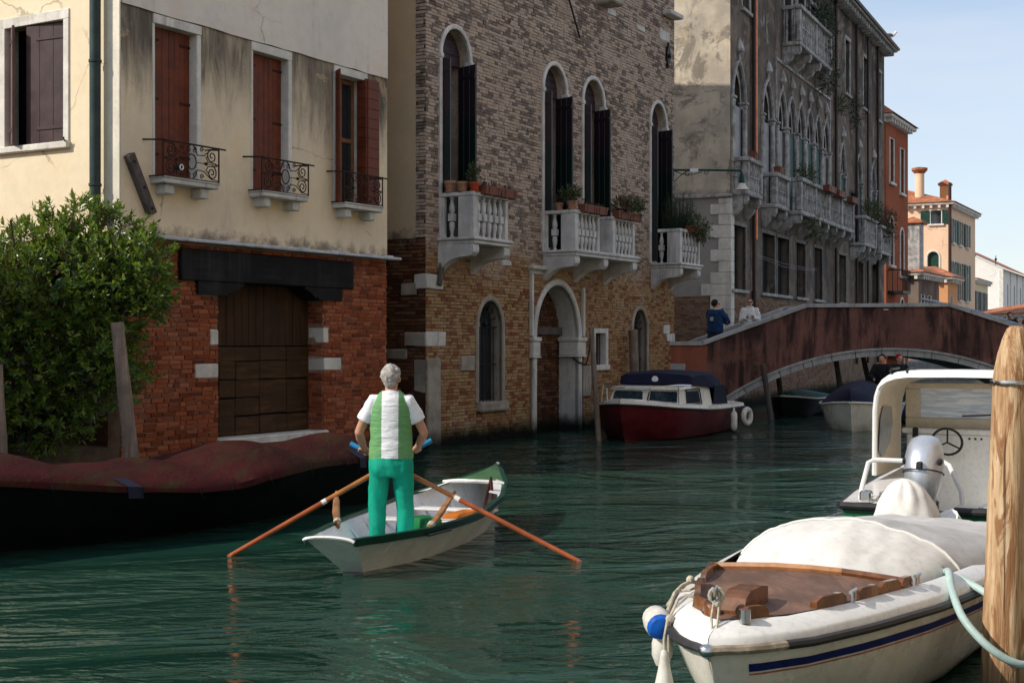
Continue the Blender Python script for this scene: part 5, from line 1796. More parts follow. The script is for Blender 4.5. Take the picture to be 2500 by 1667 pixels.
# ---- covered barge
barge = thing('covered_barge', 'long black barge under a wavy maroon tarpaulin below the boat door', 'barge', (-3.0, 13.6, 0), 0)
near = [(-7.6, 9.6, .80), (-5.6, 10.9, .74), (-4.46, 11.9, .67), (-3.57, 12.6, .545), (-3.03, 13.13, .475), (-2.75, 13.56, .475), (-2.37, 14.16, .55), (-2.01, 15.03, .555), (-1.65, 15.7, .56), (-1.42, 16.2, .57), (-1.40, 16.65, .60)]
axd = Vector((.53, .848, 0)).normalized()
nrmv = Vector((-axd.y, axd.x, 0))
wid = [1.2, 1.75, 1.95, 2.05, 2.05, 2.0, 1.9, 1.7, 1.35, .85, .12]
O_ = Vector((-3.0, 13.6, 0))
from mathutils import noise as mnz2
def dense(L, n):
    out = []
    for i in range(len(L) - 1):
        for k in range(n):
            t = k / n
            P0 = L[max(0, i - 1)]; P1 = L[i]; P2 = L[i + 1]; P3 = L[min(len(L) - 1, i + 2)]
            out.append(tuple(.5 * ((2 * b_) + (-a + c) * t + (2 * a - 5 * b_ + 4 * c - d) * t * t + (-a + 3 * b_ - 3 * c + d) * t ** 3) for a, b_, c, d in zip(P0, P1, P2, P3)))
    out.append(tuple(L[-1]))
    return out
nd_ = dense([(*p, w) for p, w in zip(near, wid)], 6)
ringsH, ringsT, edge = [], [], []
n_ = len(nd_)
for i, (x, y, z, w) in enumerate(nd_):
    P = Vector((x, y, 0)); Q = P + nrmv * w
    ins = (Q - P).normalized() * min(.62, w * .33)
    ringsH.append([tuple(P - O_ + Vector((0, 0, z))), tuple(P + ins * .5 - O_ + Vector((0, 0, .2))), tuple(P + ins - O_ + Vector((0, 0, -.2))), tuple(Q - ins - O_ + Vector((0, 0, -.2))), tuple(Q - O_ + Vector((0, 0, z)))])
    s = (P - O_).dot(axd)
    hump = .5 + .5 * math.cos((s + .35) * 2 * math.pi / 1.45)
    hump = hump ** 1.5
    peak = (.165 + .075 * hump) * min(1, w / 1.2)
    row = []
    for k in range(15):
        t = k / 14
        R_ = P.lerp(Q, t)
        a = math.sin(math.pi * min(1, t * 1.0)) ** .75
        zz = z + .02 + peak * a - .05 * math.sin(math.pi * t) * math.sin(s * 9) * .25
        row.append(tuple(R_ - O_ + Vector((0, 0, zz)) - nrmv * (.03 if k == 0 else 0) + nrmv * (.03 if k == 14 else 0)))
    dz = .050 + .012 * math.sin(s * 2.9) + .008 * mnz2.noise(Vector((s * 3, 0, 0)))
    row.insert(0, tuple(Vector(row[0]) + Vector((0, 0, -dz)) - nrmv * .012))
    ringsT.append(row)
mb = MB().rings(ringsH, closed=False, cap0=False, cap1=False)
fixnormals(mb.build('hull', M['hull_black'], barge, True, 50))
mb = MB().rings(ringsT, closed=False, cap0=False, cap1=False)
fixnormals(mb.build('tarpaulin', M['tarp'], barge, True, 60))
M['patch_blue'] = pmat('faded_blue_patch', (.010, .012, .030), .6, var=.35, vs=6)
for (i0, i1) in ((18, 20), (46, 48)):
    rr = []
    for i in range(i0, i1):
        r0 = [Vector(q) for q in ringsT[i][:5]]
        k = 1 - abs((i - (i0 + i1 - 1) / 2)) / ((i1 - i0) / 1.4)
        rr.append([tuple(r0[0] + Vector((0, 0, -.05 * k - .02)) - nrmv * .016), tuple(r0[1] - nrmv * .014 + Vector((0, 0, .004))), tuple(r0[2] + Vector((0, 0, .012))), tuple(r0[2].lerp(r0[3], .3 * max(.1, k)) + Vector((0, 0, .012)))])
    mb = MB().rings(rr, closed=False, cap0=False, cap1=False)
    fixnormals(mb.build('patch', M['patch_blue'], barge, True))
for i in range(14, 58, 5):
    q = Vector(ringsT[i][0])
    mb = MB().tube([q + Vector((0, 0, .05)) - nrmv * .02, q - nrmv * .03, q + Vector((.02, .03, -.07)) - nrmv * .02], .008, 5)
    mb.build('lacing', M['hull_black'], barge)

# ---- white cabin-covered motorboat in the foreground
ax = R(29)
fwd = (-math.sin(ax), -math.cos(ax))
MBt = thing('motorboat', 'white motorboat with worn wooden foredeck and white cockpit cover in the foreground', 'boat', (.86, 6.01, 0), math.atan2(fwd[1], fwd[0]))
mb_b = [(0, .002), (.06, .10), (.15, .19), (.4, .345), (.8, .485), (1.1, .57), (1.5, .66), (2.06, .75), (3, .84), (4, .86), (4.7, .82)]
mb_z = [(0, .555), (1, .55), (2, .535), (3, .52), (4.7, .50)]
mb_w = [(0, .01), (.35, .06), (.8, .25), (1.4, .43), (2.2, .56), (3.4, .62), (4.7, .60)]
xs = [0, .03, .06, .11, .16, .26, .4, .6, .8, 1.0, 1.2, 1.5, 1.8, 2.2, 2.6, 3.1, 3.6, 4.2, 4.7]
def m_half(s):
    b_, z, w = interp(mb_b, s), interp(mb_z, s), interp(mb_w, s)
    rk = .32 * max(0, 1 - s / 1.2)
    return [(b_, z, -s), (b_ - .008, z - .03, -s), (b_ * .72 + w * .28, z * .55, -s - rk * .38), (b_ * .25 + w * .75, .10, -s - rk * .8), (w, .03, -s - rk), (w * .5, -.10, -s - rk * 1.3), (0, -.22, -s - rk * 1.5)]
from mathutils import noise as mnz
mbx = MB().rings(hull_rings(xs, m_half), closed=False, cap0=True, cap1=True)
ho = fixnormals(mbx.build('hull', M['gel_white'], MBt, True, 35))
ho.data.materials.append(M['anti_red'])
for pl in ho.data.polygons:
    if pl.center.z < .06: pl.material_index = 1
# covering board: rub rail up to the deck edge
def deck_edge(s, sg, inset=.115, dz=.095):
    b_ = interp(mb_b, s); z = interp(mb_z, s)
    return (-s - .14 * max(0, 1 - s / .4), sg * max(.0, b_ - inset * min(1, .35 + s * 2.2)), z + dz)
for sg in (1, -1):
    a = [(-s, sg * interp(mb_b, s), interp(mb_z, s) + .01) for s in xs]
    e1 = [Vector(p) for p in a]
    e3 = [Vector(deck_edge(s, sg)) for s in xs]
    rings = []
    for p, q in zip(e1, e3):
        rings.append([tuple(p), tuple(p.lerp(q, .05) + Vector((0, 0, .022))), tuple(p.lerp(q, .16) + Vector((0, 0, .026))), tuple(p.lerp(q, .9) + Vector((0, 0, .006))), tuple(q)])
    fixnormals(MB().rings(rings, closed=False, cap0=False, cap1=False).build('covering_board', M['gel_bright'], MBt, True, 60))
    rail = [(-s + (.015 if s == 0 else 0), sg * (interp(mb_b, s) + .012), interp(mb_z, s) - .008) for s in xs]
    k1 = 5
    MB().tube(rail[k1:], [(.026, .022)] * (len(rail) - k1), 8).build('rub_rail', M['rubber'], MBt, True)
    MB().tube(rail[:k1 + 1], [(.026, .022)] * (k1 + 1), 8).build('rub_rail', M['rubber_worn'] if sg > 0 else M['rubber'], MBt, True)
MB().sphere((.012, 0, .545), (.03, .045, .03), 10, 6).build('stem_cap', M['steel'], MBt, True)
# wooden foredeck
ds = [.0, .05, .12, .25, .45, .7, 1.0, 1.3, 1.5]
rings = []
for s in ds:
    a, b_ = Vector(deck_edge(s, 1)), Vector(deck_edge(s, -1))
    n = 8
    rings.append([tuple(a.lerp(b_, k / n) + Vector((0, 0, .004 + .03 * math.sin(math.pi * k / n) * min(1, s)))) for k in range(n + 1)])
fixnormals(MB().rings(rings, closed=False, cap0=False, cap1=False).build('foredeck', M['teak'], MBt, True))
def toe(s0, s1, sg, mat, h_=.035):
    L = []
    n = 6
    for i in range(n + 1):
        p = Vector(deck_edge(s0 + (s1 - s0) * i / n, sg))
        L.append(p + Vector((0, -sg * .02, .02)))
    rings = []
    for i, p in enumerate(L):
        e = h_ if 0 < i < n else h_ * .35
        rings.append([tuple(p + Vector((0, .018, -.02))), tuple(p + Vector((0, .015, e))), tuple(p + Vector((0, -.015, e))), tuple(p + Vector((0, -.018, -.02)))])
    fixnormals(MB().rings(rings).build('toe_rail', mat, MBt, True, 40))
for s0, s1 in ((.62, .86), (.96, 1.16), (1.19, 1.38), (1.40, 1.52)): toe(s0, s1, 1, M['varnish'])
for s0, s1 in ((.10, .24), (.27, .52), (.55, .95), (1.0, 1.5)): toe(s0, s1, -1, M['varnish'])
toe(.12, .30, 1, M['varnish'])
# aft rim of the foredeck
a, b_ = Vector(deck_edge(1.5, 1)), Vector(deck_edge(1.5, -1))
pts = [a.lerp(b_, k / 6) + Vector((-.0, 0, .02 + .03 * math.sin(math.pi * k / 6))) for k in range(7)]
for i, (p, q) in enumerate(((0, 2), (2, 4), (4, 6))):
    MB().tube(pts[p:q + 1], [(.016, .022)] * 3, 6).build('deck_rim', M['varnish_lt'] if i else M['varnish'], MBt, True)
# mooring block, cleats, eyes
poly = [(-.50, .0), (-.16, .0), (-.16, .02), (-.19, .075), (-.25, .10), (-.42, .10), (-.50, .085)]
mbx = MB(); mbx.prism([(x, z) for x, z in poly], -.055, .055)
o = fixnormals(mbx.build('bow_block', M['varnish'], MBt)); o.location = (-.10, .02, .655)
MB().tube([(-.20, .10, .64), (-.20, .10, .70)], .028, 10).build('bow_light', M['steel'], MBt, True)
MB().torus((-.16, -.02, .76), .035, .010, 14, 6, Matrix.Rotation(R(90), 4, 'X')).build('mooring_ring', M['steel'], MBt, True)
MB().torus((-.24, -.005, .30), .04, .010, 16, 6, Matrix.Rotation(R(90), 4, 'Y') @ Matrix.Rotation(R(20), 4, 'X')).build('bow_eye', M['steel'], MBt, True)
for s in (.91, 1.58):
    p = Vector(deck_edge(s, 1))
    mbx = MB().tube([p + Vector((.05, 0, .05)), p + Vector((-.05, 0, .05))], .010, 8).tube([p + Vector((.02, 0, 0)), p + Vector((.02, 0, .05))], .009, 6).tube([p + Vector((-.02, 0, 0)), p + Vector((-.02, 0, .05))], .009, 6)
    mbx.build('cleat', M['steel'], MBt, True)
# painted stripes on the side seen
def on_side(s, f_):
    h = m_half(s)
    # between the second and third section point
    a, c = h[1], h[2]
    return Vector((a[2] + (c[2] - a[2]) * f_, a[0] + (c[0] - a[0]) * f_ + .004, a[1] + (c[1] - a[1]) * f_))
ss = [q for q in xs if .1 < q < 3.3]
for nm, f0, f1, mt in (('stripe_blue', .24, .42, 'blue_stripe'), ('stripe_red', .46, .50, 'red_stripe')):
    strip([on_side(s, f0) for s in ss], [on_side(s, f1) for s in ss]).build(nm, M[mt], MBt, True)
# cockpit cover
cs = [(1.52, .0), (1.60, .055), (1.75, .115), (2.0, .18), (2.2, .215), (2.28, .213), (2.6, .195), (3.1, .125), (3.6, .06), (4.1, .02), (4.55, .0), (4.72, -.03)]
cs0 = cs
cs = sorted(set([(1.52 + 3.2 * i / 44, interp(cs0, 1.52 + 3.2 * i / 44)) for i in range(45)]))
ksm = min(range(len(cs)), key=lambda i: abs(cs[i][0] - 2.26))
rings = []
for s, hgt in cs:
    ii = .06 + .16 * max(0, 1 - (s - 1.5) / 1.1)
    e = Vector(deck_edge(s, 1, ii, .06)); g = Vector(deck_edge(s, -1, ii, .06))
    n = 40
    row = []
    for k in range(n + 1):
        t = k / n
        a_ = math.sin(math.pi * t) ** .62
        wr = .016 * mnz.noise(Vector((s * 2.6, k * .13, 0))) + .010 * mnz.noise(Vector((s * 6, k * .30, 4))) - .012 * max(0, mnz.noise(Vector((s * 3.1 + k * .12, k * .5, 9))))
        row.append(tuple(e.lerp(g, t) + Vector((0, 0, -.01 + (hgt + .07) * a_ + wr * (1 if 0 < k < n else 0)))))
    rings.append(row)
fixnormals(MB().rings(rings[:ksm + 1], closed=False, cap0=False, cap1=False).build('cover_front', M['canvas_white'], MBt, True, 70))
fixnormals(MB().rings(rings[ksm:], closed=False, cap0=False, cap1=False).build('cover', M['canvas_grey'], MBt, True, 70))
MB().tube([Vector(p) + Vector((0, 0, .006)) for p in rings[ksm]], .010, 6).build('cover_seam', M['canvas_white'], MBt, True)
# covered outboard on its transom
rings = []
for (z, rx, ry, dx) in ((.30, .20, .20, 0), (.40, .25, .25, 0), (.50, .26, .25, .0), (.60, .235, .23, .01), (.68, .20, .20, .02), (.75, .165, .165, .03), (.81, .12, .125, .04), (.85, .07, .075, .05), (.87, .02, .02, .055)):
    rings.append([(-4.80 + dx + rx * math.cos(a) * (1 + .10 * (abs(math.sin(a * 4 + z * 7 + .6 * math.sin(a * 3))) - .5) + .05 * math.sin(a * 9 - z * 12)), -.24 + ry * math.sin(a) * (1 + .10 * (abs(math.sin(a * 4 + z * 7 + .6 * math.sin(a * 3))) - .5) + .05 * math.sin(a * 9 - z * 12)), z) for a in [2 * math.pi * k / 72 for k in range(72)]])
fixnormals(MB().rings(rings).build('outboard_cover', M['canvas_white'], MBt, True, 70))
MB().tube([(-4.95, .02, .56), (-5.02, .06, .48), (-5.04, .06, .22)], [.10, .10, .08], 12).build('outboard_leg_cover', M['gel_bright'], MBt, True)

# fenders and rope at the bow
fr = MBt
def fpt(x, y, z):
    return Vector(in_boat(MBt, x, y, z))
b0 = Vector((.705, 6.50, .545))
bu = thing('fender_buoy', 'white cylindrical fender buoy with bright blue end hanging at the bow', 'fender', tuple(b0), 0)
Mx = Matrix.Rotation(R(-80), 4, 'X') @ Matrix.Rotation(R(-6), 4, 'Y')
MB().lathe([(.005, -.006), (.03, -.004), (.052, .004), (.064, .03)], 16, M=Mx).build('blue_end', M['buoy_blue'], bu, True)
MB().lathe([(.063, .029), (.067, .05), (.068, .10), (.062, .15), (.045, .175), (.01, .18)], 16, M=Mx @ Matrix.Translation((0, 0, -.0))).build('body', M['buoy_white'], bu, True)
for q in bu.children: q.location = (0, -.05, 0)
tf = MB().lathe([(.008, .31), (.018, .30), (.022, .27), (.030, .22), (.045, .15), (.056, .09), (.055, .05), (.042, .015), (.02, -.004), (.004, -.008)], 16)
to = fixnormals(tf.build('teardrop_fender', M['buoy_white'], None, True)); to.location = (.715, 6.42, .145)
tag(to, 'scuffed white teardrop fender hanging lowest from the bow rope', 'fender')
tf2 = fixnormals(MB().lathe([(.008, .2), (.03, .18), (.05, .12), (.05, .06), (.03, .01), (.004, 0)], 14).build('round_fender', M['buoy_white'], None, True)); tf2.location = (.72, 6.56, .34)
tag(tf2, 'pale round fender half hidden behind the blue-ended buoy', 'fender')
rp = MB()
rp.tube([(.715, 6.42, .44), (.715, 6.43, .50), (.73, 6.43, .585), (.745, 6.46, .60), (.80, 6.60, .655), (.84, 6.62, .675), (.90, 6.60, .665)], .008, 6)
rp.tube([(.735, 6.42, .44), (.735, 6.43, .52), (.745, 6.44, .59)], .007, 6)
rp.tube([(.75, 6.60, .60), (.80, 6.74, .66), (.85, 6.84, .68), (.90, 6.90, .69), (.95, 6.93, .68)], .010, 6)
rp.tube([(.76, 6.70, .61), (.82, 6.80, .66), (.88, 6.78, .67), (.93, 6.84, .68)], .008, 6)
rp.sphere((.745, 6.445, .595), .022, 8, 6).sphere((.90, 6.90, .70), .022, 8, 6)
ro = rp.build('fender_rope', M['rope'], None, True)
tag(ro, 'cream rope knotted round the fenders and the bow rail', 'rope')
q = fpt(-.16, -.02, .76)
rp = MB()
rp.tube([q + Vector((0, 0, .03)), q + Vector((-.012, -.015, -.02)), q + Vector((-.03, -.05, -.09)), q + Vector((-.03, -.085, -.16)), q + Vector((-.025, -.09, -.18))], .006, 6)
rp.tube([q + Vector((.01, 0, .03)), q + Vector((.012, -.015, -.02)), q + Vector((.0, -.05, -.09)), q + Vector((-.015, -.085, -.16)), q + Vector((-.025, -.09, -.18))], .006, 6)
rp.torus(q + Vector((0, -.005, .0)), .03, .011, 12, 6, Matrix.Rotation(R(90), 4, 'X'))
rp.sphere(q + Vector((0, -.02, -.035)), .018, 8, 6)
tag(rp.build('lashing_rope', M['rope'], None, True), 'short rope lashing tied to the ring on the wooden bow block', 'rope')

# ---- green and white boat with canopy, stern to the camera
B2 = thing('canopy_boat', 'white boat with green hull, beige canopy and silver outboard moored behind the covered one', 'boat', (3.50, 11.62, 0), R(64))
b2_b = [(0, .70), (1, .78), (2.2, .82), (3.5, .76), (4.6, .52), (5.4, .20), (5.7, .02)]
b2_z = [(0, .47), (2, .48), (4, .54), (5.7, .64)]
xs = [5.7 * i / 20 for i in range(21)]
def b2_half(x):
    b_, z = interp(b2_b, x), interp(b2_z, x)
    return [(b_, z), (b_ - .03, z - .12), (b_ * .88, .12), (b_ * .80, -.05), (0, -.15)]
ho = fixnormals(MB().rings(hull_rings(xs, b2_half), closed=False, cap0=True, cap1=False).build('hull', M['hull_green'], B2, True, 40))
for sg in (1, -1):
    rail = [(x - .02, sg * (interp(b2_b, x) + .012), interp(b2_z, x) + .005) for x in xs]
    MB().tube(rail, .032, 8).build('rub_rail', M['rubber'], B2, True)
    a_ = [(x, sg * interp(b2_b, x), interp(b2_z, x) + .03) for x in xs[:15]]
    c_ = [(x, sg * (interp(b2_b, x) - .26), interp(b2_z, x) + .045) for x in xs[:15]]
    d_ = [(x, sg * (interp(b2_b, x) - .27), .10) for x in xs[:15]]
    rg = [[p, q, r] for p, q, r in zip(a_, c_, d_)]
    fixnormals(MB().rings(rg, closed=False, cap0=False, cap1=False).build('side_deck', M['gel_bright'], B2, True, 40))
    MB().cbox(-.0, .24, sg * .47 - .24, sg * .47 + .24, .44, .505, .02).build('stern_deck', M['gel_bright'], B2)
    MB().tube([(-.02, sg * .25, .475), (-.02, sg * .70, .475)], .034, 8).build('stern_rub', M['rubber'], B2, True)
MB().box(.02, 3.3, -.6, .6, .08, .10).build('sole', M['gel_bright'], B2)
fx = [x for x in xs if x > 3.3]
MB().rings([[(x, -interp(b2_b, x), interp(b2_z, x) + .02), (x, 0, interp(b2_z, x) + .12), (x, interp(b2_b, x), interp(b2_z, x) + .02)] for x in fx], closed=False, cap0=False, cap1=False).build('foredeck', M['gel_bright'], B2, True)
# dash and bulkhead with its window
MB().cbox(2.95, 3.05, -.66, .66, .10, .93, .015).build('dash', M['gel_bright'], B2)
MB().cbox(2.80, 2.955, -.62, -.02, .62, .90, .02).build('console', M['gel_bright'], B2) if False else None
MB().cbox(2.9, 3.0, -.70, .70, .93, .985, .01).build('dash_top', M['gel_bright'], B2)
fr_ = MB()
fr_.cbox(3.0, 3.05, -.68, .68, .985, 1.09, .008); fr_.cbox(3.0, 3.05, -.68, .68, 1.40, 1.46, .008)
fr_.cbox(3.0, 3.05, .53, .68, 1.09, 1.40, .008); fr_.cbox(3.0, 3.05, -.68, -.53, 1.09, 1.40, .008)
fr_.build('windscreen_frame', M['canvas_beige'], B2)
wv = MB()
wv.add([(3.03, -.53, 1.09), (3.03, .53, 1.09), (3.03, .53, 1.40), (3.03, -.53, 1.40)], [(0, 1, 2, 3)])
m, nt, b = newmat('windscreen_acrylic')
p = wpos(nt)
setin(nt, b, Base_Color=mixc(nt, rng(nt, noise(nt, vmul(nt, p, (3, 3, 26)), 1.5, 4, .6), .4, .6), (.50, .58, .72), (.80, .84, .90)), Roughness=.12, Specular_IOR_Level=.9)  # pale blue-white ripples: reflected water and sky painted into the colour
bump(nt, b, noise(nt, vmul(nt, p, (5, 5, 30)), 1.5, 4, .6), .5, .02)
wv.build('windscreen', m, B2)
MB().tube([(2.99, .10, 1.12), (2.99, -.30, 1.14)], .008, 5).build('wiper', M['rubber'], B2)
# canopy: white top sheet, beige inner curtain on hoops
def hoop(x, w=.80, top=1.60, base=.55):
    out = []
    for k in range(17):
        t = k / 16
        a = math.pi * t
        y = -w * math.cos(a)
        sq = abs(math.cos(a)) ** .35 * (1 if math.cos(a) > 0 else -1)
        z = base + (top - base) * min(1, math.sin(a) ** .28 if math.sin(a) > 0 else 0)
        out.append((x, -w * sq, z))
    return out
hx = [(1.95, 1.585), (2.3, 1.60), (2.65, 1.58), (3.06, 1.52)]
rgs = [hoop(x, .80 - .02 * i, tp) for i, (x, tp) in enumerate(hx)]
roof_ = [[q for q in r[3:14]] for r in rgs]
roof_ = [[(x, y * 1.02, z + .022) for x, y, z in r] for r in roof_]
roof_.insert(0, [(x - .10, y, z - .055) for x, y, z in roof_[0]])
fixnormals(MB().rings(roof_, closed=False, cap0=False, cap1=False).build('canopy_top', M['gel_bright'], B2, True, 60))
fixnormals(MB().rings(rgs, closed=False, cap0=False, cap1=False).build('canopy_lining', M['canvas_beige'], B2, True, 60))
MB().tube([(x, y, z + .01) for x, y, z in rgs[0]], .026, 8).build('canopy_hem', M['gel_bright'], B2, True)
MB().rings([[(2.1, .775, 1.25), (2.1, .778, .85), (2.75, .745, .95), (2.75, .740, 1.30)]], closed=True) if False else None
sp = [(2.02, .80), (2.10, 1.12), (2.22, 1.24), (2.62, 1.22), (2.68, 1.05), (2.55, .86), (2.2, .72)]
MB().add([(x, .772 - (x - 2) * .03, z) for x, z in sp], [tuple(range(len(sp)))]).build('side_window', M['clear'], B2)
for y in (.62, .46):
    MB().tube([(1.94, y, 1.575), (1.92, y + .02, 1.60), (1.96, y + .01, 1.625), (2.3, y, 1.63)], .012, 5).build('strap', M['rubber'], B2)
# wheel, gauges, grille
MB().torus((2.78, .22, .86), .15, .014, 22, 6, Matrix.Rotation(R(68), 4, 'Y')).build('steering_wheel', M['rubber'], B2, True)
for k in range(3): 
    MB().tube([(2.80, .22, .85), (2.78 + .03 * math.cos(k * 2.1), .22 + .14 * math.sin(k * 2.1), .86 + .13 * math.cos(k * 2.1))], .010, 5).build('wheel_spoke', M['rubber'], B2)
for y in (.5, .44, .38, .02, -.04, -.10):
    MB().tube([(2.94, y, .885), (2.955, y, .885)], .012, 8).build('gauge', M['rubber'], B2)
MB().cbox(2.935, 2.955, -.44, -.30, .67, .80, .005).build('grille', M['rubber'], B2)
MB().cbox(2.935, 2.955, -.60, -.45, .65, .82, .005).build('brass_plate', pmat('brass_panel', (.38, .32, .10), .45, var=.2), B2)
MB().tube([(2.6, .52, .55), (2.9, .56, .98)], .03, 8).build('grab_bar', M['rubber'], B2, True)
# stern arch of white tube
MB().tube([(.30, .60, .47), (.38, .60, .60), (.42, .55, .82), (.42, .50, .845), (.42, -.10, .845), (.40, -.15, .82), (.18, -.28, .62), (.14, -.30, .45)], .022, 8).build('stern_arch', M['gel_bright'], B2, True)
MB().tube([(.14, -.30, .45), (.34, -.10, .82)], .018, 8).build('arch_stay', pmat('rusty_white_tube', (.55, .45, .36), .6, var=.5, vs=20), B2, True) if False else None
MB().cbox(.06, .18, .46, .56, .505, .60, .015).build('stern_lamp', M['steel'], B2)
MB().torus((.30, .42, .53), .04, .008, 14, 6, Matrix.Rotation(R(90), 4, 'X')).build('ring_bolt', M['steel'], B2, True)
# silver outboard
ob = [(.58, .11, .09, -.03), (.64, .15, .115, -.01), (.74, .20, .145, .0), (.86, .225, .160, .03), (.96, .215, .155, .06), (1.04, .19, .14, .09), (1.10, .14, .11, .11), (1.125, .06, .05, .12)]
rings = [[(-.16 + dx + rx * math.cos(a) * 1.0, ry * (abs(math.sin(a)) ** .8) * (1 if math.sin(a) > 0 else -1), z) for a in [2 * math.pi * k / 24 for k in range(24)]] for z, rx, ry, dx in ob]
oo = fixnormals(MB().rings(rings).build('outboard_cowling', M['silver'], B2, True, 60))
oo.location = (0, -.02, -.02)
MB().torus((-.16, -.02, .86), .19, .008, 24, 6).build('cowling_seam', M['rubber'], oo) if False else None
MB().cbox(-.385, -.33, -.045, .005, .85, .91, .008).build('latch', M['rubber'], B2)
sm = [(-.16 + .005 + .222 * math.cos(a), -.02 + .163 * (abs(math.sin(a)) ** .8) * (1 if math.sin(a) > 0 else -1), .80 - .05 * math.cos(a)) for a in [2 * math.pi * k / 32 for k in range(33)]]
MB().tube(sm, .006, 5).build('cowling_seam', M['rubber'], B2, True)
for sg in (1, -1):
    MB().sphere((-.20, -.02 + sg * .146, .90), (.07, .018, .03), 10, 6).build('air_vent', M['rubber'], B2, True)
MB().tube([(-.30, -.02, .60), (-.06, -.02, .58)], [(.07, .085), (.09, .10)], 12).build('lower_cowl', M['steel'], B2, True)
MB().cbox(-.37, -.30, -.10, .06, .93, .97, .008).build('badge', M['rubber'], B2) if False else None
MB().tube([(-.16, -.02, .62), (-.17, -.02, .38), (-.16, -.02, .10), (-.16, -.02, -.3)], [(.11, .075), (.09, .06), (.08, .05), (.07, .04)], 12).build('outboard_leg', M['silver'], B2, True)
MB().cbox(-.34, -.14, -.11, .07, .52, .60, .02).build('outboard_skirt', M['rubber'], B2)
MB().cbox(-.06, .06, -.12, .08, .30, .56, .02).build('clamp_bracket', M['rubber'], B2)

# ---- hose loop and mooring post
m, nt, b = newmat('mooring_timber')
p = objpos(nt)
g1 = noise(nt, vmul(nt, p, (16, 16, 1.1)), 1.4, 6, .7, .6)
g2 = noise(nt, vmul(nt, p, (7, 7, .9)), 1.6, 5, .65, 1.2)
g3 = noise(nt, p, 5, 4, .6, .8)
c = ramp(nt, g1, [(.25, (.16, .075, .034)), (.42, (.38, .215, .105)), (.56, (.56, .385, .22)), (.75, (.68, .52, .34))])
c = mixc(nt, rng(nt, g2, .50, .58, 0, .9), c, (.25, .11, .045))
c = mixc(nt, rng(nt, g2, .40, .30, 0, .6), c, (.72, .58, .40))
c = mixc(nt, rng(nt, g3, .66, .74, 0, .9), c, (.11, .045, .018))
crack = noise(nt, vmul(nt, p, (34, 34, .7)), 1.0, 3, .5, .3)
c = mixc(nt, rng(nt, crack, .645, .69, 0, .9), c, (.06, .028, .014))
zz = zof(nt, p)
c = mixc(nt, rng(nt, zz, .35, .05, 0, .8), c, (.06, .05, .03))
setin(nt, b, Base_Color=c, Roughness=.72, Specular_IOR_Level=.3)
bump(nt, b, mth(nt, 'ADD', mth(nt, 'MULTIPLY', g1, .6), mth(nt, 'ADD', mth(nt, 'MULTIPLY', g2, .5), mth(nt, 'MULTIPLY', crack, -.3))), .9, .02)
M['post_wood'] = m
pp = Vector((2.50, 7.06, 0))
post = thing('mooring_post', 'thick pale timber mooring post with pointed top at the right edge', 'post', tuple(pp), 0)
rings = []
for i in range(26):
    z = -.8 + 2.50 * i / 25
    lean = (z + .8) * .034
    r_ = .105 - .004 * z
    rings.append([(lean + r_ * (1 + .05 * math.sin(k * 1.9 + z * 2.3) + .05 * mnz.noise(Vector((math.cos(2 * math.pi * k / 22) * 3, math.sin(2 * math.pi * k / 22) * 3, z * 2.2)))) * math.cos(2 * math.pi * k / 22), r_ * (1 + .035 * math.sin(k * 1.9 + z * 2.3)) * math.sin(2 * math.pi * k / 22), z) for k in range(22)])
for f_, z in ((.93, 1.76), (.80, 1.84), (.62, 1.91), (.44, 1.965), (.30, 1.98)):
    rings.append([(.088 + .02 * (1 - f_) + .103 * f_ * math.cos(2 * math.pi * k / 22), .103 * f_ * math.sin(2 * math.pi * k / 22), z) for k in range(22)])
fixnormals(MB().rings(rings).build('shaft', M['post_wood'], post, True, 50))
MB().tube([(.085 + .110 * math.cos(a), .113 * math.sin(a), 1.69) for a in [2 * math.pi * k / 24 for k in range(25)]], [(.004, .011)] * 25, 6).build('steel_band', M['steel'], post, True)
hs = MB()
lp = []
c0 = Vector((2.44, 7.05, .36))
q0 = Vector((2.40, 7.5, .62))
path = [(2.40, 7.62, .60), (2.38, 7.46, .645), (2.32, 7.22, .60), (2.30, 7.0, .50), (2.36, 6.88, .40), (2.46, 6.84, .32), (2.57, 6.86, .28), (2.635, 6.95, .30), (2.65, 7.06, .36), (2.64, 7.2, .44), (2.56, 7.36, .54), (2.46, 7.52, .60)]
pd = dense(path, 6)
hs.tube(pd, .021, 10)
tag(hs.build('hose', M['hose'], None, True), 'pale green hose looped from the boat around the timber post', 'hose')
chn = MB()
for i in range(7):
    chn.torus((2.19 + i * .030, 7.46 + i * .018, .645 + .012 * math.sin(i * 1.3)), .017, .005, 10, 5, Matrix.Rotation(R(90 * (i % 2)), 4, 'X'))
tag(chn.build('chain', M['steel'], None, True), 'short steel chain shackled between hose and boat deck', 'chain')

# ---- maroon cabin boat by the brick palazzo
RBt = thing('cabin_boat', 'maroon boat with white cabin and navy canopy moored by the brick palazzo', 'boat', (2.05, 25.95, 0), math.atan2(-math.cos(R(28)), -math.sin(R(28))))
rb_b2 = [(0, .002), (.2, .34), (.6, .72), (1.1, .95), (1.8, 1.05), (3, 1.05), (4.6, .92)]
rb_z2 = [(0, .70), (1, .60), (2.4, .52), (4.6, .50)]
xs = [0, .06, .14, .26, .42, .6, .85, 1.1, 1.5, 2, 2.6, 3.3, 4, 4.6]
def r_half(s):
    b_, z = interp(rb_b2, s), interp(rb_z2, s)
    w = b_ * .78 * min(1, .15 + s)
    rk = .22 * max(0, 1 - s / .9)
    return [(b_, z, -s), (b_ * .80 + w * .20, z * .62, -s - rk * .3), (b_ * .4 + w * .6, z * .3, -s - rk * .6), (w, .02, -s - rk), (0, -.2, -s - rk * 1.3)]
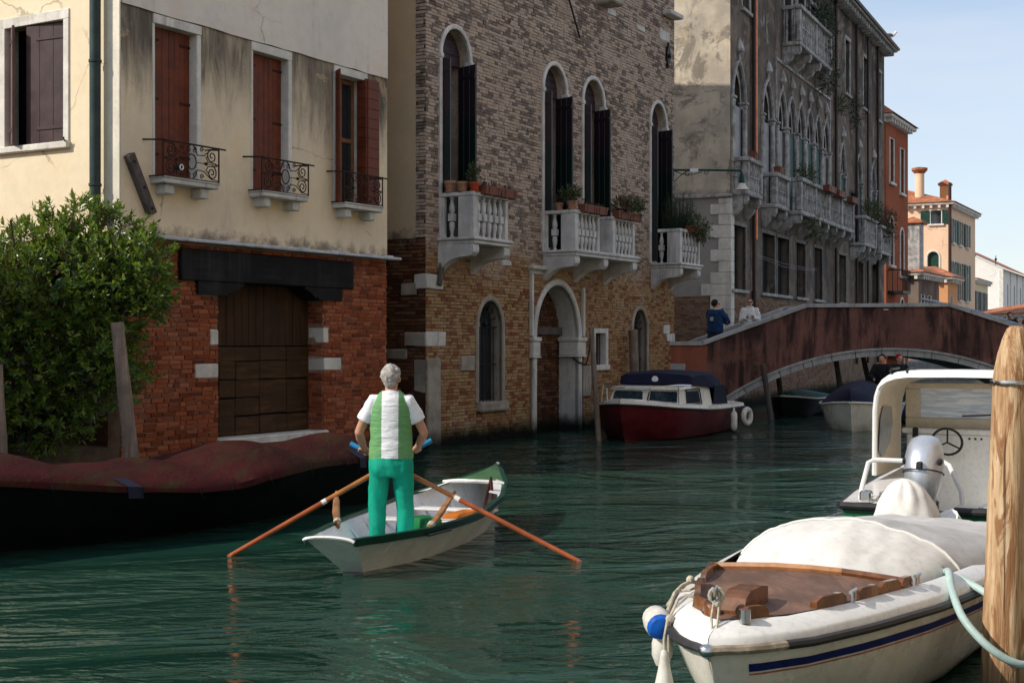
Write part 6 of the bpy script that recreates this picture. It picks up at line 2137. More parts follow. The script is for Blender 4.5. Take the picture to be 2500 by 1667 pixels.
ho = fixnormals(MB().rings(hull_rings(xs, r_half), closed=False, cap0=False, cap1=True).build('hull', M['hull_red'], RBt, True, 40))
for k in range(1, 6):
    f_ = k / 6
    for sg in (1, -1):
        L = []
        for s in xs:
            h = r_half(s)
            a, c = h[0], h[3]
            L.append((a[2] + (c[2] - a[2]) * f_, sg * (a[0] + (c[0] - a[0]) * f_ + .010 - .05 * f_ * (1 - f_) * (1 if s > .3 else .3)), a[1] + (c[1] - a[1]) * f_))
        MB().tube(L, .010, 4).build('strake', M['hull_red'], RBt)
for sg in (1, -1):
    L = [(-s, sg * (interp(rb_b2, s) + .01), interp(rb_z2, s) + .0) for s in xs]
    MB().tube(L, .022, 6).build('rub_rail', M['rubber'], RBt, True)
    a_ = [Vector((-s, sg * interp(rb_b2, s), interp(rb_z2, s) + .02)) for s in xs]
    rg = [[tuple(p), tuple(p + Vector((0, -sg * .02 if p.y * sg > .05 else 0, .06))), tuple(Vector((p.x, p.y * .72, p.z + .10)))] for p in a_]
    fixnormals(MB().rings(rg, closed=False, cap0=False, cap1=False).build('bulwark', M['gel_white'], RBt, True))
dk = [[(-s, interp(rb_b2, s) * .74 * t, interp(rb_z2, s) + .115) for t in (-1, -.5, 0, .5, 1)] for s in xs]
fixnormals(MB().rings(dk, closed=False, cap0=False, cap1=False).build('deck', M['gel_white'], RBt, True))
# cabin
cab = MB()
sec = lambda x, w, z0, z1: [(x, -w, z0), (x, w, z0), (x, w, z1), (x, -w, z1)]
rgs = [[(-1.15, -.76, .62), (-1.15, .76, .62), (-1.30, .70, .96), (-1.30, -.70, .96)], [(-2.75, -.86, .58), (-2.75, .86, .58), (-2.75, .78, 1.00), (-2.75, -.78, 1.00)]]
fixnormals(MB().rings(rgs).build('cabin', M['gel_white'], RBt))
fixnormals(MB().rings([[(-1.22, -.74, .955), (-1.22, .74, .955), (-1.26, .72, 1.0), (-1.26, -.72, 1.0)], [(-2.78, -.82, .99), (-2.78, .82, .99), (-2.78, .78, 1.05), (-2.78, -.78, 1.05)]]).build('cabin_roof', M['gel_white'], RBt))
for (y0, y1) in ((-.69, -.04), (.04, .69)):
    q = lambda y, z: (-1.15 - .15 * (z - .62) / .34 + .006, y, z)
    poly = [q(y0 + .03, .68), q(y1 - .03, .68), q(y1, .71), q(y1 - .02, .895), q(y1 - .06, .92), q(y0 + .06, .92), q(y0 + .02, .895), q(y0, .71)]
    MB().add(poly, [tuple(range(8))]).build('windscreen', M['win_blue'], RBt)
for sg in (1, -1):
    q = lambda x, z: (x, sg * (.76 + (.86 - .76) * (-x - 1.15) / 1.6 - (z - .62) * .18 + .010), z)
    poly = [q(-1.55, .68), q(-2.15, .68), q(-2.15, .92), q(-1.60, .92)]
    fixnormals(MB().add(poly, [(0, 1, 2, 3)]).build('side_window', M['win_blue'], RBt))
    poly = [q(-1.50, .66), q(-2.20, .66), q(-2.20, .95), q(-1.56, .95), q(-1.50, .66)]
    MB().tube(poly, .014, 5).build('window_trim', M['rubber'], RBt)
# canopy
cp = [(-1.75, .70, 1.04, 1.08), (-1.8, .78, 1.03, 1.25), (-2.2, .84, 1.01, 1.30), (-2.8, .86, .95, 1.30), (-3.2, .86, .75, 1.22), (-3.42, .85, .60, .95)]
rgs = []
for x, w, z0, z1 in cp:
    rgs.append([(x, -w, z0), (x, -w * .98, z0 + (z1 - z0) * .75), (x, -w * .86, z1 - .02), (x, 0, z1 + .02), (x, w * .86, z1 - .02), (x, w * .98, z0 + (z1 - z0) * .75), (x, w, z0)])
fixnormals(MB().rings(rgs, closed=False, cap0=True, cap1=True).build('canopy', M['canvas_navy'], RBt, True, 50))
fixnormals(MB().rings([[(-2.75, sg * .89, .58), (-3.6, sg * .90, .55), (-3.4, sg * .89, 1.0), (-2.8, sg * .89, 1.0)] for sg in (1,)] + [[(-2.75, .87, .58), (-3.6, .88, .55), (-3.4, .87, 1.0), (-2.8, .87, 1.0)]]).build('canopy_curtain', M['canvas_navy'], RBt))
MB().lathe([(.01, 0), (.07, .005), (.07, .012), (.01, .02)], 12, M=Matrix.Translation((-1.765, .0, 1.14)) @ Matrix.Rotation(R(90), 4, 'Y')).build('badge', M['gel_bright'], RBt, True)
rl = MB()
rl.tube([(-.35, .42, .72), (-.40, .46, 1.02), (-1.0, .80, 1.06), (-1.5, .86, 1.04)], .013, 6)
rl.tube([(-.35, -.42, .72), (-.40, -.46, 1.02), (-1.0, -.80, 1.06), (-1.5, -.86, 1.04)], .013, 6)
rl.tube([(-.40, .46, 1.02), (-.15, .15, 1.02), (-.15, -.15, 1.02), (-.40, -.46, 1.02)], .013, 6)
rl.tube([(-1.0, .80, 1.06), (-.95, .82, .68)], .011, 6); rl.tube([(-1.0, -.80, 1.06), (-.95, -.82, .68)], .011, 6)
rl.build('pulpit_rail', M['steel'], RBt, True)
def hang_fender(root, x, y, z0, label, r_=.07, L_=.42):
    o = MB().lathe([(.01, L_ + .06), (.018, L_ + .05), (.02, L_), (r_ * .9, L_ - .05), (r_, L_ - .1), (r_, .1), (r_ * .8, .03), (.02, 0), (.005, -.01)], 12).build('long_fender', M['buoy_white'], None, True)
    fixnormals(o)
    o.location = in_boat(root, x, y, z0)
    return tag(o, label, 'fender')
hang_fender(RBt, -3.3, 1.13, .05, 'white sausage fender hanging on the maroon cabin boat\'s side')
tr = MB().torus((0, 0, 0), .15, .06, 20, 8, Matrix.Rotation(R(90), 4, 'X')).build('ring_fender', M['buoy_white'], None, True)
tr.location = in_boat(RBt, -4.3, 1.08, .30); tr.rotation_euler.z = .9
tag(tr, 'pale ring fender at the stern corner of the maroon cabin boat', 'fender')

# ---- white boat with navy cover under the arch, teal-covered boat beside it
def covered_boat(name, label, loc, ang, L_, beam, fb, hullmat, covmat, peak, cov_from=.35):
    t = thing(name, label, 'boat', loc, ang)
    tb = [(0, .002), (.1 * L_, .45 * beam / 2), (.25 * L_, .8 * beam / 2), (.5 * L_, beam / 2), (L_, .9 * beam / 2)]
    tz = [(0, fb + .12), (.3 * L_, fb + .02), (L_, fb)]
    xs = [L_ * k for k in (0, .015, .04, .08, .13, .2, .3, .42, .56, .7, .85, 1)]
    def hf(s):
        b_, z = interp(tb, s), interp(tz, s)
        w = b_ * .75
        rk = .25 * max(0, 1 - s / (.25 * L_))
        return [(b_, z, -s), (b_ * .93, z * .62, -s - rk * .35), (b_ * .5 + w * .5, z * .3, -s - rk * .7), (w, .0, -s - rk), (0, -.15, -s - rk * 1.2)]
    fixnormals(MB().rings(hull_rings(xs, hf), closed=False, cap0=False, cap1=True).build('hull', hullmat, t, True, 40))
    for sg in (1, -1):
        MB().tube([(-s, sg * (interp(tb, s) + .01), interp(tz, s)) for s in xs], .025, 6).build('rub_rail', M['gel_white'], t, True)
    rg = []
    for s in xs:
        b_, z = interp(tb, s), interp(tz, s)
        pk = peak * math.sin(math.pi * min(1, max(0, (s / L_ + .12) / 1.15))) ** .8
        rg.append([(-s, b_ * q, z + .02 + pk * (1 - abs(q) ** 1.5) + .015 * math.sin(s * 9 + q * 6)) for q in (-1.02, -.8, -.55, -.28, 0, .28, .55, .8, 1.02)])
    fixnormals(MB().rings(rg, closed=False, cap0=False, cap1=False).build('cover', covmat, t, True, 60))
    return t
WBt = covered_boat('covered_boat', 'white boat under a navy cover moored by the bridge arch', (7.10, 28.7, 0), math.atan2(-math.cos(R(20)), -math.sin(R(20))), 4.6, 1.85, .50, M['gel_white'], M['canvas_navy'], .52)
o = MB().sphere((0, 0, 0), .17, 14, 10).build('round_buoy', pmat('navy_buoy', (.015, .022, .12), .4), None, True)
o.location = in_boat(WBt, -2.1, 1.06, .30)
tag(o, 'dark blue round buoy hanging on the navy-covered boat', 'buoy')
covered_boat('teal_boat', 'low dark boat with teal cover half hidden beneath the bridge', (6.75, 34.2, 0), math.atan2(-math.cos(R(24)), -math.sin(R(24))), 4.2, 1.5, .42, M['hull_black'], M['teal_canvas'], .16)

# ---- mooring poles
def pole(a, b_, r0, r1, label, mat='wood_grey'):
    A_, B_ = Vector(a), Vector(b_)
    n = 9
    L = [A_.lerp(B_, i / n) - A_ for i in range(n + 1)]
    mb = MB()
    rings_r = [(r0 + (r1 - r0) * i / n) * (1 + .04 * math.sin(i * 2.3)) for i in range(n + 1)]
    mb.tube(L, rings_r, 12)
    o = mb.build('mooring_pole', M[mat], None, True, 50)
    o.location = a
    return tag(o, label, 'pole', 'weathered mooring poles')
pole((-4.30, 15.9, -.6), (-4.59, 15.9, 2.12), .10, .075, 'leaning grey pole between the bush and the brick wall')
pole((-5.22, 14.1, -.6), (-5.34, 14.1, 1.66), .10, .085, 'grey pole cut by the photo\'s left edge beside the bush')
pole((1.70, 26.2, -.6), (1.52, 26.2, 2.17), .055, .05, 'thin grey pole leaning beside the small barred window')
q1, q2 = place(FC, 8.30, -.22, -.5), place(FC, 8.02, -.25, 2.16)
pole(q1, q2, .10, .10, 'stout brown pole before the pointed low window')
for k, (x0, x1, y, z, lb) in enumerate(((6.35, 6.05, 33.0, 1.35, 'dark pole leaning under the left haunch of the bridge arch'), (7.1, 6.85, 35.5, 1.55, 'slim pole behind the arch ring near the teal boat'), (8.55, 8.2, 34.8, 1.7, 'dark pole standing behind the navy-covered boat'), (9.6, 9.05, 35.6, 1.9, 'long thin pole slanting behind the navy-covered boat'))):
    pole((x0, y, -.6), (x1, y, z), .075, .065, lb, 'wood_darkgrey')

# ------------------------------------------------------------------ people
from mathutils import noise as mnoise
def blob(mb, name, mat, parent, voxel=.01, smooth=2, disp=None):
    me = bpy.data.meshes.new(name)
    me.from_pydata(mb.v, [], mb.f)
    bm = bmesh.new(); bm.from_mesh(me)
    bmesh.ops.recalc_face_normals(bm, faces=bm.faces)
    bm.to_mesh(me); bm.free()
    o = bpy.data.objects.new(name, me)
    COL.objects.link(o)
    r = o.modifiers.new('r', 'REMESH'); r.mode = 'VOXEL'; r.voxel_size = voxel
    if smooth:
        s = o.modifiers.new('s', 'SMOOTH'); s.factor = .5; s.iterations = smooth
    dg = bpy.context.evaluated_depsgraph_get()
    dg.update()
    ev = o.evaluated_get(dg)
    m2 = bpy.data.meshes.new_from_object(ev)
    o.modifiers.clear()
    o.data = m2
    m2.materials.clear()
    m2.materials.append(mat)
    if disp:
        ns = [v.normal.copy() for v in m2.vertices]
        for v, n in zip(m2.vertices, ns):
            v.co += n * disp(v.co)
    m2.shade_smooth()
    o.parent = parent
    m2.name = name
    return o

M['skin'] = pmat('skin', (.52, .27, .18), .5, var=.12, vs=20)
M['hair_grey'] = pmat('grey_hair', (.42, .39, .36), .7, var=.5, vs=60, local=True)
M['hair_dark'] = pmat('dark_hair', (.015, .012, .010), .6, var=.3, vs=40)
M['tee'] = pmat('white_cotton', (.80, .81, .84), .85, var=.05, vs=8, bmp=.1, bs=30)
M['trouser'] = pmat('teal_trousers', (.002, .30, .195), .75, var=.10, vs=7, bmp=.25, bs=14)
m, nt, b = newmat('striped_vest')
p = objpos(nt)
xx = nd(nt, 'SeparateXYZ', {0: p}).outputs[0]
f = mth(nt, 'LESS_THAN', mth(nt, 'ABSOLUTE', mth(nt, 'ADD', xx, mth(nt, 'MULTIPLY', mth(nt, 'SUBTRACT', noise(nt, p, 6, 2, .5), .5), .012))), .074)
c = mixc(nt, f, mixc(nt, noise(nt, p, 8, 3, .5), (.115, .30, .105), (.14, .34, .13)), (.80, .81, .83))
setin(nt, b, Base_Color=c, Roughness=.7)
bump(nt, b, noise(nt, vmul(nt, p, (5, 5, 16)), 1.6, 5, .65), .7, .03)
M['vest'] = m

def folds(amp, fz=26, fx=9):
    def d(co):
        return amp * (mnoise.noise(Vector((co.x * fx, co.y * fx, co.z * fz))) + .5 * mnoise.noise(Vector((co.x * 30, co.y * 30, co.z * 34))))
    return d

def grip_hand(mb, h, axis, elbow, r=.022, fr=.0095, k=1.0, curl=250):
    h = Vector(h); d = Vector(axis).normalized()
    w = (Vector(elbow) - h)
    e1 = (w - d * w.dot(d)).normalized()
    e2 = d.cross(e1)
    mb.sphere((0, 0, 0), 1, 10, 7, Matrix.Translation(h + e1 * (.036 * k)) @ Matrix((
        (d.x * .046 * k, e1.x * .036 * k, e2.x * .026 * k, 0), (d.y * .046 * k, e1.y * .036 * k, e2.y * .026 * k, 0), (d.z * .046 * k, e1.z * .036 * k, e2.z * .026 * k, 0), (0, 0, 0, 1))))
    for i in range(4):
        off = (i - 1.5) * .0205 * k
        L_ = (curl, curl + 15, curl + 5, curl - 30)[i]
        rr = r + fr
        pts = [h + d * off + (e1 * math.cos(R(a)) + e2 * math.sin(R(a))) * rr * (1.5 if a < 40 else 1.0) for a in [15 + (L_ - 15) * q / 6 for q in range(7)]]
        mb.tube(pts, [fr * 1.05, fr * 1.05, fr, fr, fr * .95, fr * .9, fr * .8], 6)
    pts = [h + d * (.030 * k) + e1 * .03 * k, h + d * (.046 * k) + (e1 * math.cos(R(-40)) + e2 * math.sin(R(-40))) * (r + fr) * 1.2, h + d * (.048 * k) + (e1 * math.cos(R(-100)) + e2 * math.sin(R(-100))) * (r + fr), h + d * (.040 * k) + (e1 * math.cos(R(-150)) + e2 * math.sin(R(-150))) * (r + fr)]
    mb.tube(pts, [fr * 1.35, fr * 1.25, fr * 1.1, fr * .85], 6)

def head(mb, c, k=1.0, yaw=0.0):
    """skull, jaw, nose, ears, lips, facing +y"""
    T = Matrix.Translation(c) @ Matrix.Rotation(yaw, 4, 'Z') @ Matrix.Scale(k, 4)
    mb.sphere((0, -.008, .028), (.074, .094, .088), 14, 10, T)
    mb.sphere((0, .022, -.035), (.058, .066, .072), 12, 8, T)
    mb.tube([T @ Vector((0, .085, .022)), T @ Vector((0, .106, -.012)), T @ Vector((0, .100, -.024))], [.010 * k, .014 * k, .013 * k], 8)
    mb.tube([T @ Vector((-.026, .080, -.052)), T @ Vector((0, .090, -.051)), T @ Vector((.026, .080, -.052))], [.006 * k, .009 * k, .006 * k], 6)
    for s in (-1, 1):
        mb.sphere((s * .077, -.005, -.005), (.011, .020, .033), 8, 6, T)
        mb.sphere((s * .030, .078, .020), (.016, .012, .010), 8, 6, T)
    return T

def person(name, label, loc, rz, S, elbows, hands, top, bottoms, hairmat, sleeve='long', bulk=0.0, voxel=.014, grips=None, headyaw=0.0, hair='short', scarf=None, glasses=False, hem=.873, legw=.068, stance=.11):
    t = thing(name, label, 'person', loc, rz)
    k = S
    v = lambda x, y, z: Vector((x * k, y * k, z * k))
    # body: one skin over head, neck, trunk, limbs and hands
    mb = MB()
    head(mb, v(.0, .02, 1.565), k, headyaw)
    mb.tube([v(0, 0, 1.36), v(0, .005, 1.44), v(0, .012, 1.52)], [.075 * k, .056 * k, .055 * k], 12)
    mb.tube([v(0, 0, .78), v(0, 0, .95), v(0, 0, 1.15), v(0, 0, 1.30), v(0, 0, 1.40)], [(.09 * k, .14 * k), (.09 * k, .14 * k), (.10 * k, .15 * k), (.10 * k, .16 * k), (.06 * k, .09 * k)], 14)
    for s, e, h in ((-1, elbows[0], hands[0]), (1, elbows[1], hands[1])):
        sh = v(s * .165, 0, 1.375); E = v(*e); Hh = v(*h)
        wr = E.lerp(Hh, .80)
        mb.tube([v(s * .09, 0, 1.36), sh, sh.lerp(E, .5), E, E.lerp(wr, .35), wr, wr.lerp(Hh, .4)], [.045 * k, .050 * k, .047 * k, .041 * k, .043 * k, .030 * k, .030 * k], 10)
        g = (grips or {}).get(s)
        if g:
            grip_hand(mb, Hh, g, E, k=k)
        else:
            grip_hand(mb, Hh, (.2 * s, .3, .9), E, r=.012, k=k, curl=150)
    for s in (-1, 1):
        mb.tube([v(s * .085, 0, .84), v(s * stance, .0, .45), v(s * stance, -.01, .08)], [.075 * k, .052 * k, .040 * k], 10)
        mb.tube([v(s * stance, -.045, .045), v(s * stance, .05, .04), v(s * stance * 1.05, .15, .03)], [(.038 * k, .036 * k), (.036 * k, .042 * k), (.024 * k, .036 * k)], 8)
    blob(mb, 'body', M['skin'], t, voxel, 2)
    # shoes
    for s in (-1, 1):
        mb = MB().tube([v(s * stance, -.065, .035), v(s * stance, .05, .045), v(s * stance * 1.05, .17, .028)], [(.036 * k, .040 * k), (.046 * k, .048 * k), (.028 * k, .042 * k)], 10)
        blob(mb, 'shoe', M['rubber'], t, .015, 1)
    # trousers
    mb = MB()
    mb.tube([v(0, -.005, hem + .02), v(0, -.015, .80), v(0, -.018, .70)], [(.128 * k, .182 * k), (.140 * k, .203 * k), (.122 * k, .195 * k)], 18)
    for s in (-1, 1):
        mb.sphere(tuple(v(s * .085, -.055, .765)), (.095 * k, .085 * k, .105 * k), 10, 8)
        mb.tube([v(s * .095, -.005, .76), v(s * (.5 * .105 + .5 * stance), .0, .60), v(s * stance, .01, .42), v(s * stance, .0, .28), v(s * stance, -.005, .07)], [(.110 * k, .098 * k), (.100 * k, .090 * k), (.088 * k, .078 * k), (.082 * k, .075 * k), (.080 * k, (legw + .006) * k)], 14)
    blob(mb, 'trousers', bottoms, t, .012, 2, lambda co: .014 * mnoise.noise(Vector((co.x * 9, co.y * 9, co.z * 4 + co.x * 6))) + .006 * (abs(mnoise.noise(Vector((co.x * 14 + co.z * 9, co.y * 14, co.z * 10)))) - .3))
    # upper garment
    b_ = bulk
    mb = MB()
    mb.tube([v(0, 0, hem - .0), v(0, 0, 1.0), v(0, 0, 1.12), v(0, 0, 1.26), v(0, -.005, 1.35), v(0, -.005, 1.41), v(0, 0, 1.452)],
            [((.128 + b_) * k, (.185 + b_) * k), ((.125 + b_) * k, (.180 + b_) * k), ((.122 + b_) * k, (.178 + b_) * k), ((.120 + b_) * k, (.180 + b_) * k), ((.105 + b_) * k, (.165 + b_) * k), ((.080 + b_) * k, (.125 + b_) * k), ((.062 + b_ * .6) * k, (.068 + b_ * .6) * k)], 20)
    for s, e, h in ((-1, elbows[0], hands[0]), (1, elbows[1], hands[1])):
        sh = v(s * .150, 0, 1.372); E = v(*e); Hh = v(*h)
        if sleeve == 'short':
            q = sh.lerp(E, .62)
            mb.tube([v(s * .08, 0, 1.36), sh, sh.lerp(E, .3), q], [.060 * k, .068 * k, .071 * k, .078 * k], 14)
        else:
            mb.tube([v(s * .08, 0, 1.36), sh, sh.lerp(E, .5), E, E.lerp(Hh, .78)], [(.058 + b_) * k, (.070 + b_) * k, (.062 + b_) * k, (.056 + b_) * k, (.044 + b_ * .7) * k], 12)
    blob(mb, 'shirt' if sleeve == 'short' else 'jacket', top, t, .012, 4, folds(.006 if not b_ else .010, 18, 9))
    # hair
    mb = MB()
    T = Matrix.Translation(v(0, .02, 1.565)) @ Matrix.Rotation(headyaw, 4, 'Z') @ Matrix.Scale(k, 4)
    mb.sphere((0, -.022, .036), (.081, .090, .091), 14, 10, T)
    r2 = random.Random(5)
    for i in range(170 if hair != 'tied' else 0):
        a = r2.uniform(0, 2 * math.pi); u = r2.uniform(-.55, 1)
        x, y, z = math.cos(a) * math.sqrt(1 - u * u), math.sin(a) * math.sqrt(1 - u * u), u
        if y > .15 and z < .55: continue
        if z < -.35 and y > -.3: continue
        mb.sphere((x * .082, -.022 + y * .090, .034 + z * .092), r2.uniform(.011, .019), 6, 4, T)
    if hair == 'tied':
        mb.sphere((0, -.11, .04), (.03, .03, .03), 8, 6, T)
    if hair == 'short':
        mb.sphere((0, -.072, -.035), (.058, .030, .045), 10, 6, T)
    blob(mb, 'hair', hairmat, t, .009, 1)
    if glasses:
        mb = MB()
        for s in (-1, 1):
            mb.sphere((s * .032, .094, .020), (.028, .008, .020), 10, 6, T)
            mb.tube([T @ Vector((s * .058, .085, .026)), T @ Vector((s * .080, .0, .018))], .004, 5)
        mb.tube([T @ Vector((-.01, .10, .024)), T @ Vector((.01, .10, .024))], .004, 5)
        mb.build('sunglasses', M['rubber'], t, True)
    if scarf:
        mb = MB().tube([v(.075 * math.cos(a), .075 * math.sin(a), 1.452) for a in [2 * math.pi * i / 16 for i in range(17)]], .030 * k, 8)
        mb.build('collar', scarf, t, True)
    return t

ROW = (-1.078, 12.2, .0)
d1 = Vector((.58 + 1.42, 11.87 - 12.54, -.94)).normalized()
d2 = Vector((-2.51 + .80, 12.17 - 12.56, -.965)).normalized()
g1, g2 = Vector((-1.42, 12.54, .935)), Vector((-.80, 12.56, .96))
h1 = g1 + d1 * .085 - Vector(ROW); h2 = g2 + d2 * .085 - Vector(ROW)
rower = person('person', 'grey-haired rower standing with back turned in green and white striped vest and teal trousers', ROW, 0, 1.0,
    [(-.292, .04, 1.085), (.292, .05, 1.075)], [tuple(h1), tuple(h2)], M['tee'], M['trouser'], M['hair_grey'], 'short', 0.0, .0095, {-1: tuple(-d1), 1: tuple(-d2)}, -.12, stance=.124, legw=.066)
mb = MB()
sec = [(.862, .136, .196), (.90, .139, .198), (.97, .136, .192), (1.05, .133, .187), (1.13, .131, .186), (1.21, .131, .187), (1.28, .129, .183), (1.33, .124, .176), (1.375, .112, .160), (1.41, .098, .138), (1.44, .082, .106), (1.465, .070, .076)]
rings = []
zs_ = [.862 + (1.465 - .862) * i / 44 for i in range(45)]
sec = [(z, interp([(q[0], q[1]) for q in sec], z), interp([(q[0], q[2]) for q in sec], z)) for z in zs_]
for z, dy, dx in sec:
    w = .004 * math.sin(z * 60) + .003 * math.sin(z * 97)
    ring = []
    for i in range(40):
        a = 2 * math.pi * i / 40
        f = 1 + (.014 * math.sin(z * 62 + 2.2 * math.sin(a * 2 + 1)) * max(0, 1 - abs(z - .98) / .16)) + (.012 * math.sin(a * 5 + z * 31) + .008 * math.sin(a * 9 - z * 47)) * (1 if z < 1.2 else .35) + w
        ring.append((dx * math.cos(a) * f, -.004 + dy * math.sin(a) * f, z + .006 * math.sin(a * 3)))
    rings.append(ring)
vest = MB().rings(rings, cap0=False, cap1=False).build('vest', M['vest'], rower, True, 80)

# people on and by the bridge
M['jacket_blue'] = pmat('blue_jacket', (.012, .045, .12), .8, var=.3, vs=10, bmp=.3, bs=20)
M['fleece'] = pmat('white_fleece', (.74, .73, .70), .95, var=.12, vs=14, bmp=.8, bs=26)
M['jeans'] = pmat('dark_trousers', (.02, .025, .04), .85, var=.2)
M['collar_cream'] = pmat('cream_collar', (.52, .48, .40), .9, var=.2, vs=20)
M['jacket_black'] = pmat('black_jacket', (.010, .010, .012), .8, var=.3)
M['cloth_red'] = pmat('red_cloth', (.35, .015, .015), .8, var=.2)
man = person('person', 'man in blue jacket seen from behind photographing with a phone beside the bridge', (5.16, 34.75, 1.22), R(-38), 1.03,
    [(-.22, .10, 1.16), (.26, .12, 1.14)], [(-.03, .30, 1.37), (.08, .32, 1.37)], M['jacket_blue'], M['jeans'], M['hair_dark'], 'long', .035, .016, None, R(-20), 'curly', M['collar_cream'], True)
MB().cbox(.0, .075, .30, .315, 1.37, 1.52, .006).build('phone', M['rubber'], man)
mb = MB().cbox(-.045, .045, -.185, -.170, 1.20, 1.30, .004).build('back_patch', M['collar_cream'], man)
woman = person('person', 'woman in fluffy white jacket and sunglasses standing on the bridge steps', (6.05, 34.8, 1.36), R(172), .97,
    [(-.23, .06, 1.10), (.23, .06, 1.10)], [(-.045, .21, 1.20), (.045, .21, 1.20)], M['fleece'], M['jeans'], pmat('brown_hair', (.03, .016, .010), .6, var=.3), 'long', .026, .016, None, R(-6), 'tied', M['fleece'], True)
w2 = person('person', 'crouching person in black leaning over the boat behind the bridge arch', (8.55, 31.6, .05), R(150), .92,
    [(-.25, .12, 1.12), (.25, .12, 1.12)], [(-.1, .32, 1.05), (.1, .32, 1.05)], M['jacket_black'], M['jeans'], M['hair_dark'], 'long', .03, .018)
w3 = person('person', 'person with red hat sitting behind the navy-covered boat', (9.05, 32.0, .0), R(200), .95,
    [(-.25, .10, 1.12), (.25, .10, 1.12)], [(-.1, .30, 1.05), (.1, .30, 1.05)], M['jacket_black'], M['jeans'], M['cloth_red'], 'long', .03, .018)
far1 = person('person', 'dark-clothed passer-by at the right end of the bridge', (16.85, 46.3, 1.2), R(160), 1.0,
    [(-.25, .02, 1.10), (.25, .02, 1.10)], [(-.22, .15, .9), (.22, .15, .9)], M['jacket_black'], M['jeans'], M['hair_dark'], 'long', .03, .02)
far2 = person('person', 'passer-by in dark coat beside the red jacket at the photo\'s right edge', (17.15, 46.5, 1.1), R(190), .95,
    [(-.25, .02, 1.10), (.25, .02, 1.10)], [(-.10, .25, 1.2), (.22, .15, .9)], M['jeans'], M['jeans'], pmat('auburn_hair', (.08, .03, .015), .6), 'long', .02, .02)
far3 = person('person', 'passer-by in red jacket at the photo\'s right edge', (17.45, 46.2, 1.2), R(200), 1.0,
    [(-.25, .02, 1.10), (.25, .02, 1.10)], [(-.22, .15, .9), (.22, .15, .9)], M['cloth_red'], M['jeans'], M['hair_dark'], 'long', .03, .02)
# gull on the gothic palazzo's eaves
gp = place(FD, 24.2, -.45, 15.25)
gull = thing('seagull', 'white and grey gull perched at the end of the gothic palazzo roof', 'bird', gp, R(10))
mb = MB()
mb.tube([(-.22, 0, .16), (-.10, 0, .18), (.06, 0, .20), (.16, 0, .25), (.20, 0, .32), (.24, 0, .345)], [.03, .075, .095, .07, .05, .045], 10)
mb.sphere((.235, 0, .35), .055, 8, 6); mb.tube([(.27, 0, .345), (.34, 0, .33)], [.018, .006], 6)
for s in (-1, 1): mb.tube([(.0, s * .04, .14), (.01, s * .04, -.02)], .012, 5)
blob(mb, 'body', M['tee'], gull, .014, 1)
for s in (-1, 1):
    MB().sphere((-.10, s * .075, .20), (.22, .02, .07), 10, 6).build('wing', pmat('gull_grey', (.12, .12, .14), .7), gull, True)

# ------------------------------------------------------------------ plants, pots, lamp
def leafmat(name, c0, c1, c2, trans=.25, rough=.35):
    m, nt, b = newmat(name)
    r = nd(nt, 'NewGeometry').outputs['Random Per Island']
    c = ramp(nt, r, [(0, c0), (.5, c1), (1, c2)])
    p = wpos(nt)
    c = mixc(nt, rng(nt, noise(nt, p, 2.5, 3, .5), .35, .7, 0, .45), c, c0)
    setin(nt, b, Base_Color=c, Roughness=rough, Specular_IOR_Level=.5)
    t = nd(nt, 'BsdfTranslucent', {'Color': c2})
    mx = nd(nt, 'MixShader', {0: trans})
    nt.links.new(b.outputs[0], mx.inputs[1]); nt.links.new(t.outputs[0], mx.inputs[2])
    nt.links.new(mx.outputs[0], nt.nodes['Material Output'].inputs['Surface'])
    return m
M['leaf_bush'] = leafmat('glossy_bush_leaves', (.024, .070, .010), (.070, .150, .017), (.24, .32, .035), .32, .28)
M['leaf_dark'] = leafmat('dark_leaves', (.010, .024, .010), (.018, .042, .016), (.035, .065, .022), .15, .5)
M['leaf_mid'] = leafmat('balcony_leaves', (.030, .055, .012), (.055, .085, .018), (.10, .12, .03), .2, .5)
M['leaf_dry'] = leafmat('dry_leaves', (.055, .040, .018), (.085, .055, .025), (.10, .075, .03), .15, .6)
M['bark'] = pmat('bark', (.09, .065, .045), .9, var=.4, vs=12, bmp=.4)

def leaf(mb, p, d, n, L_, w):
    """a folded, pointed leaf from p along d"""
    d = d.normalized(); s = d.cross(n)
    if s.length < 1e-4: s = d.cross(Vector((0, .3, 1)))
    s.normalize(); u = s.cross(d)
    q = [p, p + d * L_ * .45 + s * w * .5 + u * w * .10, p + d * L_ - u * L_ * .10, p + d * L_ * .45 - s * w * .5 + u * w * .10]
    mb.add(q, [(0, 1, 2, 3)])

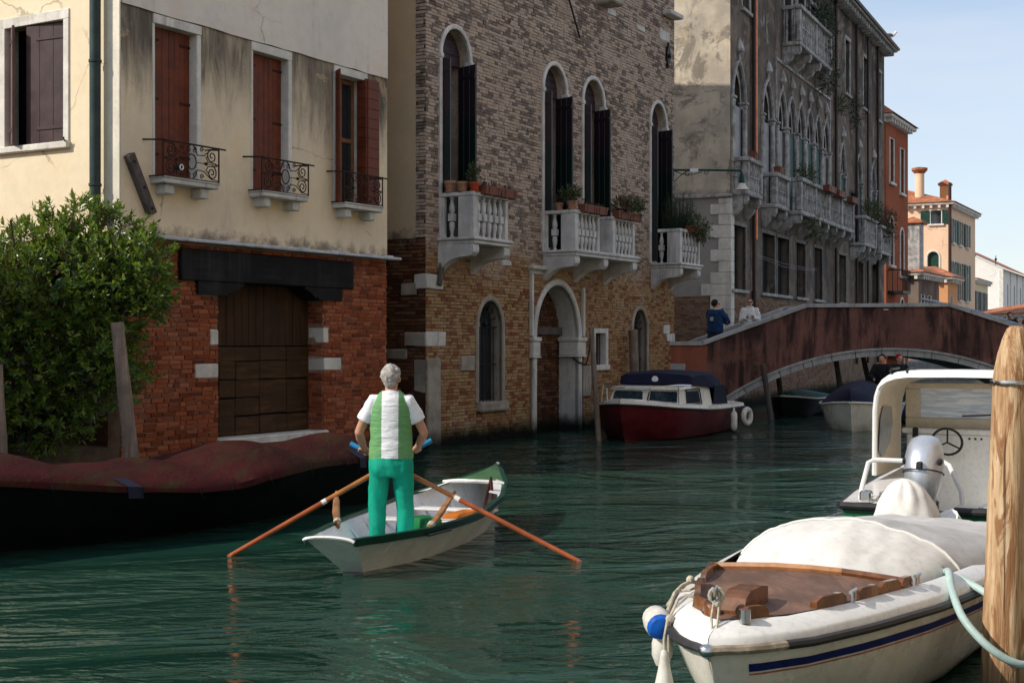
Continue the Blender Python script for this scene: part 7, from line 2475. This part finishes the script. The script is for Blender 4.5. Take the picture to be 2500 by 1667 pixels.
def rv(r): 
    while True:
        v = Vector((r.uniform(-1, 1), r.uniform(-1, 1), r.uniform(-1, 1)))
        if .05 < v.length < 1: return v
def foliage(mb, blobs, twigs, per, L_, w, seed, up=.5, shell=.55, stems=None, origin=(0, 0, 0)):
    r = random.Random(seed)
    tot = sum(b_[3] * b_[5] for b_ in blobs)
    O = Vector(origin)
    for (cx, cy, cz, rx, ry, rz) in blobs:
        n = max(4, int(twigs * (rx * rz) / tot))
        for i in range(n):
            v = rv(r)
            f = v.length
            if f < shell and r.random() < .75: v = v.normalized() * r.uniform(shell, 1)
            v = v * (1 + .16 * mnoise.noise(v * 3.1 + Vector((cx, cy, cz))))
            base = Vector((cx + v.x * rx, cy + v.y * ry, cz + v.z * rz)) - O
            d = (v.normalized() * .9 + Vector((0, 0, up)) + rv(r) * .5).normalized()
            tl = L_ * r.uniform(1.2, 2.6)
            if stems is not None:
                stems.tube([base - d * tl * .8, base + d * tl], [L_ * .05, L_ * .02], 3, False)
            for k in range(per):
                t = (k + .5) / per
                a = k * 2.4 + r.uniform(-.4, .4)
                e1 = d.orthogonal().normalized(); e2 = d.cross(e1)
                out = e1 * math.cos(a) + e2 * math.sin(a)
                ld = (out * (1.1 - .7 * t) + d * (.35 + .9 * t) + rv(r) * .25)
                leaf(mb, base + d * tl * t, ld, d + rv(r) * .3, L_ * r.uniform(.55, 1.4), w * r.uniform(.7, 1.3))

def pxb(x, y, rx, ry, Y, dy=None):
    """crown lobe from where it stands: X from bearing, at depth Y (metres)"""
    s = Y / 3340.0
    return ((x - 1250) * s, Y, EYE + (833.5 - y) * s, rx * s, dy or rx * s * .8, ry * s)
bush = thing('garden_bush', 'large glossy green bush growing at the garden edge beside the cream house', 'bush', (-5.9, 16.95, .52), 0)
lobes = [pxb(90, 760, 170, 160, 17.1, .8), pxb(200, 700, 150, 130, 16.9, .8), pxb(300, 690, 110, 110, 16.9, .6), pxb(60, 900, 150, 130, 16.9, .7), pxb(220, 880, 110, 110, 16.8, .6), pxb(120, 1010, 120, 85, 16.9, .6),
         pxb(30, 1030, 60, 70, 16.9, .4), pxb(140, 580, 75, 50, 17.0, .4), pxb(205, 545, 62, 52, 17.0, .4), pxb(130, 548, 30, 42, 17.0, .3), pxb(275, 560, 45, 62, 17.0, .3), pxb(45, 620, 80, 60, 17.1, .5), pxb(355, 640, 55, 60, 16.8, .4), pxb(365, 730, 45, 40, 16.8, .35), pxb(410, 742, 26, 18, 16.8, .2),
         pxb(330, 580, 40, 28, 16.9, .25), pxb(290, 840, 50, 60, 16.8, .35), pxb(330, 905, 32, 28, 16.75, .25), pxb(300, 950, 38, 32, 16.75, .25), pxb(-60, 820, 130, 200, 17.0, .7)]
mb, st = MB(), MB()
foliage(mb, lobes, 3100, 11, .082, .036, 3, .45, .55, st, (-5.9, 16.95, .52))
mb.build('crown', M['leaf_bush'], bush)
st.build('twigs', M['bark'], bush)
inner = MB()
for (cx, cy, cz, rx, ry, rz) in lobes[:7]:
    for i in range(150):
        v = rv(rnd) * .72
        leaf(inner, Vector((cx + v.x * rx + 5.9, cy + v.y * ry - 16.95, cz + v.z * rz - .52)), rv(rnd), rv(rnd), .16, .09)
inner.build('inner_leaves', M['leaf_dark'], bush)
tr = MB()
for k in range(7):
    a = k * .9
    e = Vector((math.cos(a) * .9, math.sin(a) * .35, 1.6 + .25 * k))
    tr.tube([(math.cos(a) * .15, math.sin(a) * .1, -.05), tuple(e * .4 + Vector((.05, 0, .1))), tuple(e)], [.045, .035, .012], 6)
tr.build('trunk', M['bark'], bush, True)
# low garden wall and sunlit soil behind the bush
gwl = thing('garden_wall', 'low brick garden wall glimpsed under the bush', 'wall', place(FA, -2.6, 1.4, .52), WALL)
MB().cbox(-4, 2.4, 0, .18, 0, .45, .02).build('wall', M['brick_ochre'], gwl)
MB().cbox(-4, 2.4, -.03, .21, .45, .52, .02).build('coping', M['istria_clean'], gwl)

# pots and planters on the brick palazzo's balconies
def pot(u, v, z, r_, h, mat, label, group='pots on the brick palazzo balconies'):
    p = place(FC, u, v, z)
    t = thing('flower_pot', label, 'pot', p, 0, group)
    MB().lathe([(r_ * .62, 0), (r_ * .9, h * .72), (r_ * .9, h * .74), (r_ * 1.04, h * .74), (r_ * 1.04, h), (r_ * .9, h), (r_ * .86, h * .86), (r_ * .1, h * .85)], 16).build('pot', mat, t, True)
    MB().lathe([(r_ * .8, -.012), (r_ * .9, .012), (r_ * .82, .016), (r_ * .1, .014)], 14).build('saucer', mat, t, True)
    return t
RT = 3.745 + .80
pa = pot(.47, -.20, RT + .012, .115, .20, M['terracotta_pale'], 'tall pale terracotta pot nearest the wall on the first brick balcony')
pb_ = pot(.47, -.46, RT + .012, .115, .17, M['terracotta_pale'], 'squat pale terracotta pot in the middle of the first balcony rail')
pc = pot(.50, -.69, RT + .012, .105, .15, M['plastic_red'], 'red plastic pot with a green sprig on the first balcony corner')
def plant(t, blobs, twigs, per, L_, w, mat, seed, up=.6, shell=.3):
    mb, st = MB(), MB()
    foliage(mb, blobs, twigs, per, L_, w, seed, up, shell, st)
    mb.build('leaves', mat, t)
    st.build('stems', M['bark'], t)['kind'] = 'stuff'
plant(pc, [(0, 0, .27, .07, .07, .13)], 30, 8, .05, .028, M['leaf_mid'], 11)
def planter(u0, u1, v, z, label, h=.15, d=.17, group='planters on the brick palazzo balconies', fr=FC):
    p = place(fr, (u0 + u1) / 2, v, z)
    t = thing('planter_box', label, 'planter', p, fr[2], group)
    L_ = (u1 - u0) / 2
    b0, b1 = [(-L_ * .94, -d * .4), (L_ * .94, -d * .4), (L_ * .94, d * .4), (-L_ * .94, d * .4)], [(-L_, -d * .5), (L_, -d * .5), (L_, d * .5), (-L_, d * .5)]
    b2 = [(x * .95, y * .85) for x, y in b1]
    fixnormals(MB().rings([[(x, y, 0) for x, y in b0], [(x, y, h * .8) for x, y in b1], [(x * 1.02, y * 1.06, h * .8) for x, y in b1], [(x * 1.02, y * 1.06, h) for x, y in b1], [(x, y, h) for x, y in b2], [(x, y, h * .8) for x, y in b2]]).build('box', M['plastic_brown'], t))
    mb = MB()
    for x in (-L_ * .6, L_ * .6):
        mb.tube([(x, d * .5, h * 1.1), (x, -d * .56, h * .9), (x, -d * .5, -.02), (x, d * .4, -.02)], .006, 5)
    mb.build('wire_holder', M['iron_black'], t)
    return t
def twiggy(t, L_, n, seed, mat=None, hgt=.10):
    r = random.Random(seed)
    mb, st = MB(), MB()
    for i in range(n):
        x = r.uniform(-L_, L_); y = r.uniform(-.05, .05)
        top = Vector((x + r.uniform(-.05, .05), y + r.uniform(-.04, .04), .14 + r.uniform(.3, 1) * hgt))
        st.tube([(x, y, .12), tuple(top)], .003, 3, False)
        for k in range(5):
            leaf(mb, top.lerp(Vector((x, y, .14)), r.random() * .6), rv(r), rv(r), .035, .018)
    mb.build('leaves', mat or M['leaf_dry'], t); st.build('stems', M['bark'], t)['kind'] = 'stuff'
p1 = planter(.62, 1.16, -.78, RT - .03, 'brown planter with dry stems on the first balcony, left of two'); twiggy(p1, .24, 26, 2)
p2 = planter(1.18, 1.74, -.78, RT - .03, 'brown planter with dry stems on the first balcony, right of two'); twiggy(p2, .24, 18, 3)
pd1 = pot(4.33, -.34, RT + .012, .09, .14, M['terracotta_pale'], 'small pale pot by the wall on the double balcony'); plant(pd1, [(0, 0, .17, .08, .08, .06)], 16, 6, .05, .022, M['leaf_dry'], 5)
pd2 = pot(4.34, -.62, RT + .012, .105, .17, M['terracotta_pale'], 'terracotta pot with leafy plant at the double balcony corner'); plant(pd2, [(0, 0, .30, .18, .18, .13)], 70, 7, .055, .03, M['leaf_mid'], 6)
p3 = planter(4.46, 4.98, -.78, RT - .03, 'brown planter on the double balcony beside the terracotta pot'); twiggy(p3, .22, 20, 4)
p4 = planter(5.00, 5.50, -.78, RT - .03, 'brown planter at the middle gap of the double balcony'); twiggy(p4, .22, 16, 5)
p5 = planter(6.02, 6.60, -.78, RT - .03, 'brown planter with bushy plant on the double balcony\'s far half, left of two'); plant(p5, [(0, 0, .26, .30, .16, .15)], 110, 7, .05, .026, M['leaf_dry'], 8)
p6 = planter(6.62, 7.20, -.78, RT - .03, 'brown planter with yellowing bush at the double balcony\'s far end'); plant(p6, [(0, 0, .28, .34, .18, .17)], 140, 7, .05, .026, M['leaf_mid'], 9)
# the dark broom-like bush and hanging box on the last balcony
bt = thing('potted_bush', 'dark feathery bush in a tub on the last brick balcony', 'bush', place(FC, 10.25, -.40, 3.75), WALL)
MB().lathe([(.16, 0), (.22, .42), (.24, .42), (.24, .46), (.20, .46), (.19, .40), (.02, .40)], 16).build('tub', M['terracotta'], bt, True)
mb, st = MB(), MB()
r = random.Random(4)
for i in range(420):
    a = r.uniform(0, 2 * math.pi); q = r.uniform(.1, 1) ** .6
    top = Vector((math.cos(a) * .50 * q, math.sin(a) * .42 * q, .75 + r.uniform(.2, 1) * 1.15 * (1 - .35 * q * q)))
    base = Vector((math.cos(a) * .12 * q, math.sin(a) * .12 * q, .45))
    mid = base.lerp(top, .6) + Vector((math.cos(a), math.sin(a), 0)) * .06 * q
    for k in range(12):
        t = .35 + .65 * k / 12
        pnt = (base.lerp(mid, t * 1.5) if t < .66 else mid.lerp(top, (t - .66) * 3))
        leaf(mb, pnt, (top - base).normalized() + rv(r) * .55, rv(r), .085, .012)
mb.build('needles', M['leaf_dark'], bt)
for k in range(8):
    a = k * .8
    st.tube([(math.cos(a) * .05, math.sin(a) * .05, .4), (math.cos(a) * .2, math.sin(a) * .18, 1.0), (math.cos(a) * .3, math.sin(a) * .25, 1.5)], [.02, .012, .004], 5)
st.build('stems', M['bark'], bt)
p7 = planter(9.98, 10.72, -.78, RT - .06, 'brown planter with trailing leaves on the last brick balcony'); plant(p7, [(0, -.05, .20, .36, .20, .20), (.28, -.1, .0, .16, .14, .22)], 170, 7, .055, .032, M['leaf_mid'], 10, .1)

# growth on the gothic palazzo
def wall_plant(u, v, z, blobs, n, label, mat='leaf_dark', L_=.09, w=.045, seed=1):
    t = thing('wall_plant', label, 'plant', place(FD, u, v, z), FD[2], 'plants on the gothic palazzo')
    mb, st = MB(), MB()
    foliage(mb, blobs, n, 6, L_, w, seed, .3, .2, st)
    mb.build('leaves', M[mat], t); st.build('stems', M['bark'], t)['kind'] = 'stuff'
wall_plant(9.2, -.55, 12.75, [(0, 0, .35, 1.2, .3, .45), (1.2, 0, -.1, .6, .3, .7)], 240, 'bushy plants spilling from the gothic palazzo\'s top balcony', seed=21)
wall_plant(10.6, -.55, 11.2, [(0, 0, 0, .5, .3, .6)], 90, 'green clump hanging under the end of the top balcony', seed=22)
wall_plant(14.6, -.15, 10.9, [(0, 0, 0, .4, .2, .35)], 60, 'small weed tuft beside the brown downpipe', 'leaf_mid', seed=23)
wall_plant(17.4, -.15, 11.0, [(0, 0, 0, .4, .2, .6)], 80, 'long dark weed tuft on the upper gothic wall', seed=24)
wall_plant(6.3, -.75, 7.1, [(0, 0, .15, .5, .2, .22)], 60, 'low leafy plants on the corner of the gothic balcony', 'leaf_mid', seed=25)
wall_plant(6.8, -.85, 5.6, [(0, 0, 0, .25, .2, .3)], 50, 'fern growing under the long gothic balcony', 'leaf_mid', seed=26)
wall_plant(22.2, -.6, 6.9, [(0, 0, .2, 1.2, .3, .4), (0, 0, -.3, .9, .3, .4)], 200, 'overgrown planters on the far gothic balcony', 'leaf_dry', seed=27)
wall_plant(18.6, -.6, 7.0, [(0, 0, .2, 1.0, .3, .35)], 120, 'green plants on the fourth gothic balcony', 'leaf_mid', seed=28)
for k, (u0, u1, v, z) in enumerate(((8.2, 9.4, -.98, 6.95), (9.9, 11.1, -.98, 6.95), (12.2, 13.4, -.98, 6.95), (.7, 1.0, -.45, 7.14), (3.6, 4.2, -.45, 7.06))):
    t = planter(u0, u1, v, z, ['terracotta planter on the long gothic balcony, nearest of three', 'terracotta planter in the middle of the long gothic balcony', 'terracotta planter with spiky plant at the long gothic balcony\'s end', 'little clay box on the corner gothic balcony', 'clay box on the second gothic balcony'][k], .2, .22, 'planters on the gothic palazzo', FD)
    if k == 2:
        mb = MB(); r = random.Random(9)
        for i in range(60):
            a = r.uniform(0, 6.28)
            leaf(mb, Vector((0, 0, .15)), Vector((math.cos(a), math.sin(a), r.uniform(.4, 2))), Vector((0, 0, 1)), r.uniform(.3, .5), .035)
        mb.build('leaves', M['leaf_dark'], t)
    else:
        twiggy(t, (u1 - u0) * .45, 18, 30 + k, M['leaf_mid'], .15)

# green bracket lamp by the bridge
lp0 = place(FC, 10.93, .02, 0)
lamp = thing('street_lamp', 'green iron bracket lamp reaching out over the street by the bridge', 'lamp', (lp0[0], lp0[1], 6.0), R(-4))
lamp.location.z = 6.10
M['lamp_green'] = pmat('green_iron', (.012, .06, .045), .45, metal=.2, var=.2)
MB().tube([(-.05, 0, 0), (.9, 0, -.01), (1.62, 0, -.03), (1.66, 0, -.08)], .026, 8).build('arm', M['lamp_green'], lamp, True)
mb = MB()
mb.tube([(0.02, 0, -.02), (.2, 0, -.10), (.45, 0, -.12), (.7, 0, -.05)], .012, 6)
mb.tube([(q[0], 0, q[2]) for q in spiral(.35, -.10, .09, 1.3, 0, 1, 0, 14)], .010, 5)
mb.tube([(q[0], 0, q[2]) for q in spiral(.80, -.08, .07, 1.3, 0, 1, 0, 14)], .010, 5)
mb.tube([(-.02, 0, -.35), (.1, 0, -.2), (.3, 0, -.04)], .012, 6)
mb.build('scrollwork', M['lamp_green'], lamp, True)
MB().cbox(-.04, .0, -.06, .06, -.4, .08, .008).build('wall_plate', M['lamp_green'], lamp)
MB().lathe([(.02, 0), (.035, -.05), (.06, -.08), (.075, -.26), (.07, -.28), (.01, -.285)], 14, (1.66, 0, -.06)).build('lamp_housing', M['lamp_green'], lamp, True)
MB().lathe([(.075, -.28), (.16, -.42), (.165, -.44), (.15, -.435), (.06, -.30)], 16, (1.66, 0, -.06)).build('lamp_shade', M['istria_clean'], lamp, True)
MB().cbox(.40, .60, -.035, -.028, -.05, .03, .004).build('small_sign', M['tee'], lamp)
# cables along the gothic palazzo
cb = thing('cable', 'thin cables sagging across the gothic palazzo\'s lower windows', 'cable', place(FD, 0, 0, 0), FD[2])
MB().tube([(2.4, -.14, 4.50), (5, -.30, 4.36), (8, -.5, 4.34), (9.8, -.3, 4.42)], .006, 5).build('wire', M['panel_pale'], cb)
MB().tube([(2.4, -.14, 4.44), (5, -.32, 4.26), (8, -.5, 4.28), (9.8, -.3, 4.38)], .006, 5).build('wire', M['panel_pale'], cb)
# chain across the water door jamb
mb = MB().tube([place(FC, 5.70, .30, 1.75), place(FC, 5.72, -.02, 1.48), place(FC, 5.95, -.12, 1.40), place(FC, 6.2, -.06, 1.62), place(FC, 6.36, -.03, 2.0)], .018, 6)
tag(mb.build('mooring_chain', M['iron_black'], None, True), 'dark chain looped round the water door\'s stone jamb', 'chain')
# security camera on the first railing of the cream house
scp = place(FA, .78, -.30, 4.24)
sc = thing('security_camera', 'small white-ringed camera fixed behind the first iron railing', 'camera', scp, WALL)
MB().tube([(0, .10, .0), (0, -.02, .0)], .035, 10).build('body', M['rubber'], sc, True)
MB().torus((0, -.025, 0), .032, .009, 14, 6, Matrix.Rotation(R(90), 4, 'X')).build('lens_ring', M['tee'], sc, True)
MB().tube([(0, .06, 0), (0, .06, -.10)], .010, 6).build('stalk', M['rubber'], sc)
